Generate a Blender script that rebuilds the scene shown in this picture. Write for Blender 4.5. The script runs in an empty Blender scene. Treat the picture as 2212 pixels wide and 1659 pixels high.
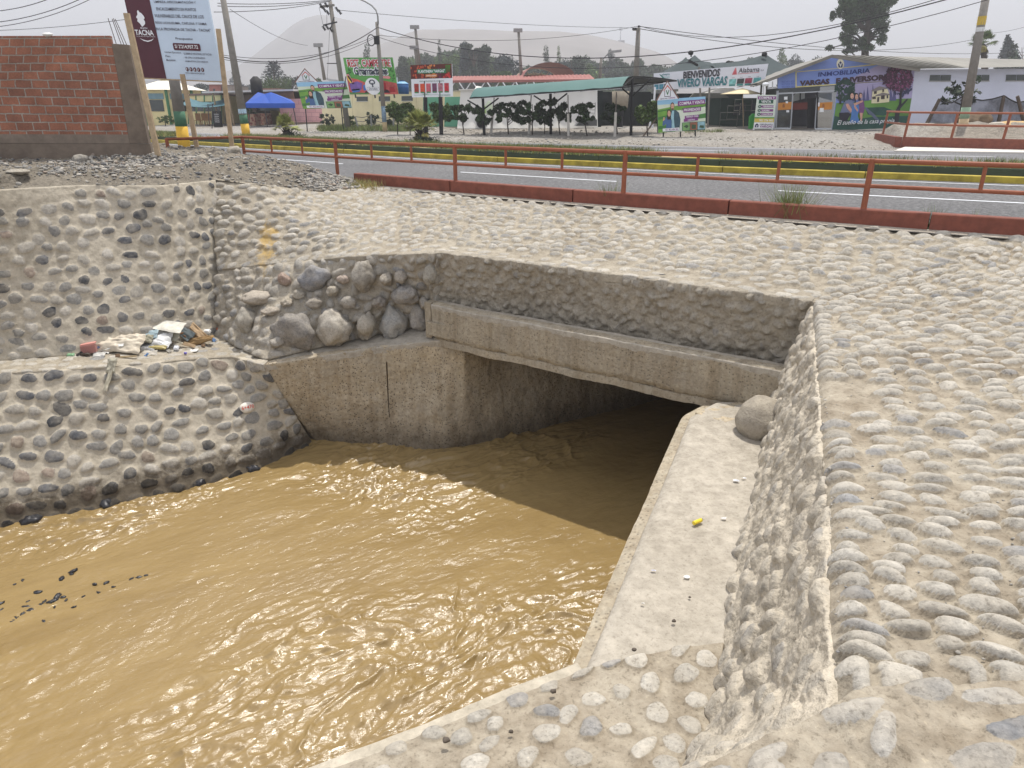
import bpy, math, random
import numpy as np
from mathutils import Vector
sc = bpy.context.scene
COL = sc.collection
R = math.radians
# ------------------------------------------------------------------ camera, sky, sun, exposure
EYE = Vector((0.0, 0.0, 1.5))
FPX = 1500.0            # focal length in pixels of a 2212 px wide frame
PITCH = math.atan(595.5 / FPX)
cam = bpy.data.cameras.new('camera'); cam.sensor_width = 36.0; cam.lens = 36.0 * FPX / 2212.0
cam.clip_start = 0.05; cam.clip_end = 20000
co = bpy.data.objects.new('camera', cam); COL.objects.link(co)
co.location = EYE; co.rotation_euler = (math.pi / 2 - PITCH, 0, 0); sc.camera = co
SUN_EL, SUN_AZ = 72.0, 26.0        # azimuth from straight ahead towards the right
world = bpy.data.worlds.new('World'); sc.world = world; world.use_nodes = True
wn, wl = world.node_tree.nodes, world.node_tree.links
wn.clear()
sky = wn.new('ShaderNodeTexSky'); sky.sky_type = 'NISHITA'; sky.sun_disc = False
sky.sun_elevation = R(SUN_EL); sky.sun_rotation = R(SUN_AZ)
sky.air_density = 1.0; sky.dust_density = 5.0; sky.ozone_density = 1.0
grey = wn.new('ShaderNodeMixRGB'); grey.inputs[0].default_value = 0.86
grey.inputs[2].default_value = (9.7, 9.85, 10.6, 1)          # the even milky veil of dust in front of the blue
wl.new(sky.outputs[0], grey.inputs[1])
bg = wn.new('ShaderNodeBackground'); bg.inputs[1].default_value = 0.1
wo = wn.new('ShaderNodeOutputWorld'); tcw_ = wn.new('ShaderNodeTexCoord'); sxw = wn.new('ShaderNodeSeparateXYZ'); wl.new(tcw_.outputs['Generated'], sxw.inputs[0])
mrw = wn.new('ShaderNodeMapRange'); wl.new(sxw.outputs[2], mrw.inputs[0]); mrw.inputs[1].default_value = .15; mrw.inputs[2].default_value = .9; mrw.inputs[3].default_value = 1.0; mrw.inputs[4].default_value = 1.15
vm = wn.new('ShaderNodeVectorMath'); vm.operation = 'SCALE'; wl.new(grey.outputs[0], vm.inputs[0]); wl.new(mrw.outputs[0], vm.inputs['Scale'])
wl.new(vm.outputs[0], bg.inputs[0]); wl.new(bg.outputs[0], wo.inputs[0])
sun = bpy.data.lights.new('sun', 'SUN'); sun.energy = 4.3; sun.angle = R(0.8); sun.color = (1.0, 0.95, 0.87)
so = bpy.data.objects.new('sun', sun); COL.objects.link(so)
sd = Vector((math.sin(R(SUN_AZ)) * math.cos(R(SUN_EL)), math.cos(R(SUN_AZ)) * math.cos(R(SUN_EL)), math.sin(R(SUN_EL))))
so.rotation_euler = sd.to_track_quat('Z', 'Y').to_euler(); so.location = (0, 0, 60)
sc.view_settings.view_transform = 'Standard'; sc.view_settings.look = 'None'
sc.view_settings.exposure = 0.03; sc.view_settings.gamma = 1.0
sc.render.engine = 'CYCLES'
sc.cycles.max_bounces = 8; sc.cycles.transparent_max_bounces = 12
sc.render.film_transparent = False
HAZE = 0.0012

# ------------------------------------------------------------------ measuring helpers
SP, CP = math.sin(PITCH), math.cos(PITCH)
def ray(x, y):
    a, b = (x - 1106.0) / FPX, (829.5 - y) / FPX
    return Vector((a, CP + b * SP, -SP + b * CP))
def P(x, y, z):
    d = ray(x, y); t = (z - EYE.z) / d.z
    return EYE + d * t
def PY(x, y, Y):
    d = ray(x, y); return EYE + d * (Y / d.y)
NCX = [-60, -40, -16, -8, -2.9, -1.07, 1.79, 4.7, 6.2, 12, 20]; NCYV = [66, 46, 25.5, 18.9, 14.8, 13.45, 11.4, 9.55, 8.7, 5.4, 1]
YKX = [-80, -60, -32, -16.7, -11.7, -1.6, 6.2, 10.9, 14, 24, 40]; YKYV = [86, 69, 46, 34.4, 30.6, 22.6, 17.6, 15.3, 13.9, 9.5, 3]
FEX = [-100, -60, -32, -16, -2.5, 13.8, 30, 50]; FEYV = [110, 79, 57, 45, 35.6, 28.3, 21.5, 13]
def NCY(x): return np.interp(x, NCX, NCYV)
def YKY(x): return np.interp(x, YKX, YKYV)
def FEY(x): return np.interp(x, FEX, FEYV)
def gz(x, y):
    d = np.clip((y - FEY(x)) * .85 / 13.0, 0, 1)
    return .36 * d * d * (3 - 2 * d)
def B(x, y):
    """point of the far ground seen at a pixel"""
    d = ray(x, y)
    t = 20.0
    while t < 900:
        p = EYE + d * t
        if p.z <= gz(p.x, p.y): return p
        t += .1
    return EYE + d * 60

# ------------------------------------------------------------------ noise (numpy)
def _h(ix, iy, iz, s):
    n = (ix * 374761393 + iy * 668265263 + iz * 2147483647 + s * 974634777) & 0xffffffff
    n = ((n ^ (n >> 13)) * 1274126177) & 0xffffffff
    n = n ^ (n >> 16)
    return (n & 0xffff) / 65535.0
def vnoise(p, s=0):
    i = np.floor(p).astype(np.int64); f = p - i; f = f * f * (3 - 2 * f)
    r = 0
    for dx in (0, 1):
        wx = f[:, 0] if dx else 1 - f[:, 0]
        for dy in (0, 1):
            wy = f[:, 1] if dy else 1 - f[:, 1]
            for dz in (0, 1):
                wz = f[:, 2] if dz else 1 - f[:, 2]
                r = r + wx * wy * wz * _h(i[:, 0] + dx, i[:, 1] + dy, i[:, 2] + dz, s)
    return r * 2 - 1
def fbm(p, f, o=4, s=0, g=.5):
    r = 0; a = 1.0; t = 0
    for k in range(o):
        r = r + a * vnoise(p * f, s + k * 7); t += a; a *= g; f *= 2.03
    return r / t

# ------------------------------------------------------------------ object helpers
def lin(c):
    return tuple(((v / 255.0) / 12.92 if v / 255.0 <= .04045 else ((v / 255.0 + .055) / 1.055) ** 2.4) for v in c)
def link(name, me, mat=None, parent=None, **k):
    o = bpy.data.objects.new(name, me); COL.objects.link(o)
    if mat is not None and me is not None and len(me.materials) == 0: me.materials.append(mat)
    if parent is not None: o.parent = parent
    for a, b in k.items(): o[a] = b
    return o
def thing(name, loc, label, cat, group=None, kind=None):
    o = bpy.data.objects.new(name, None); COL.objects.link(o); o.location = loc
    o.empty_display_size = .2
    o['label'] = label; o['category'] = cat
    if group: o['group'] = group
    if kind: o['kind'] = kind
    return o
def tag(o, label, cat, group=None, kind=None):
    o['label'] = label; o['category'] = cat
    if group: o['group'] = group
    if kind: o['kind'] = kind
    return o
class MB:
    """collects vertices and faces of one mesh, in world coordinates"""
    def __init__(s): s.v = []; s.f = []
    def add(s, vs, fs):
        n = len(s.v); s.v += [tuple(a) for a in vs]; s.f += [tuple(i + n for i in f) for f in fs]; return s
    def box(s, o, a, b, c):
        o, a, b, c = Vector(o), Vector(a), Vector(b), Vector(c)
        vs = [o, o + a, o + a + b, o + b, o + c, o + a + c, o + a + b + c, o + b + c]
        fs = [(0, 3, 2, 1), (4, 5, 6, 7), (0, 1, 5, 4), (1, 2, 6, 5), (2, 3, 7, 6), (3, 0, 4, 7)]
        if a.cross(b).dot(c) < 0: fs = [f[::-1] for f in fs]
        return s.add(vs, fs)
    def tube(s, pts, r0, r1=None, n=8, cap=True):
        pts = [Vector(p) for p in pts]; r1 = r0 if r1 is None else r1
        base = len(s.v); m = len(pts)
        for i, p in enumerate(pts):
            t = (pts[min(i + 1, m - 1)] - pts[max(i - 1, 0)]).normalized()
            u = t.cross(Vector((0, 0, 1)) if abs(t.z) < .9 else Vector((0, 1, 0))).normalized(); w = t.cross(u)
            rr = r0 + (r1 - r0) * i / max(1, m - 1)
            for k in range(n):
                a = 2 * math.pi * k / n
                s.v.append(tuple(p + u * (math.cos(a) * rr) + w * (math.sin(a) * rr)))
        for i in range(m - 1):
            for k in range(n):
                a = base + i * n + k; b = base + i * n + (k + 1) % n
                s.f.append((a, b, b + n, a + n))
        if cap:
            s.f.append(tuple(base + k for k in range(n))[::-1]); s.f.append(tuple(base + (m - 1) * n + k for k in range(n)))
        return s
    def prism(s, pts, d):
        """polygon pushed along vector d"""
        n = len(pts); d = Vector(d); b = len(s.v)
        s.v += [tuple(Vector(p)) for p in pts] + [tuple(Vector(p) + d) for p in pts]
        s.f.append(tuple(b + i for i in range(n))); s.f.append(tuple(b + n + i for i in range(n))[::-1])
        for i in range(n):
            j = (i + 1) % n; s.f.append((b + i, b + n + i, b + n + j, b + j))
        return s
    def build(s, name, mat, parent=None, smooth=False, **k):
        off = parent_loc(parent)
        me = bpy.data.meshes.new(name)
        me.from_pydata([(a - off.x, b - off.y, c - off.z) for a, b, c in s.v], [], s.f); me.update()
        if smooth:
            me.polygons.foreach_set('use_smooth', [True] * len(me.polygons))
        return link(name, me, mat, parent, **k)
def parent_loc(p):
    v = Vector((0, 0, 0))
    while p is not None: v = v + p.location; p = p.parent
    return v
def npmesh(name, V, F, mat, parent=None, smooth=True, col=None, **k):
    """V (n,3) world coords, F (m,4) or (m,3) ints, col (n,4) colour attribute"""
    off = parent_loc(parent); V = np.asarray(V, np.float32) - np.array(off, np.float32)
    me = bpy.data.meshes.new(name); F = np.asarray(F, np.int32); m, q = F.shape
    me.vertices.add(len(V)); me.vertices.foreach_set('co', V.ravel())
    me.loops.add(m * q); me.loops.foreach_set('vertex_index', F.ravel())
    me.polygons.add(m); me.polygons.foreach_set('loop_start', np.arange(0, m * q, q, dtype=np.int32))
    if smooth: me.polygons.foreach_set('use_smooth', np.ones(m, bool))
    me.update(calc_edges=True)
    if col is not None:
        a = me.color_attributes.new('scol', 'FLOAT_COLOR', 'POINT'); a.data.foreach_set('color', np.asarray(col, np.float32).ravel())
    return link(name, me, mat, parent, **k)
def gridfaces(nu, nv):
    i = np.arange(nu - 1)[:, None] * nv + np.arange(nv - 1)[None, :]
    i = i.ravel(); return np.stack([i, i + nv, i + nv + 1, i + 1], 1)

# ------------------------------------------------------------------ materials
_m = {}
def newmat(name):
    m = bpy.data.materials.new(name); m.use_nodes = True
    n = m.node_tree.nodes; b = n['Principled BSDF']; return m, n, m.node_tree.links, b
def noise(n, l, scale, detail=4, rough=.6, coord=None, dist=0.0):
    t = n.new('ShaderNodeTexNoise'); t.inputs['Scale'].default_value = scale; t.inputs['Detail'].default_value = detail
    t.inputs['Roughness'].default_value = rough; t.inputs['Distortion'].default_value = dist
    if coord is not None: l.new(coord, t.inputs['Vector'])
    return t
def ramp(n, l, src, stops):
    r = n.new('ShaderNodeValToRGB'); e = r.color_ramp.elements
    while len(e) < len(stops): e.new(.5)
    for q, (p, c) in zip(e, stops):
        q.position = p; q.color = tuple(c) + (1,) if len(c) == 3 else c
    l.new(src, r.inputs[0]); return r
def mixc(n, l, f, a, b, mode='MIX'):
    m = n.new('ShaderNodeMixRGB'); m.blend_type = mode
    for i, s in enumerate((f, a, b)):
        if hasattr(s, 'is_output'): l.new(s, m.inputs[i])
        elif i == 0: m.inputs[0].default_value = s
        else: m.inputs[i].default_value = tuple(s) + (1,) if len(s) == 3 else s
    return m.outputs[0]
def bumped(n, l, b, h, strength, dist, prev=None):
    u = n.new('ShaderNodeBump'); u.inputs['Strength'].default_value = strength; u.inputs['Distance'].default_value = dist
    l.new(h, u.inputs['Height'])
    if prev is not None: l.new(prev, u.inputs['Normal'])
    l.new(u.outputs[0], b.inputs['Normal']); return u.outputs[0]
def gcoord(n):
    return n.new('ShaderNodeNewGeometry').outputs['Position']
def plain(c, rough=.6, var=.14, scale=3.0, metal=0.0, bump=0.0, spec=.3, lin_=False):
    """a painted or bare surface of one colour with slight dirt"""
    key = (tuple(c), rough, var, scale, metal, bump)
    if key in _m: return _m[key]
    m, n, l, b = newmat('surface_%02x%02x%02x' % tuple(int(v) for v in c))
    base = lin(c); p = gcoord(n)
    t = noise(n, l, scale, 5, .65, p)
    hi = tuple(min(1, v * (1 + var)) for v in base); lo = tuple(v * (1 - var) for v in base)
    r = ramp(n, l, t.outputs[0], [(.32, lo), (.68, hi)])
    l.new(r.outputs[0], b.inputs['Base Color'])
    b.inputs['Roughness'].default_value = rough; b.inputs['Metallic'].default_value = metal
    b.inputs['Specular IOR Level'].default_value = spec
    if bump:
        t2 = noise(n, l, scale * 12, 3, .6, p); bumped(n, l, b, t2.outputs[0], .5, bump)
    _m[key] = m; return m

def stone_mat(name, mortar_lo, mortar_hi, dust, fine=.004, grain=38, stain=None, speck=0.25):
    """mortar with cobbles: the colour attribute holds stone colour (rgb) and where stone shows (a)"""
    m, n, l, b = newmat(name); p = gcoord(n)
    big = noise(n, l, 1.3, 6, .6, p, .3); mid = noise(n, l, 9, 5, .65, p); fin = noise(n, l, grain, 4, .7, p)
    mc = ramp(n, l, big.outputs[0], [(.33, mortar_lo), (.66, mortar_hi)]).outputs[0]
    mc = mixc(n, l, .5, mc, ramp(n, l, mid.outputs[0], [(.3, tuple(v * .66 for v in mortar_lo)), (.7, tuple(v * 1.22 for v in mortar_hi))]).outputs[0])
    at = n.new('ShaderNodeVertexColor'); at.layer_name = 'scol'
    sn = noise(n, l, 26, 5, .75, p)
    stv = ramp(n, l, sn.outputs[0], [(.28, (.62, .62, .62)), (.72, (1.25, 1.25, 1.25))]).outputs[0]
    scol = mixc(n, l, 1.0, at.outputs[0], stv, 'MULTIPLY')
    # dust lying on the stones
    dn = noise(n, l, 6.5, 4, .6, p)
    df = ramp(n, l, dn.outputs[0], [(.35, (max(0, dust - .25),) * 3), (.65, (min(1, dust + .25),) * 3)]).outputs[0]
    scol = mixc(n, l, df, scol, mc)
    # ragged edge between stone and mortar
    md = n.new('ShaderNodeMath'); md.operation = 'MULTIPLY_ADD'; md.inputs[1].default_value = .5
    l.new(mid.outputs[0], md.inputs[0]); md.inputs[2].default_value = -.25
    ad = n.new('ShaderNodeMath'); ad.operation = 'ADD'; l.new(at.outputs[1], ad.inputs[0]); l.new(md.outputs[0], ad.inputs[1])
    mask = ramp(n, l, ad.outputs[0], [(.35, (0, 0, 0)), (.6, (1, 1, 1))]).outputs[0]
    c = mixc(n, l, mask, mc, scol)
    sp = ramp(n, l, fin.outputs[0], [(.32, (.30, .28, .25)), (.46, (1, 1, 1)), (.60, (1.0, 1.0, 1.0)), (.72, (1.45, 1.42, 1.35))]).outputs[0]
    c = mixc(n, l, speck, c, mixc(n, l, 1.0, c, sp, 'MULTIPLY'))
    if stain: c = stain(n, l, p, c)
    l.new(c, b.inputs['Base Color']); b.inputs['Roughness'].default_value = .92; b.inputs['Specular IOR Level'].default_value = .12
    h = bumped(n, l, b, mid.outputs[0], .55, fine * 5)
    bumped(n, l, b, fin.outputs[0], .8, fine, h)
    return m

# ------------------------------------------------------------------ ruled, displaced, cobbled surfaces
def palette(rng, kind):
    r = rng.random()
    if kind == 'grey':
        if r < .19: g = rng.uniform(.06, .14); return (g * .93, g * .98, g * 1.08)
        if r < .62: g = rng.uniform(.19, .29); return (g, g * .98, g * .93)
        if r < .92: g = rng.uniform(.32, .48); return (g * 1.03, g * .97, g * .86)
        g = rng.uniform(.2, .3); return (g * 1.18, g * .95, g * .78)
    if kind == 'pale':
        if r < .09: g = rng.uniform(.24, .33); return (g, g * .99, g * .97)
        g = rng.uniform(.35, .50); return (g * 1.04, g * .98, g * .865)
    if kind == 'dusty':
        if r < .1: g = rng.uniform(.18, .28); return (g * .97, g, g * 1.05)
        g = rng.uniform(.30, .42); return (g * 1.02, g * .97, g * .88)
    g = rng.uniform(.2, .33); return (g * 1.05, g * .97, g * .86)
def surf(name, A, Bp, res, mat, parent=None, v0=0.0, v1=1.0, stones=None, rough=.01, rf=3.0, big=0.0, seed=1, resv=None,
         extra=None, bulge=0.0, flip=False, edgefade=0.0, warp=1.0, skirt=.006, rnd=.012, **k):
    A = np.array([tuple(p) for p in A], float); Bp = np.array([tuple(p) for p in Bp], float)
    M = (A + Bp) / 2; seg = np.maximum(np.linalg.norm(np.diff(A, axis=0), axis=1), np.linalg.norm(np.diff(Bp, axis=0), axis=1)) * .5 + np.linalg.norm(np.diff(M, axis=0), axis=1) * .5
    cum = np.concatenate([[0], np.cumsum(seg)]); L = cum[-1]
    W = np.linalg.norm(Bp - A, axis=1).mean() * (v1 - v0)
    nu = max(3, int(L / res) + 1); nv = max(3, int(W / (resv or res)) + 1)
    u = np.linspace(0, 1, nu) ** warp * L; v = np.linspace(v0, v1, nv)
    def crv(Q, t): 
        return np.stack([np.interp(t, cum, Q[:, i]) for i in range(3)], -1)
    def soft(Q, t):       # rounded polyline
        w = L * rnd
        return (crv(Q, np.clip(t - w, 0, L)) + 2 * crv(Q, t) + crv(Q, np.clip(t + w, 0, L))) / 4
    a = soft(A, u); b = soft(Bp, u)
    Pm = a[:, None, :] * (1 - v)[None, :, None] + b[:, None, :] * v[None, :, None]
    du = np.gradient(Pm, axis=0); dv = np.gradient(Pm, axis=1)
    du /= np.linalg.norm(du, axis=2, keepdims=True) + 1e-9; dv /= np.linalg.norm(dv, axis=2, keepdims=True) + 1e-9
    N = np.cross(du, dv); N /= np.linalg.norm(N, axis=2, keepdims=True) + 1e-9
    if (N * (np.array(tuple(EYE)) - Pm)).sum() < 0: N = -N; flip = True
    else: flip = False
    if bulge: Pm = Pm + N * (bulge * np.sin(np.clip((v - v0) / (v1 - v0), 0, 1) * math.pi))[None, :, None]
    flat = Pm.reshape(-1, 3)
    H = np.zeros(nu * nv); colr = np.zeros((nu * nv, 4)); colr[:, :3] = .3
    if stones:
        rng = random.Random(seed); st = stones; H2 = H.reshape(nu, nv); C2 = colr.reshape(nu, nv, 4)
        rows = max(1, int(W / st['row'])); pos = []
        for r_ in range(rows):
            s = rng.random() * st['col']
            vv = (r_ + .5) / rows
            while s < L:
                pos.append((s + rng.uniform(-.12, .12) * st['col'], vv + rng.uniform(-.22, .22) / rows)); s += st['col'] * rng.uniform(.8, 1.22)
        pos += [(rng.random() * L, rng.random()) for _ in range(int(len(pos) * st.get('fill', 2.0)))]
        pos = [(s, vv, None) for s, vv in pos] + [(s / 1.0 * L, vv, sz) for s, vv, sz in st.get('more', [])]
        placed = []
        for s, vv, sz in pos:
            if sz is None and rng.random() > st.get('p', .92): continue
            iu = int(np.clip(np.searchsorted(u, s), 1, nu - 2)); iv = int(np.clip(vv * (nv - 1), 1, nv - 2))
            c = Pm[iu, iv]; tu = du[iu, iv]; tv = np.cross(N[iu, iv], tu)
            ax = rng.uniform(*st['a']); bx = rng.uniform(*st['b'])
            if 'scale' in st: kk = st['scale'](c); ax *= kk; bx *= kk
            if sz: ax, bx = sz
            fade = st['mask'](c, s / L, vv, rng) if 'mask' in st and sz is None else 1
            if fade <= 0: continue
            q = max(ax, bx)
            k0 = math.cos(st.get('ang', 0)); k1 = math.sin(st.get('ang', 0))
            if placed:
                PA_ = np.array(placed); D_ = PA_[:, :3] - c; e0 = D_ @ tu; e1 = D_ @ tv
                if ((((e0 * k0 + e1 * k1) / (ax + PA_[:, 3])) ** 2 + ((-e0 * k1 + e1 * k0) / (bx + PA_[:, 4])) ** 2 < st.get('pack', 1.0) ** 2) & ((D_ ** 2).sum(1) < 1)).any(): continue
            placed.append((c[0], c[1], c[2], ax, bx))
            ru = max(2, int(1.5 * q / (np.linalg.norm(Pm[iu + 1, iv] - Pm[iu, iv]) + 1e-6))); rv = max(2, int(1.5 * q / (np.linalg.norm(Pm[iu, iv + 1] - Pm[iu, iv]) + 1e-6)))
            i0, i1 = max(0, iu - ru), min(nu, iu + ru + 1); j0, j1 = max(0, iv - rv), min(nv, iv + rv + 1)
            D = Pm[i0:i1, j0:j1] - c; X = D @ tu; Y = D @ tv
            an = st.get('ang', 0) + rng.gauss(0, st.get('angs', .25)); ca, sa = math.cos(an), math.sin(an)
            x, y = (X * ca + Y * sa) / ax, (-X * sa + Y * ca) / bx
            th = np.arctan2(y, x)
            e = st.get('pow', 2.3)
            rr = (np.abs(x) ** e + np.abs(y) ** e) ** (1 / e)
            rr = rr * (1 + .09 * np.sin(2 * th + rng.random() * 6) + .06 * np.sin(3 * th + rng.random() * 6) + .035 * np.sin(5 * th + rng.random() * 6))
            hh = rng.uniform(*st['h']) * fade
            inside = rr < 1
            tilt = 1 + x * rng.uniform(-.25, .25) + y * rng.uniform(-.25, .25)
            z = np.where(inside, hh * np.sqrt(np.clip(1 - rr ** st.get('flat', 2.4), 0, 1)) * tilt + .002, 0)
            z = z + np.where(~inside, st.get('lip', .25) * hh * np.exp(-((rr - 1) / .22) ** 2), 0)
            sub = H2[i0:i1, j0:j1]; up = z > sub
            sub[up] = z[up]
            cc = palette(rng, st.get('pal', 'grey'))
            if sz and len(st['more'][0]) > 3: cc = (.7, .66, .58)
            mk = np.clip((1 - rr) * 5, 0, 1) * st.get('show', 1.0)
            sel = inside & (mk > C2[i0:i1, j0:j1, 3] * .5)
            for q_ in range(3): C2[i0:i1, j0:j1, q_][sel] = cc[q_]
            C2[i0:i1, j0:j1, 3] = np.maximum(C2[i0:i1, j0:j1, 3], mk)
    base = fbm(flat, rf, 5, seed) * rough
    if big: base = base + fbm(flat, .9, 3, seed + 40) * big
    base = base + fbm(flat, rf * 7, 3, seed + 90) * rough * .35
    H = H + base * (1 - .6 * colr[:, 3])
    if extra is not None: H = H + extra(flat, np.repeat(np.linspace(0, 1, nu), nv), np.tile(np.linspace(0, 1, nv), nu))
    if edgefade:
        ev = np.minimum(np.arange(nv), nv - 1 - np.arange(nv)) / (nv * edgefade); eu = np.minimum(np.arange(nu), nu - 1 - np.arange(nu)) / (nu * edgefade)
        H = H * np.clip(np.minimum(ev[None, :], eu[:, None]), 0, 1).ravel()
    V = (flat + N.reshape(-1, 3) * H[:, None]).reshape(nu, nv, 3)
    # turned-down rims all round, so that neighbouring faces close on each other
    sk4 = skirt if isinstance(skirt, tuple) else (skirt,) * 4
    for k_, (om, dn) in enumerate(((1, .012), (.3, .09))):
        V = np.pad(V, ((1, 1), (1, 1), (0, 0)), mode='edge'); N = np.pad(N, ((1, 1), (1, 1), (0, 0)), mode='edge')
        du = np.pad(du, ((1, 1), (1, 1), (0, 0)), mode='edge'); dv = np.pad(dv, ((1, 1), (1, 1), (0, 0)), mode='edge')
        V[0] -= du[0] * (sk4[0] * om); V[-1] += du[-1] * (sk4[1] * om); V[:, 0] -= dv[:, 0] * (sk4[2] * om); V[:, -1] += dv[:, -1] * (sk4[3] * om)
        for sl_ in ((0, slice(None)), (-1, slice(None)), (slice(1, -1), 0), (slice(1, -1), -1)): V[sl_] -= N[sl_] * dn
    colr = np.pad(colr.reshape(nu, nv, 4), ((2, 2), (2, 2), (0, 0)), mode='edge').reshape(-1, 4)
    V = V.reshape(-1, 3); F = gridfaces(nu + 4, nv + 4)
    if flip: F = F[:, ::-1]
    return npmesh(name, V, F, mat, parent, col=colr, **k)

# ================================================================== CANAL AND BANKS
WZ = -3.4
SAND_LO, SAND_HI = (.385, .345, .272), (.515, .465, .378)
PALE_LO, PALE_HI = (.26, .222, .168), (.40, .36, .29)
GREY_LO, GREY_HI = (.32, .285, .228), (.43, .385, .312)
def stain_yellow(n, l, p, c):
    # rusty yellow paint run on the corner of the apron
    cx = P(592, 548, -.7)
    d = n.new('ShaderNodeVectorMath'); d.operation = 'SUBTRACT'; l.new(p, d.inputs[0]); d.inputs[1].default_value = tuple(cx)
    s = n.new('ShaderNodeVectorMath'); s.operation = 'MULTIPLY'; l.new(d.outputs[0], s.inputs[0]); s.inputs[1].default_value = (2.4, .75, 1.0)
    ln = n.new('ShaderNodeVectorMath'); ln.operation = 'LENGTH'; l.new(s.outputs[0], ln.inputs[0])
    t = noise(n, l, 4, 5, .7, p)
    a = n.new('ShaderNodeMath'); a.operation = 'MULTIPLY_ADD'; l.new(t.outputs[0], a.inputs[0]); a.inputs[1].default_value = 1.6; a.inputs[2].default_value = -.8
    b_ = n.new('ShaderNodeMath'); b_.operation = 'ADD'; l.new(ln.outputs[1], b_.inputs[0]); l.new(a.outputs[0], b_.inputs[1])
    r = ramp(n, l, b_.outputs[0], [(.22, (.75,) * 3), (.5, (0, 0, 0))]).outputs[0]
    return mixc(n, l, r, c, (.48, .32, .1))
def stain_wet(n, l, p, c):
    # damp band just above the water line
    s = n.new('ShaderNodeSeparateXYZ'); l.new(p, s.inputs[0])
    t = noise(n, l, 5, 5, .7, p)
    a = n.new('ShaderNodeMath'); a.operation = 'MULTIPLY_ADD'; l.new(t.outputs[0], a.inputs[0]); a.inputs[1].default_value = -.55; l.new(s.outputs[2], a.inputs[2])
    r = ramp(n, l, mapr(n, l, a.outputs[0], WZ - .25, WZ + .2), [(.35, (1, 1, 1)), (.75, (0, 0, 0))]).outputs[0]
    return mixc(n, l, r, c, mixc(n, l, 1.0, c, (.27, .25, .23), 'MULTIPLY'))
def mapr(n, l, src, lo, hi):
    m = n.new('ShaderNodeMapRange'); l.new(src, m.inputs[0]); m.inputs[1].default_value = lo; m.inputs[2].default_value = hi; return m.outputs[0]
M_left = stone_mat('cobbles_in_sandy_mortar', SAND_LO, SAND_HI, .12, fine=.006)
M_leftlow = stone_mat('cobbles_in_sandy_mortar_damp', SAND_LO, SAND_HI, .10, fine=.006, stain=stain_wet)
M_apron = stone_mat('dusty_cobbled_apron', PALE_LO, PALE_HI, .25, fine=.006, speck=.5, stain=stain_yellow)
M_apron2 = stone_mat('dusty_cobbled_slope', (.235, .19, .135), PALE_HI, .18, fine=.006, speck=.55)
M_rough = stone_mat('rough_stone_in_mud_mortar', GREY_LO, GREY_HI, .7, fine=.02, grain=38, speck=.5)
M_rwall = stone_mat('stones_smeared_with_mortar', tuple(v * 1.35 for v in GREY_LO), tuple(v * 1.35 for v in GREY_HI), .65, fine=.012, grain=38, speck=.5)
M_bould = stone_mat('boulders_in_mortar', GREY_LO, GREY_HI, .35, fine=.012, grain=38, speck=.5, stain=stain_yellow)

# ---- left bank: two cobbled tiers with a ledge between
lb = thing('stone_bank', P(300, 900, -1.9), 'left cobbled canal bank in two steep tiers of grey river stones set in sandy mortar', 'canal wall')
LBb = [P(-500, 1242, WZ), P(0, 1137, WZ), P(200, 1100, WZ), P(400, 1054, WZ), P(560, 1012, WZ), P(677, 953, WZ)]
LBt = [P(-520, 850, -1.55), P(0, 806, -1.7), P(210, 795, -1.76), P(400, 776, -1.84), P(500, 770, -1.9), P(570, 790, -1.95)]
LDb = [P(-520, 815, -1.5), P(0, 779, -1.66), P(210, 763, -1.72), P(380, 743, -1.8), P(480, 722, -1.88), P(575, 783, -1.93)]
LUt = [P(-520, 455, .62), P(0, 410, .5), P(200, 399, .48), P(340, 402, .43), P(468, 389, .40)]
num = [(.915, .62, (.10, .085), 1)]
surf('lower_tier', LBb, LBt, .021, M_leftlow, lb, v0=-.16, v1=1.0, seed=3, rough=.014, big=.03,
     stones=dict(row=.185, col=.25, a=(.075, .135), b=(.055, .09), h=(.018, .042), p=1, pal='grey', pack=.97, fill=4, flat=3.4, angs=.3, lip=.08))
surf('ledge', LBt, LDb, .025, M_apron, lb, seed=5, rough=.012,
     stones=dict(row=.14, col=.2, a=(.07, .11), b=(.05, .07), h=(.008, .02), p=.8, pal='pale', gap=.7))
surf('upper_tier', LDb[:5], LUt, .021, M_left, lb, seed=8, rough=.024, big=.035,
     stones=dict(row=.185, col=.25, a=(.065, .115), b=(.048, .082), h=(.014, .036), p=1, pal='grey', pack=1.0, fill=4, lip=.08, flat=3.2,
                 mask=lambda c, u_, v_, g: 0 if v_ > .84 + .1 * u_ - .03 * math.sin(u_ * 40) and u_ < .6 else 1))

# ---- boulder wall in the corner
BWb = [P(466, 727, -1.89), P(573, 778, -1.9), P(700, 748, -1.82), P(830, 718, -1.72), P(925, 700, -1.6), P(948, 652, -1.15)]
BWt = [P(468, 583, -.89), P(600, 570, -.75), P(740, 556, -.58), P(850, 549, -.47), P(938, 546, -.4), P(948, 546, -.4)]
bw = thing('boulder_wall', P(700, 700, -1.6), 'rough wall of big boulders and small stones in the corner above the concrete wing wall', 'retaining wall')
surf('rubble_face', BWb, BWt, .02, M_bould, bw, seed=12, rough=.05, big=.06, rf=4,
     stones=dict(row=.13, col=.17, a=(.04, .13), b=(.035, .09), h=(.03, .085), p=.9, pal='dusty', pack=.95, fill=3, angs=.5))

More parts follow.
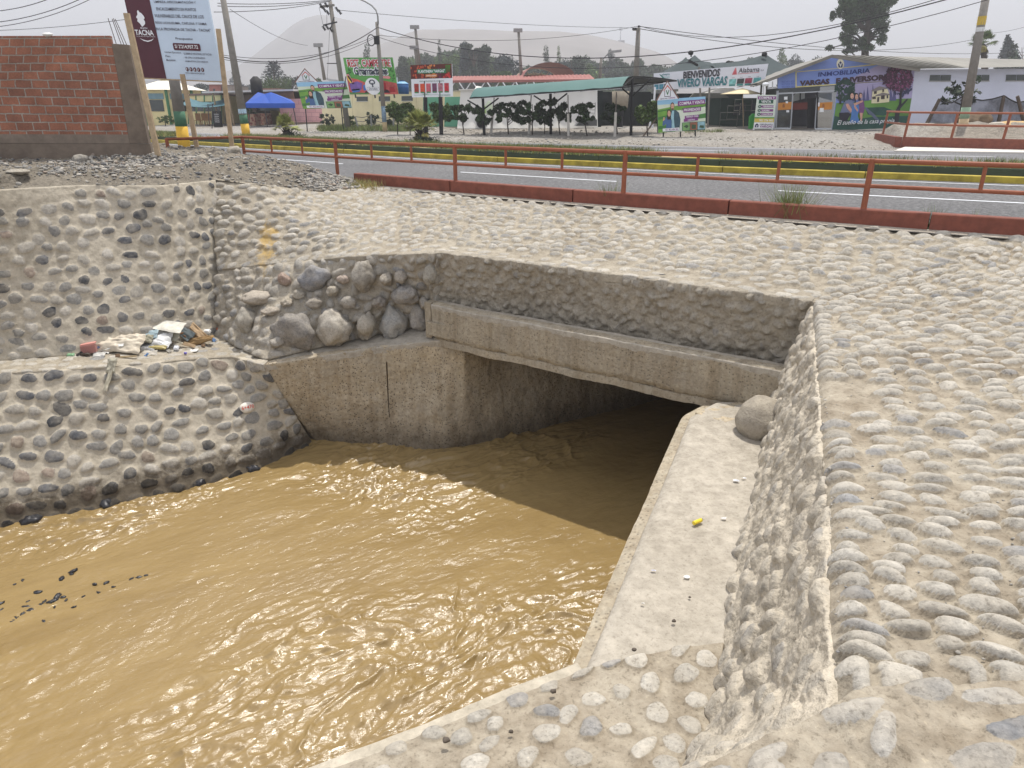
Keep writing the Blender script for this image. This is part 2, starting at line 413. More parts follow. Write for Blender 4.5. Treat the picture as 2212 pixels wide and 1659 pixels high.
# ---- apron below the road kerb
def nc(x, z=.03, o=.16): return Vector((x, float(NCY(x)) - o, z))
R1b = [P(468, 583, -.89), P(600, 570, -.75), P(760, 555, -.55), P(870, 548, -.45), P(950, 545, -.4), P(1250, 583, -.4), P(1500, 617, -.4), P(1757, 651, -.4)]
R1t = [P(448, 386, .42), P(573, 401, .3), P(660, 411, .14), nc(-2.6, .05), nc(-1.0), nc(1.8), nc(4.2), nc(6.3)]
def dustmask(c, u_, v_, g):
    if v_ < .12: return 0.35 if g.random() < .5 else 0
    if v_ > .96: return 0
    return 1
apron = thing('paved_slope', P(1200, 520, -.2), 'pale dusty cobbled slope falling from the orange kerb to the culvert pit', 'paved slope', kind='structure')
surf('apron_paving', R1b, R1t, .03, M_apron, apron, skirt=(.03, .12, .006, .03), seed=21, rough=.014, resv=.024,
     stones=dict(row=.17, col=.22, a=(.06, .11), b=(.042, .07), h=(.03, .06), p=1, pal='pale', pack=.98, fill=4, ang=.2, mask=dustmask, lip=.06, flat=3.0))
RIM = [P(1757, 651, -.4), P(1767, 800, -.4), P(1775, 930, -.4), P(1794, 1100, -.4), P(1790, 1296, -.4), P(1812, 1464, -.42), P(1760, 1560, -.45), P(1530, 1640, -.47), Vector((-.4, .9, -.47)), Vector((-3, -.3, -.47))]
OUT = [nc(6.3), nc(8.2), Vector((9.4, 5.9, .04)), Vector((9.0, 4.4, .0)), Vector((7.6, 3.3, -.06)), Vector((6.2, 1.72, -.14))]
def m2(c, u_, v_, g):
    if v_ < .012: return 0
    if .30 < u_ < .42 and v_ < .07: return 0
    return 1
slope = thing('paved_slope', P(2000, 1000, -.3), 'broad slope of long dusty cobbles laid in rows on the right of the pit', 'paved slope', kind='structure')
surf('cobble_paving', RIM[:6], OUT, .016, M_apron2, slope, extra=lambda f, u_, v_: -np.clip(1 - v_ / .016, 0, 1) ** 2 * .05, skirt=(.02, .12, .006, .03), seed=23, rough=.012, resv=.020, rf=5,
     stones=dict(row=.2, col=.11, a=(.06, .115), b=(.034, .055), h=(.03, .055), p=1, pal='pale', pack=1.0, fill=9, ang=-1.57, angs=.16, mask=m2, pow=2.2, lip=.06, flat=3.0,
                 scale=lambda c: .9 if c[1] < 3.6 else 1.0))
# near bank surface under the photographer
NA = [RIM[9], RIM[8], P(1500, 1650, -.45), P(1760, 1560, -.43), P(1830, 1492, -.41), P(2010, 1484, -.37), P(2212, 1470, -.33), Vector((4.2, 1.8, -.22)), Vector((6.2, 1.72, -.13))]
NB_ = [Vector((-3, -2.4, -.45)), Vector((-.4, -1.6, -.42)), Vector((.8, -1.2, -.4)), Vector((1.4, -1.0, -.35)), Vector((1.7, -1, -.3)), Vector((2.2, -1.0, -.3)), Vector((2.7, -1.0, -.28)), Vector((4.3, -1, -.2)), Vector((6.2, -1, -.1))]
slope2 = thing('paved_slope', Vector((1.5, 1.0, -.4)), 'nearest strip of flat weathered stones at the lower right corner', 'paved slope', kind='structure')
surf('flagstones', NA, NB_, .014, M_apron2, slope2, seed=27, rough=.04, rf=4.5, bulge=.03,
     stones=dict(row=.12, col=.26, a=(.08, .15), b=(.03, .055), h=(.022, .045), p=.95, pal='dusty', pack=.95, fill=3, ang=.25))

# ---- right rough wall
RWb = [Vector((2.85, 7.25, -1.75)), P(1652, 930, -1.62), P(1628, 1080, -1.62), P(1592, 1200, -1.62), P(1562, 1385, -1.61), P(1545, 1500, -1.6), P(1525, 1600, -1.57), P(1480, 1664, -1.52), Vector((-.6, .95, -1.5)), Vector((-3, -.25, -1.5))]
rw = thing('stone_wall', P(1600, 1200, -1.6), 'right rough wall of stones smeared with mud mortar beside the concrete ledge', 'retaining wall')
surf('wall_face', RWb, [p + Vector((0, 0, -.045)) for p in RIM], .013, M_rwall, rw, seed=31, rough=.03, rf=6, big=.03, flip=False,
     stones=dict(row=.14, col=.19, a=(.055, .1), b=(.045, .085), h=(.012, .045), p=.85, pal='dusty', pack=1.1, fill=1, ang=1.35, angs=.4, lip=.3, show=.9, flat=3.2))
# ---- rough wall behind the beam
PBb = [P(890, 640, -1.13) + Vector((0, .15, 0)), P(945, 648, -1.13), P(1200, 688, -1.13), P(1450, 735, -1.13), P(1712, 780, -1.13)]
PBt = [P(905, 546, -.44) + Vector((0, .15, 0)), P(946, 546, -.4), P(1250, 583, -.4), P(1500, 617, -.4), P(1757, 651, -.4)]
pw = thing('stone_wall', P(1300, 700, -1.13), 'crumbling wall of small pebbles and mud mortar behind the concrete beam', 'retaining wall')
surf('wall_face', PBb, PBt, .015, M_rough, pw, seed=37, rough=.05, rf=5, big=.03, v0=-.6,
     stones=dict(row=.12, col=.16, a=(.03, .07), b=(.025, .055), h=(.02, .055), p=.7, pal='dusty', pack=1.15, fill=1, lip=.35, show=.7, angs=.8))

# ---- near lower bank surface and slab
M_slab = stone_mat('pale_cement_ledge', (.33, .295, .24), (.46, .42, .355), 0, fine=.004, speck=.35)
NBa = [P(1268, 1445, -1.62), P(1205, 1470, -1.64), P(1100, 1508, -1.66), P(940, 1577, -1.68), P(720, 1661, -1.7), Vector((-2.5, 1.9, -1.75)), Vector((-5.5, .5, -1.8))]
NBb = [P(1563, 1384, -1.6), P(1556, 1430, -1.59), P(1545, 1500, -1.59), P(1525, 1600, -1.57), P(1480, 1664, -1.52), Vector((-.6, .95, -1.5)), Vector((-3, -.25, -1.5))]
nb = thing('paved_bank', P(1200, 1560, -1.65), 'near bank top with sparse pale cobbles sunk in sandy mortar at the bottom of the view', 'canal bank', kind='structure')
surf('bank_top', NBa, NBb, .011, M_apron2, nb, seed=41, rough=.012, rf=4, bulge=.025,
     stones=dict(row=.19, col=.2, a=(.055, .10), b=(.045, .08), h=(.014, .034), p=.95, pal='pale', pack=1.05, fill=4, angs=.8, show=.8, lip=.1, pow=2.2))
NBd = [p + Vector((.22, -.28, -1.95)) for p in NBa]
surf('bank_face', NBd, [p + Vector((0, 0, -.03)) for p in NBa], .04, M_leftlow, nb, seed=43, rough=.01)
sl = thing('wing_wall', P(1450, 1100, -1.6), 'pale smooth concrete ledge running along the right edge of the muddy water', 'wing wall')
SLa = [P(1540, 868, -1.6), P(1493, 893, -1.6), P(1478, 930, -1.6), P(1425, 1060, -1.6), P(1380, 1165, -1.6), P(1330, 1290, -1.6), P(1262, 1448, -1.63)]
SLb = [P(1720, 868, -1.6), P(1700, 885, -1.6), P(1680, 935, -1.6), P(1655, 1060, -1.6), P(1620, 1165, -1.6), P(1590, 1290, -1.6), P(1566, 1400, -1.63)]
def slabedge(f, u_, v_): 
    e = np.clip(1 - v_ / .13, 0, 1); return -e ** 3 * .04 + e * fbm(f, 16, 3, 5) * .012 + np.clip((v_ - .8) / .2, 0, 1) ** 2 * .02
surf('wall_top', SLa, SLb, .014, M_slab, sl, seed=47, rough=.006, extra=slabedge)
def speckle_mat(name, lo, hi, dots=.5, dark=.16, low=True, runs=.25):
    """pitted concrete: aggregate showing through, water-line stains"""
    m, n, l, b = newmat(name); p = gcoord(n)
    t1 = noise(n, l, 1.6, 6, .6, p, .4); t2 = noise(n, l, 22, 5, .7, p); vo = n.new('ShaderNodeTexVoronoi'); vo.inputs['Scale'].default_value = 27; l.new(p, vo.inputs[0])
    c = ramp(n, l, t1.outputs[0], [(.3, lo), (.7, hi)]).outputs[0]
    c = mixc(n, l, .55, c, mixc(n, l, 1., c, ramp(n, l, t2.outputs[0], [(.3, (.55, .55, .55)), (.7, (1.3, 1.3, 1.3))]).outputs[0], 'MULTIPLY'))
    pit = ramp(n, l, vo.outputs[0], [(.14, (0, 0, 0)), (.34, (1, 1, 1))]).outputs[0]
    pm = noise(n, l, 2.4, 4, .6, p); pmk = ramp(n, l, pm.outputs[0], [(.34, (0, 0, 0)), (.52, (dots,) * 3)]).outputs[0]
    c = mixc(n, l, pmk, c, mixc(n, l, 1., c, mixc(n, l, pit, (dark, dark * .95, dark * .88), (1.08, 1.06, 1.02)), 'MULTIPLY'))
    sx = n.new('ShaderNodeSeparateXYZ'); l.new(p, sx.inputs[0])
    mp = n.new('ShaderNodeVectorMath'); mp.operation = 'MULTIPLY'; l.new(p, mp.inputs[0]); mp.inputs[1].default_value = (9, 9, .7)
    ru = noise(n, l, 1.0, 4, .6, mp.outputs[0]); rk = ramp(n, l, ru.outputs[0], [(.42, (runs,) * 3), (.6, (0, 0, 0))]).outputs[0]
    c = mixc(n, l, rk, c, mixc(n, l, 1., c, (.72, .62, .5), 'MULTIPLY'))
    if low:
        t = noise(n, l, 4, 4, .6, p)
        a = n.new('ShaderNodeMath'); a.operation = 'MULTIPLY_ADD'; l.new(t.outputs[0], a.inputs[0]); a.inputs[1].default_value = -.5; l.new(sx.outputs[2], a.inputs[2])
        r = ramp(n, l, mapr(n, l, a.outputs[0], WZ - .3, WZ + .6), [(.15, (.85,) * 3), (.55, (0.25,) * 3), (1, (0, 0, 0))]).outputs[0]
        c = mixc(n, l, r, c, mixc(n, l, 1., c, (.33, .31, .29), 'MULTIPLY'))
    l.new(c, b.inputs['Base Color']); b.inputs['Roughness'].default_value = .8; b.inputs['Specular IOR Level'].default_value = .2
    sc_ = n.new('ShaderNodeVectorMath'); sc_.operation = 'MULTIPLY'; l.new(p, sc_.inputs[0]); sc_.inputs[1].default_value = (3.2, 3.2, .35)
    dr = noise(n, l, 1.7, 5, .7, sc_.outputs[0], .2); c = mixc(n, l, ramp(n, l, dr.outputs[0], [(.50, (0, 0, 0)), (.66, (.55,) * 3)]).outputs[0], c, mixc(n, l, 1., c, (.60, .55, .48), 'MULTIPLY'))
    pa = noise(n, l, .9, 4, .6, p); c = mixc(n, l, ramp(n, l, pa.outputs[0], [(.54, (0, 0, 0)), (.60, (.5,) * 3)]).outputs[0], c, mixc(n, l, 1., c, (1.2, 1.17, 1.1), 'MULTIPLY')); l.new(c, b.inputs['Base Color'])
    h = bumped(n, l, b, t2.outputs[0], .7, .02); bumped(n, l, b, pit, .6 * dots, .008, h)
    return m
M_wing = speckle_mat('stained_wing_wall_concrete', (.38, .33, .25), (.49, .43, .335), .8)
M_beam = speckle_mat('board_marked_beam_concrete', (.33, .29, .225), (.43, .385, .305), .65, low=False, dark=.4)
SLd = [Vector((p.x + .45, p.y, -3.6)) for p in SLa]
low = Vector((0, 0, -.055))
surf('wall_face', SLd, [p + low for p in SLa], .05, M_beam, sl, seed=48, rough=.01)
# ---- left wing wall and culvert
ww = thing('wing_wall', P(800, 850, -2.5), 'stained curved concrete wing wall with a pale sloping top on the left of the culvert', 'wing wall')
WT = [P(567, 789, -1.95), P(697, 768, -1.88), P(832, 748, -1.80), P(900, 740, -1.74), P(960, 735, -1.66), P(1002, 738, -1.64)]
WK = [P(572, 778, -1.92), P(690, 748, -1.84), P(820, 715, -1.74), P(880, 705, -1.66), P(925, 700, -1.6), P(1010, 715, -1.6)]
WB = [P(677, 953, WZ), P(745, 957, WZ), P(850, 962, WZ), P(910, 966, WZ), P(960, 968, WZ), P(1010, 961, WZ)]
def chipped(f, u_, v_): return np.clip(1 - v_ / .12, 0, 1) * fbm(f, 20, 3, 8) * .02
surf('wall_top', WT, WK, .02, M_slab, ww, seed=51, rough=.012, extra=chipped)
cin = [P(1100, 942, WZ), P(1300, 893, WZ), P(1480, 851, WZ)]
d = (cin[2] - cin[0]).normalized(); cin.append(cin[2] + d * 6)
WB2 = [P(640, 948, WZ) + Vector((0, .25, 0))] + WB + cin
WT2 = [P(535, 786, -1.97) + Vector((0, .25, 0))] + WT + [Vector((p.x - .12, p.y + .1, -1.6)) for p in cin]
surf('wall_face', WB2, WT2, .022, M_wing, ww, rnd=.003, v0=-.12, seed=53, rough=.03, rf=6, big=.05)
# vertical joint crack in the wall face
MB().tube([PY(835, 782, P(835, 775, -1.84).y - .03), PY(838, 850, P(840, 850, -2.55).y - .12), PY(841, 900, P(841, 900, -2.95).y - .1)], .012, .006, 5).build('joint', plain((70, 58, 42), .9), ww)
cv = thing('culvert', P(1300, 740, -1.5), 'dark culvert passage carrying the canal under the road', 'culvert')
fl = cin[3]
rw0 = P(1493, 893, -1.6); rw1 = rw0 + d * 9.5
mb = MB(); mb.box(Vector((rw0.x + .05, rw0.y + .02, -3.7)), d * 9.5, Vector((.25, -.25, 0)), (0, 0, 2.1)); mb.build('side_wall', M_wing, cv)
mb = MB(); bl, br = PY(920, 700, 9.78), Vector((3.3, 6.95, -1.4))
mb.prism([Vector((bl.x, bl.y, -1.6)), Vector((br.x, br.y, -1.6)), Vector((br.x, br.y, -1.6)) + d * 11, Vector((bl.x, bl.y, -1.6)) + d * 11], (0, 0, .2)); mb.build('roof_slab', M_beam, cv)
mb = MB(); mb.box(rw1 + Vector((1, -2, -2)), Vector((-3.5, 6, 0)), d * .2, (0, 0, 2.4)); mb.build('end_cap', M_wing, cv)  # added cap that shuts out light so the culvert ends in darkness
# beam
bm_ = thing('concrete_beam', P(1300, 760, -1.6), 'long pale concrete lintel beam with a ragged lower edge over the culvert mouth', 'beam')
L0, R0 = P(925, 657, -1.13), P(1700, 802, -1.13)
dirb = (R0 - L0).normalized(); nb_ = Vector((dirb.y, -dirb.x, 0))     # towards the camera
if nb_.y > 0: nb_ = -nb_
def beamface(f, u_, v_):
    e = np.clip(1 - v_ / .16, 0, 1); t = np.clip((v_ - .93) / .07, 0, 1)
    line = -.006 * np.exp(-((v_ - .55) / .012) ** 2)
    return -e ** 2 * (.02 + .09 * np.abs(fbm(f, 7, 4, 3))) - t * t * (.02 + np.abs(fbm(f, 9, 3, 6)) * .03) + line
nseg = 12
topp = [L0 + (R0 - L0) * (i / nseg) for i in range(nseg + 1)]
rr_ = random.Random(4)
botp = [Vector((p.x, p.y, -1.65 + .008 * math.sin(i * 1.9))) for i, p in enumerate(topp)]
topp[0] = topp[0] - nb_ * .05; botp[0] = botp[0] - nb_ * .05
surf('front_face', botp, topp, .014, M_beam, bm_, seed=61, rough=.008, extra=beamface)
topk = [p - nb_ * .17 for p in topp]
surf('top_face', [p + Vector((0, 0, -.012)) for p in topp], [p - nb_ * .20 + Vector((0, 0, .01)) for p in topp], .02, M_slab, bm_, seed=63, rough=.014)
surf('underside', [p - nb_ * .4 for p in botp], [p - nb_ * .03 for p in botp], .03, M_beam, bm_, seed=64, rough=.02)
surf('end_face', [botp[0] - nb_ * .25 - dirb * .02, botp[0]], [topp[0] - nb_ * .25 - dirb * .02, topp[0]], .02, M_beam, bm_, seed=65, rough=.01)

def proj(p):
    q = np.asarray(p, float) - np.array([0, 0, 1.5])
    zc = q[..., 1] * CP - q[..., 2] * SP; yc = q[..., 1] * SP + q[..., 2] * CP
    return np.stack([1106 + FPX * q[..., 0] / zc, 829.5 - FPX * yc / zc], -1)
def on(A, Bq, x, y):
    A = np.array([tuple(p) for p in A]); Bq = np.array([tuple(p) for p in Bq]); n = len(A)
    t = np.linspace(0, n - 1, 300); k = np.arange(n)
    a = np.stack([np.interp(t, k, A[:, i]) for i in range(3)], -1); b = np.stack([np.interp(t, k, Bq[:, i]) for i in range(3)], -1)
    v = np.linspace(0, 1, 120)[None, :, None]
    G = a[:, None] * (1 - v) + b[:, None] * v
    e = ((proj(G) - np.array([x, y])) ** 2).sum(-1); i = np.unravel_index(e.argmin(), e.shape)
    return Vector(G[i])
# ---- boulders
def rock(name, c, rx, ry, rz, mat, seed, parent=None, sub=28, amp=.16, f=1.6, yaw=0.0, flatb=0, col=(.3, .29, .27), point=0.0, **k):
    nu, nv = sub, sub // 2
    a = np.linspace(0, 2 * math.pi, nu, endpoint=False); t = np.linspace(0, math.pi, nv + 1)
    A_, T_ = np.meshgrid(a, t); D = np.stack([np.cos(A_) * np.sin(T_), np.sin(A_) * np.sin(T_), np.cos(T_)], -1).reshape(-1, 3)
    r = 1 + fbm(D + seed * 3.7, f, 3, seed) * amp * 1.6
    Q = D * r[:, None]
    if point: 
        w = 1 - np.clip(Q[:, 2], 0, 1.5) * point; Q[:, 0] *= w; Q[:, 1] *= w; Q[:, 2] *= 1 + point * .3
    Q = Q * np.array([rx, ry, rz])
    cy, sy = math.cos(yaw), math.sin(yaw); Q = np.stack([Q[:, 0] * cy - Q[:, 1] * sy, Q[:, 0] * sy + Q[:, 1] * cy, Q[:, 2]], 1)
    V = Q + np.array(tuple(c))
    F = []
    for i in range(nv):
        for j in range(nu):
            j2 = (j + 1) % nu; F.append((i * nu + j, (i + 1) * nu + j, (i + 1) * nu + j2, i * nu + j2))
    cl = np.zeros((len(V), 4)); cl[:, :3] = col; cl[:, 3] = 1
    return npmesh(name, V, F, mat, parent, col=cl, **k)
M_rock = stone_mat('river_boulder', GREY_LO, GREY_HI, .22, fine=.01, grain=50, speck=.5)
M_rockdust = stone_mat('dusty_boulder', GREY_LO, GREY_HI, .7, fine=.01, grain=50, speck=.4)
def onwall(x, y, t, a=BWb, b=BWt):
    # point of the boulder wall seen at a pixel: t = share of the height
    z = -1.9 + t; return P(x, y, z)
for x, y, z, rx, rz, s, cl, pt in [(638, 712, -1.52, .29, .29, 3, (.2, .19, .18), .15), (720, 706, -1.5, .28, .27, 9, (.4, .37, .32), .25), (790, 700, -1.42, .18, .2, 14, (.36, .33, .28), .1),
        (848, 693, -1.38, .19, .24, 22, (.32, .32, .31), .62), (903, 685, -1.33, .16, .19, 31, (.28, .27, .26), .1), (535, 690, -1.56, .2, .2, 17, (.31, .29, .25), .35),
        (682, 598, -.98, .24, .17, 41, (.2, .205, .22), 0), (788, 591, -.86, .19, .21, 45, (.26, .24, .21), .2), (877, 636, -1.08, .19, .15, 47, (.25, .24, .23), .1),
        (818, 650, -1.15, .13, .09, 49, (.22, .2, .18), 0), (752, 648, -1.18, .13, .09, 53, (.3, .28, .25), 0), (680, 652, -1.24, .12, .08, 57, (.3, .27, .23), 0),
        (615, 600, -.99, .12, .1, 59, (.3, .22, .18), 0), (560, 640, -1.2, .25, .1, 63, (.36, .32, .27), 0), (835, 600, -.86, .1, .1, 67, (.3, .27, .23), 0), (864, 596, -.84, .09, .1, 69, (.3, .27, .23), 0), (926, 590, -.84, .11, .15, 73, (.3, .28, .24), 0), (620, 650, -1.26, .12, .07, 77, (.36, .32, .26), 0), (588, 668, -1.36, .13, .06, 79, (.34, .3, .25), 0), (645, 632, -1.16, .11, .07, 81, (.33, .3, .25), 0), (720, 625, -1.1, .12, .07, 83, (.32, .29, .24), 0), (740, 600, -.92, .09, .07, 85, (.34, .28, .24), 0), (915, 650, -1.14, .09, .1, 87, (.3, .28, .25), 0), (600, 735, -1.74, .12, .08, 89, (.3, .28, .25), 0)]:
    pq = on(BWb, BWt, x, y); pq = pq if s != 71 else P(x, y, z)
    cl = tuple(min(.5, v * 1.2) for v in cl)
    rock('boulder', pq + Vector((.02, -.10, 0)), rx, rx * .75, rz, M_rock, s, bw, amp=.3, f=1.25, col=cl, point=pt * .45, yaw=s, sub=40)
bo = rock('boulder', P(1640, 912, -1.46) + Vector((.03, .05, 0)), .24, .25, .25, M_rockdust, 71, amp=.08, col=(.34, .3, .25), sub=48)
tag(bo, 'big round dusty boulder wedged between the beam end and the right rough wall', 'boulder')
# painted survey stone on the lower tier
ps = thing('marked_stone', P(533, 881, -2.6) , 'pale oval stone with the red painted number 6+470 in the left bank', 'marked stone')
nrm = Vector((.25, -.93, .28)).normalized()
pc = on(LBb, LBt, 533, 881); ps.location = pc
tl = (Vector(LBt[4]) - Vector(LBb[4])).normalized(); al = (Vector(LBb[4]) - Vector(LBb[2])).normalized(); nrm = al.cross(tl).normalized()
if nrm.y > 0: nrm = -nrm
mb = MB(); q = []
for k in range(3):
    rr = (1, .88, .5)[k]; hh = (.02, .062, .078)[k]
    q.append([pc + al * (math.cos(a) * .105 * rr * (1 + .04 * math.sin(3 * a))) + tl * (math.sin(a) * .083 * rr) + nrm * hh for a in [i * math.pi / 12 for i in range(24)]])
vs = q[0] + q[1] + q[2] + [pc + nrm * .08]; fs = []
for k in range(2):
    for i in range(24): j = (i + 1) % 24; fs.append((k * 24 + i, k * 24 + j, k * 24 + 24 + j, k * 24 + 24 + i))
fs += [(48 + i, 48 + (i + 1) % 24, 72) for i in range(24)]
mb.add(vs, fs).build('stone', plain((222, 216, 205), .8, .12, 12), ps, smooth=True)

# ------------------------------------------------------------------ text
_t = {}
def textdata(s, bold, shear=0.0):
    key = (s, bold, shear)
    if key not in _t:
        c = bpy.data.curves.new('lettering', 'FONT'); c.body = s; c.size = 1; c.offset = bold * (.45 if bold < .058 else 1); c.shear = shear; c.resolution_u = 2
        o = bpy.data.objects.new('lettering', c); COL.objects.link(o)
        bpy.context.view_layer.update()
        me = bpy.data.meshes.new_from_object(o.evaluated_get(bpy.context.evaluated_depsgraph_get()))
        vs = np.array([v.co[:] for v in me.vertices]); fs = [tuple(p.vertices) for p in me.polygons]
        bpy.data.objects.remove(o); bpy.data.curves.remove(c); bpy.data.meshes.remove(me)
        mn, mx = vs.min(0), vs.max(0); vs = (vs - mn) / (mx - mn + 1e-9)
        _t[key] = (vs[:, :2], fs)
    return _t[key]
class Frame:
    """a flat sheet in space: o corner, U along, V up, n towards the viewer"""
    def __init__(s, o, U, V):
        s.o, s.U, s.V = Vector(o), Vector(U), Vector(V); s.n = s.U.cross(s.V).normalized()
    @staticmethod
    def px(bl, br, tl, Yl, Yr=None):
        o = PY(bl[0], bl[1], Yl); r = PY(br[0], br[1], Yr or Yl); t = PY(tl[0], tl[1], Yl); return Frame(o, r - o, t - o)
    def pt(s, u, v, k=0): return s.o + s.U * u + s.V * v + s.n * k
    def panel(s, root, name, mat, th=.04, u0=0, v0=0, u1=1, v1=1, k=0):
        pts = [s.pt(u0, v0, k), s.pt(u1, v0, k), s.pt(u1, v1, k), s.pt(u0, v1, k)]
        return MB().prism(pts[::-1], -s.n * th).build(name, mat, root)
    def poly(s, root, name, mat, pts, k=1):
        return MB().add([s.pt(u, v, k * .006) for u, v in pts], [tuple(range(len(pts)))]).build(name, mat, root)
    def polys(s, root, name, mat, lists, k=1):
        m = MB()
        for pts in lists: m.add([s.pt(u, v, k * .006) for u, v in pts], [tuple(range(len(pts)))])
        return m.build(name, mat, root)
    def rect(s, root, name, mat, u0, v0, u1, v1, k=1): return s.poly(root, name, mat, [(u0, v0), (u1, v0), (u1, v1), (u0, v1)], k)
    def text(s, root, str_, mat, u0, v0, u1, v1, k=2, bold=.02, slant=0.0, rise=0.0, name='lettering', shear=0.0):
        vs, fs = textdata(str_, bold, shear)
        m = MB().add([s.pt(u0 + (u1 - u0) * a, v0 + (v1 - v0) * b + rise * a, k * .006) for a, b in vs], fs)
        return m.build(name, mat, root)
    def ell(s, u, v, a, b, n=20): return [(u + a * math.cos(2 * math.pi * i / n), v + b * math.sin(2 * math.pi * i / n)) for i in range(n)]
f_ = Frame(pc + nrm * .083 - al * .085 - tl * .03, al * .17, tl * .055)
f_.text(ps, '6+470', plain((196, 70, 50), .8), 0, 0, 1, 1, k=.3, bold=.012)

# ------------------------------------------------------------------ muddy water
def water():
    az = R(58); fx, fy = math.sin(az), math.cos(az)       # downstream direction
    cx, cy = -2.0, 6.0
    s = np.concatenate([np.linspace(-15, -7.1, 90), np.linspace(-7, 9, 1140), np.linspace(9.1, 14, 50)]); t = np.concatenate([np.linspace(-6.5, -4.1, 40), np.linspace(-4, 4.2, 560), np.linspace(4.3, 6, 20)])
    S, T = np.meshgrid(s, t, indexing='ij'); S = S.ravel(); T = T.ravel()
    X = cx + S * fx + T * fy; Y = cy + S * fy - T * fx
    p = np.stack([S * .5, T, np.zeros_like(S)], 1)
    w = fbm(p, 1.0, 3, 5); w2 = fbm(p, 1.2, 3, 9)
    p2 = p + np.stack([w, w2, w * 0], 1) * .4
    patch = np.clip(fbm(p, .55, 3, 31) * 4.0 + .4, .04, 1)
    h = fbm(p2, .7, 3, 11) * .045
    rg = 1 - np.abs(fbm(p2, 2.6, 3, 17)) * 3.2
    h += np.clip(rg, 0, 1) ** 4 * .034 * patch
    p3 = p + np.stack([w, w2, w * 0], 1) * .25
    h += fbm(p3, 4.5, 2, 23, .5) * .026 * (.25 + patch)
    h += (1 - np.abs(fbm(p3, 9.0, 2, 37, .5)) * 2.4) * .012 * (.15 + patch)
    h += fbm(p3, 15.0, 3, 43, .6) * .021 * (.2 + patch)
    for ex, ey, r_, a_ in ((.1, 4.3, .75, .07), (-5.2, 4.2, 1.1, .05), (1.1, 6.2, .5, .04)):
        h += fbm(p, 9, 3, 29) * a_ * np.exp(-(((X - ex) ** 2 + (Y - ey) ** 2) / r_ ** 2))
    V = np.stack([X, Y, WZ + h], 1); F = gridfaces(len(s), len(t))[:, ::-1]
    m, n, l, b = newmat('muddy_water'); g = gcoord(n)
    mp = n.new('ShaderNodeMapping'); mp.inputs['Rotation'].default_value = (0, 0, az - math.pi / 2 + 0); l.new(g, mp.inputs[0])
    mp2 = n.new('ShaderNodeMapping'); mp2.inputs['Scale'].default_value = (.42, 1.15, 1); l.new(mp.outputs[0], mp2.inputs[0])
    a = noise(n, l, 1.4, 5, .6, mp2.outputs[0], .8); c1 = noise(n, l, 17, 5, .65, mp2.outputs[0], 1.1); c2 = noise(n, l, 46, 4, .65, mp2.outputs[0], .8)
    l.new(ramp(n, l, a.outputs[0], [(.3, (.235, .160, .064)), (.7, (.30, .212, .09))]).outputs[0], b.inputs['Base Color'])
    b.inputs['Roughness'].default_value = .19; b.inputs['IOR'].default_value = 1.45; b.inputs['Specular IOR Level'].default_value = .7
    bumped(n, l, b, c1.outputs[0], .45, .02)
    npmesh('water', V, F, m, kind='structure', label='turbid ochre brown canal water flowing towards the culvert', category='water')
water()
# dark stones showing above the water on the left
M_wet = plain((40, 40, 44), .45, .35, 20, spec=.5)
stones_px = [(160, 1233, 10), (155, 1240, 5), (133, 1250, 9), (82, 1279, 8), (125, 1288, 10), (118, 1297, 9), (108, 1301, 8), (95, 1301, 7), (88, 1306, 6), (60, 1300, 6), (56, 1312, 10), (66, 1318, 9), (50, 1325, 8), (35, 1335, 7), (28, 1342, 6), (0, 1305, 9), (3, 1318, 8), (136, 1290, 7), (143, 1296, 5),
             (230, 1259, 7), (205, 1262, 6), (245, 1268, 5), (212, 1280, 5), (285, 1250, 6), (300, 1247, 6), (315, 1243, 5), (180, 1288, 4), (95, 1342, 6), (160, 1311, 5), (118, 1311, 4), (49, 1253, 5), (32, 1262, 4)]
rg = random.Random(7)
rk0 = None
for i, (x, y, s) in enumerate(stones_px):
    p = P(x, y, WZ + .015); sz = s * .0032
    o = rock('wet_stone', p, sz * 1.5, sz * .9, sz * .6, M_wet, 100 + i, amp=.55, f=2.2, sub=12, yaw=rg.random() * 3)
    tag(o, 'small wet black stone breaking the surface of the brown water on the left', 'stone', 'black stones poking out of the water')
for x, y, s, lb_ in [(232, 1091, 13, 'second black wet block from the left at the foot of the left bank'), (66, 1126, 17, 'biggest black wet block at the foot of the left bank, at the far left'), (546, 1014, 13, 'rightmost black wet block at the foot of the left bank'), (430, 1046, 12, 'third black wet block from the left at the foot of the left bank')]:
    tag(rock('wet_stone', P(x, y, WZ + .0), s * .0075, s * .006, s * .005, M_wet, 200 + x, amp=.5, f=2.0, sub=16), lb_, 'stone', 'black blocks on the waterline')

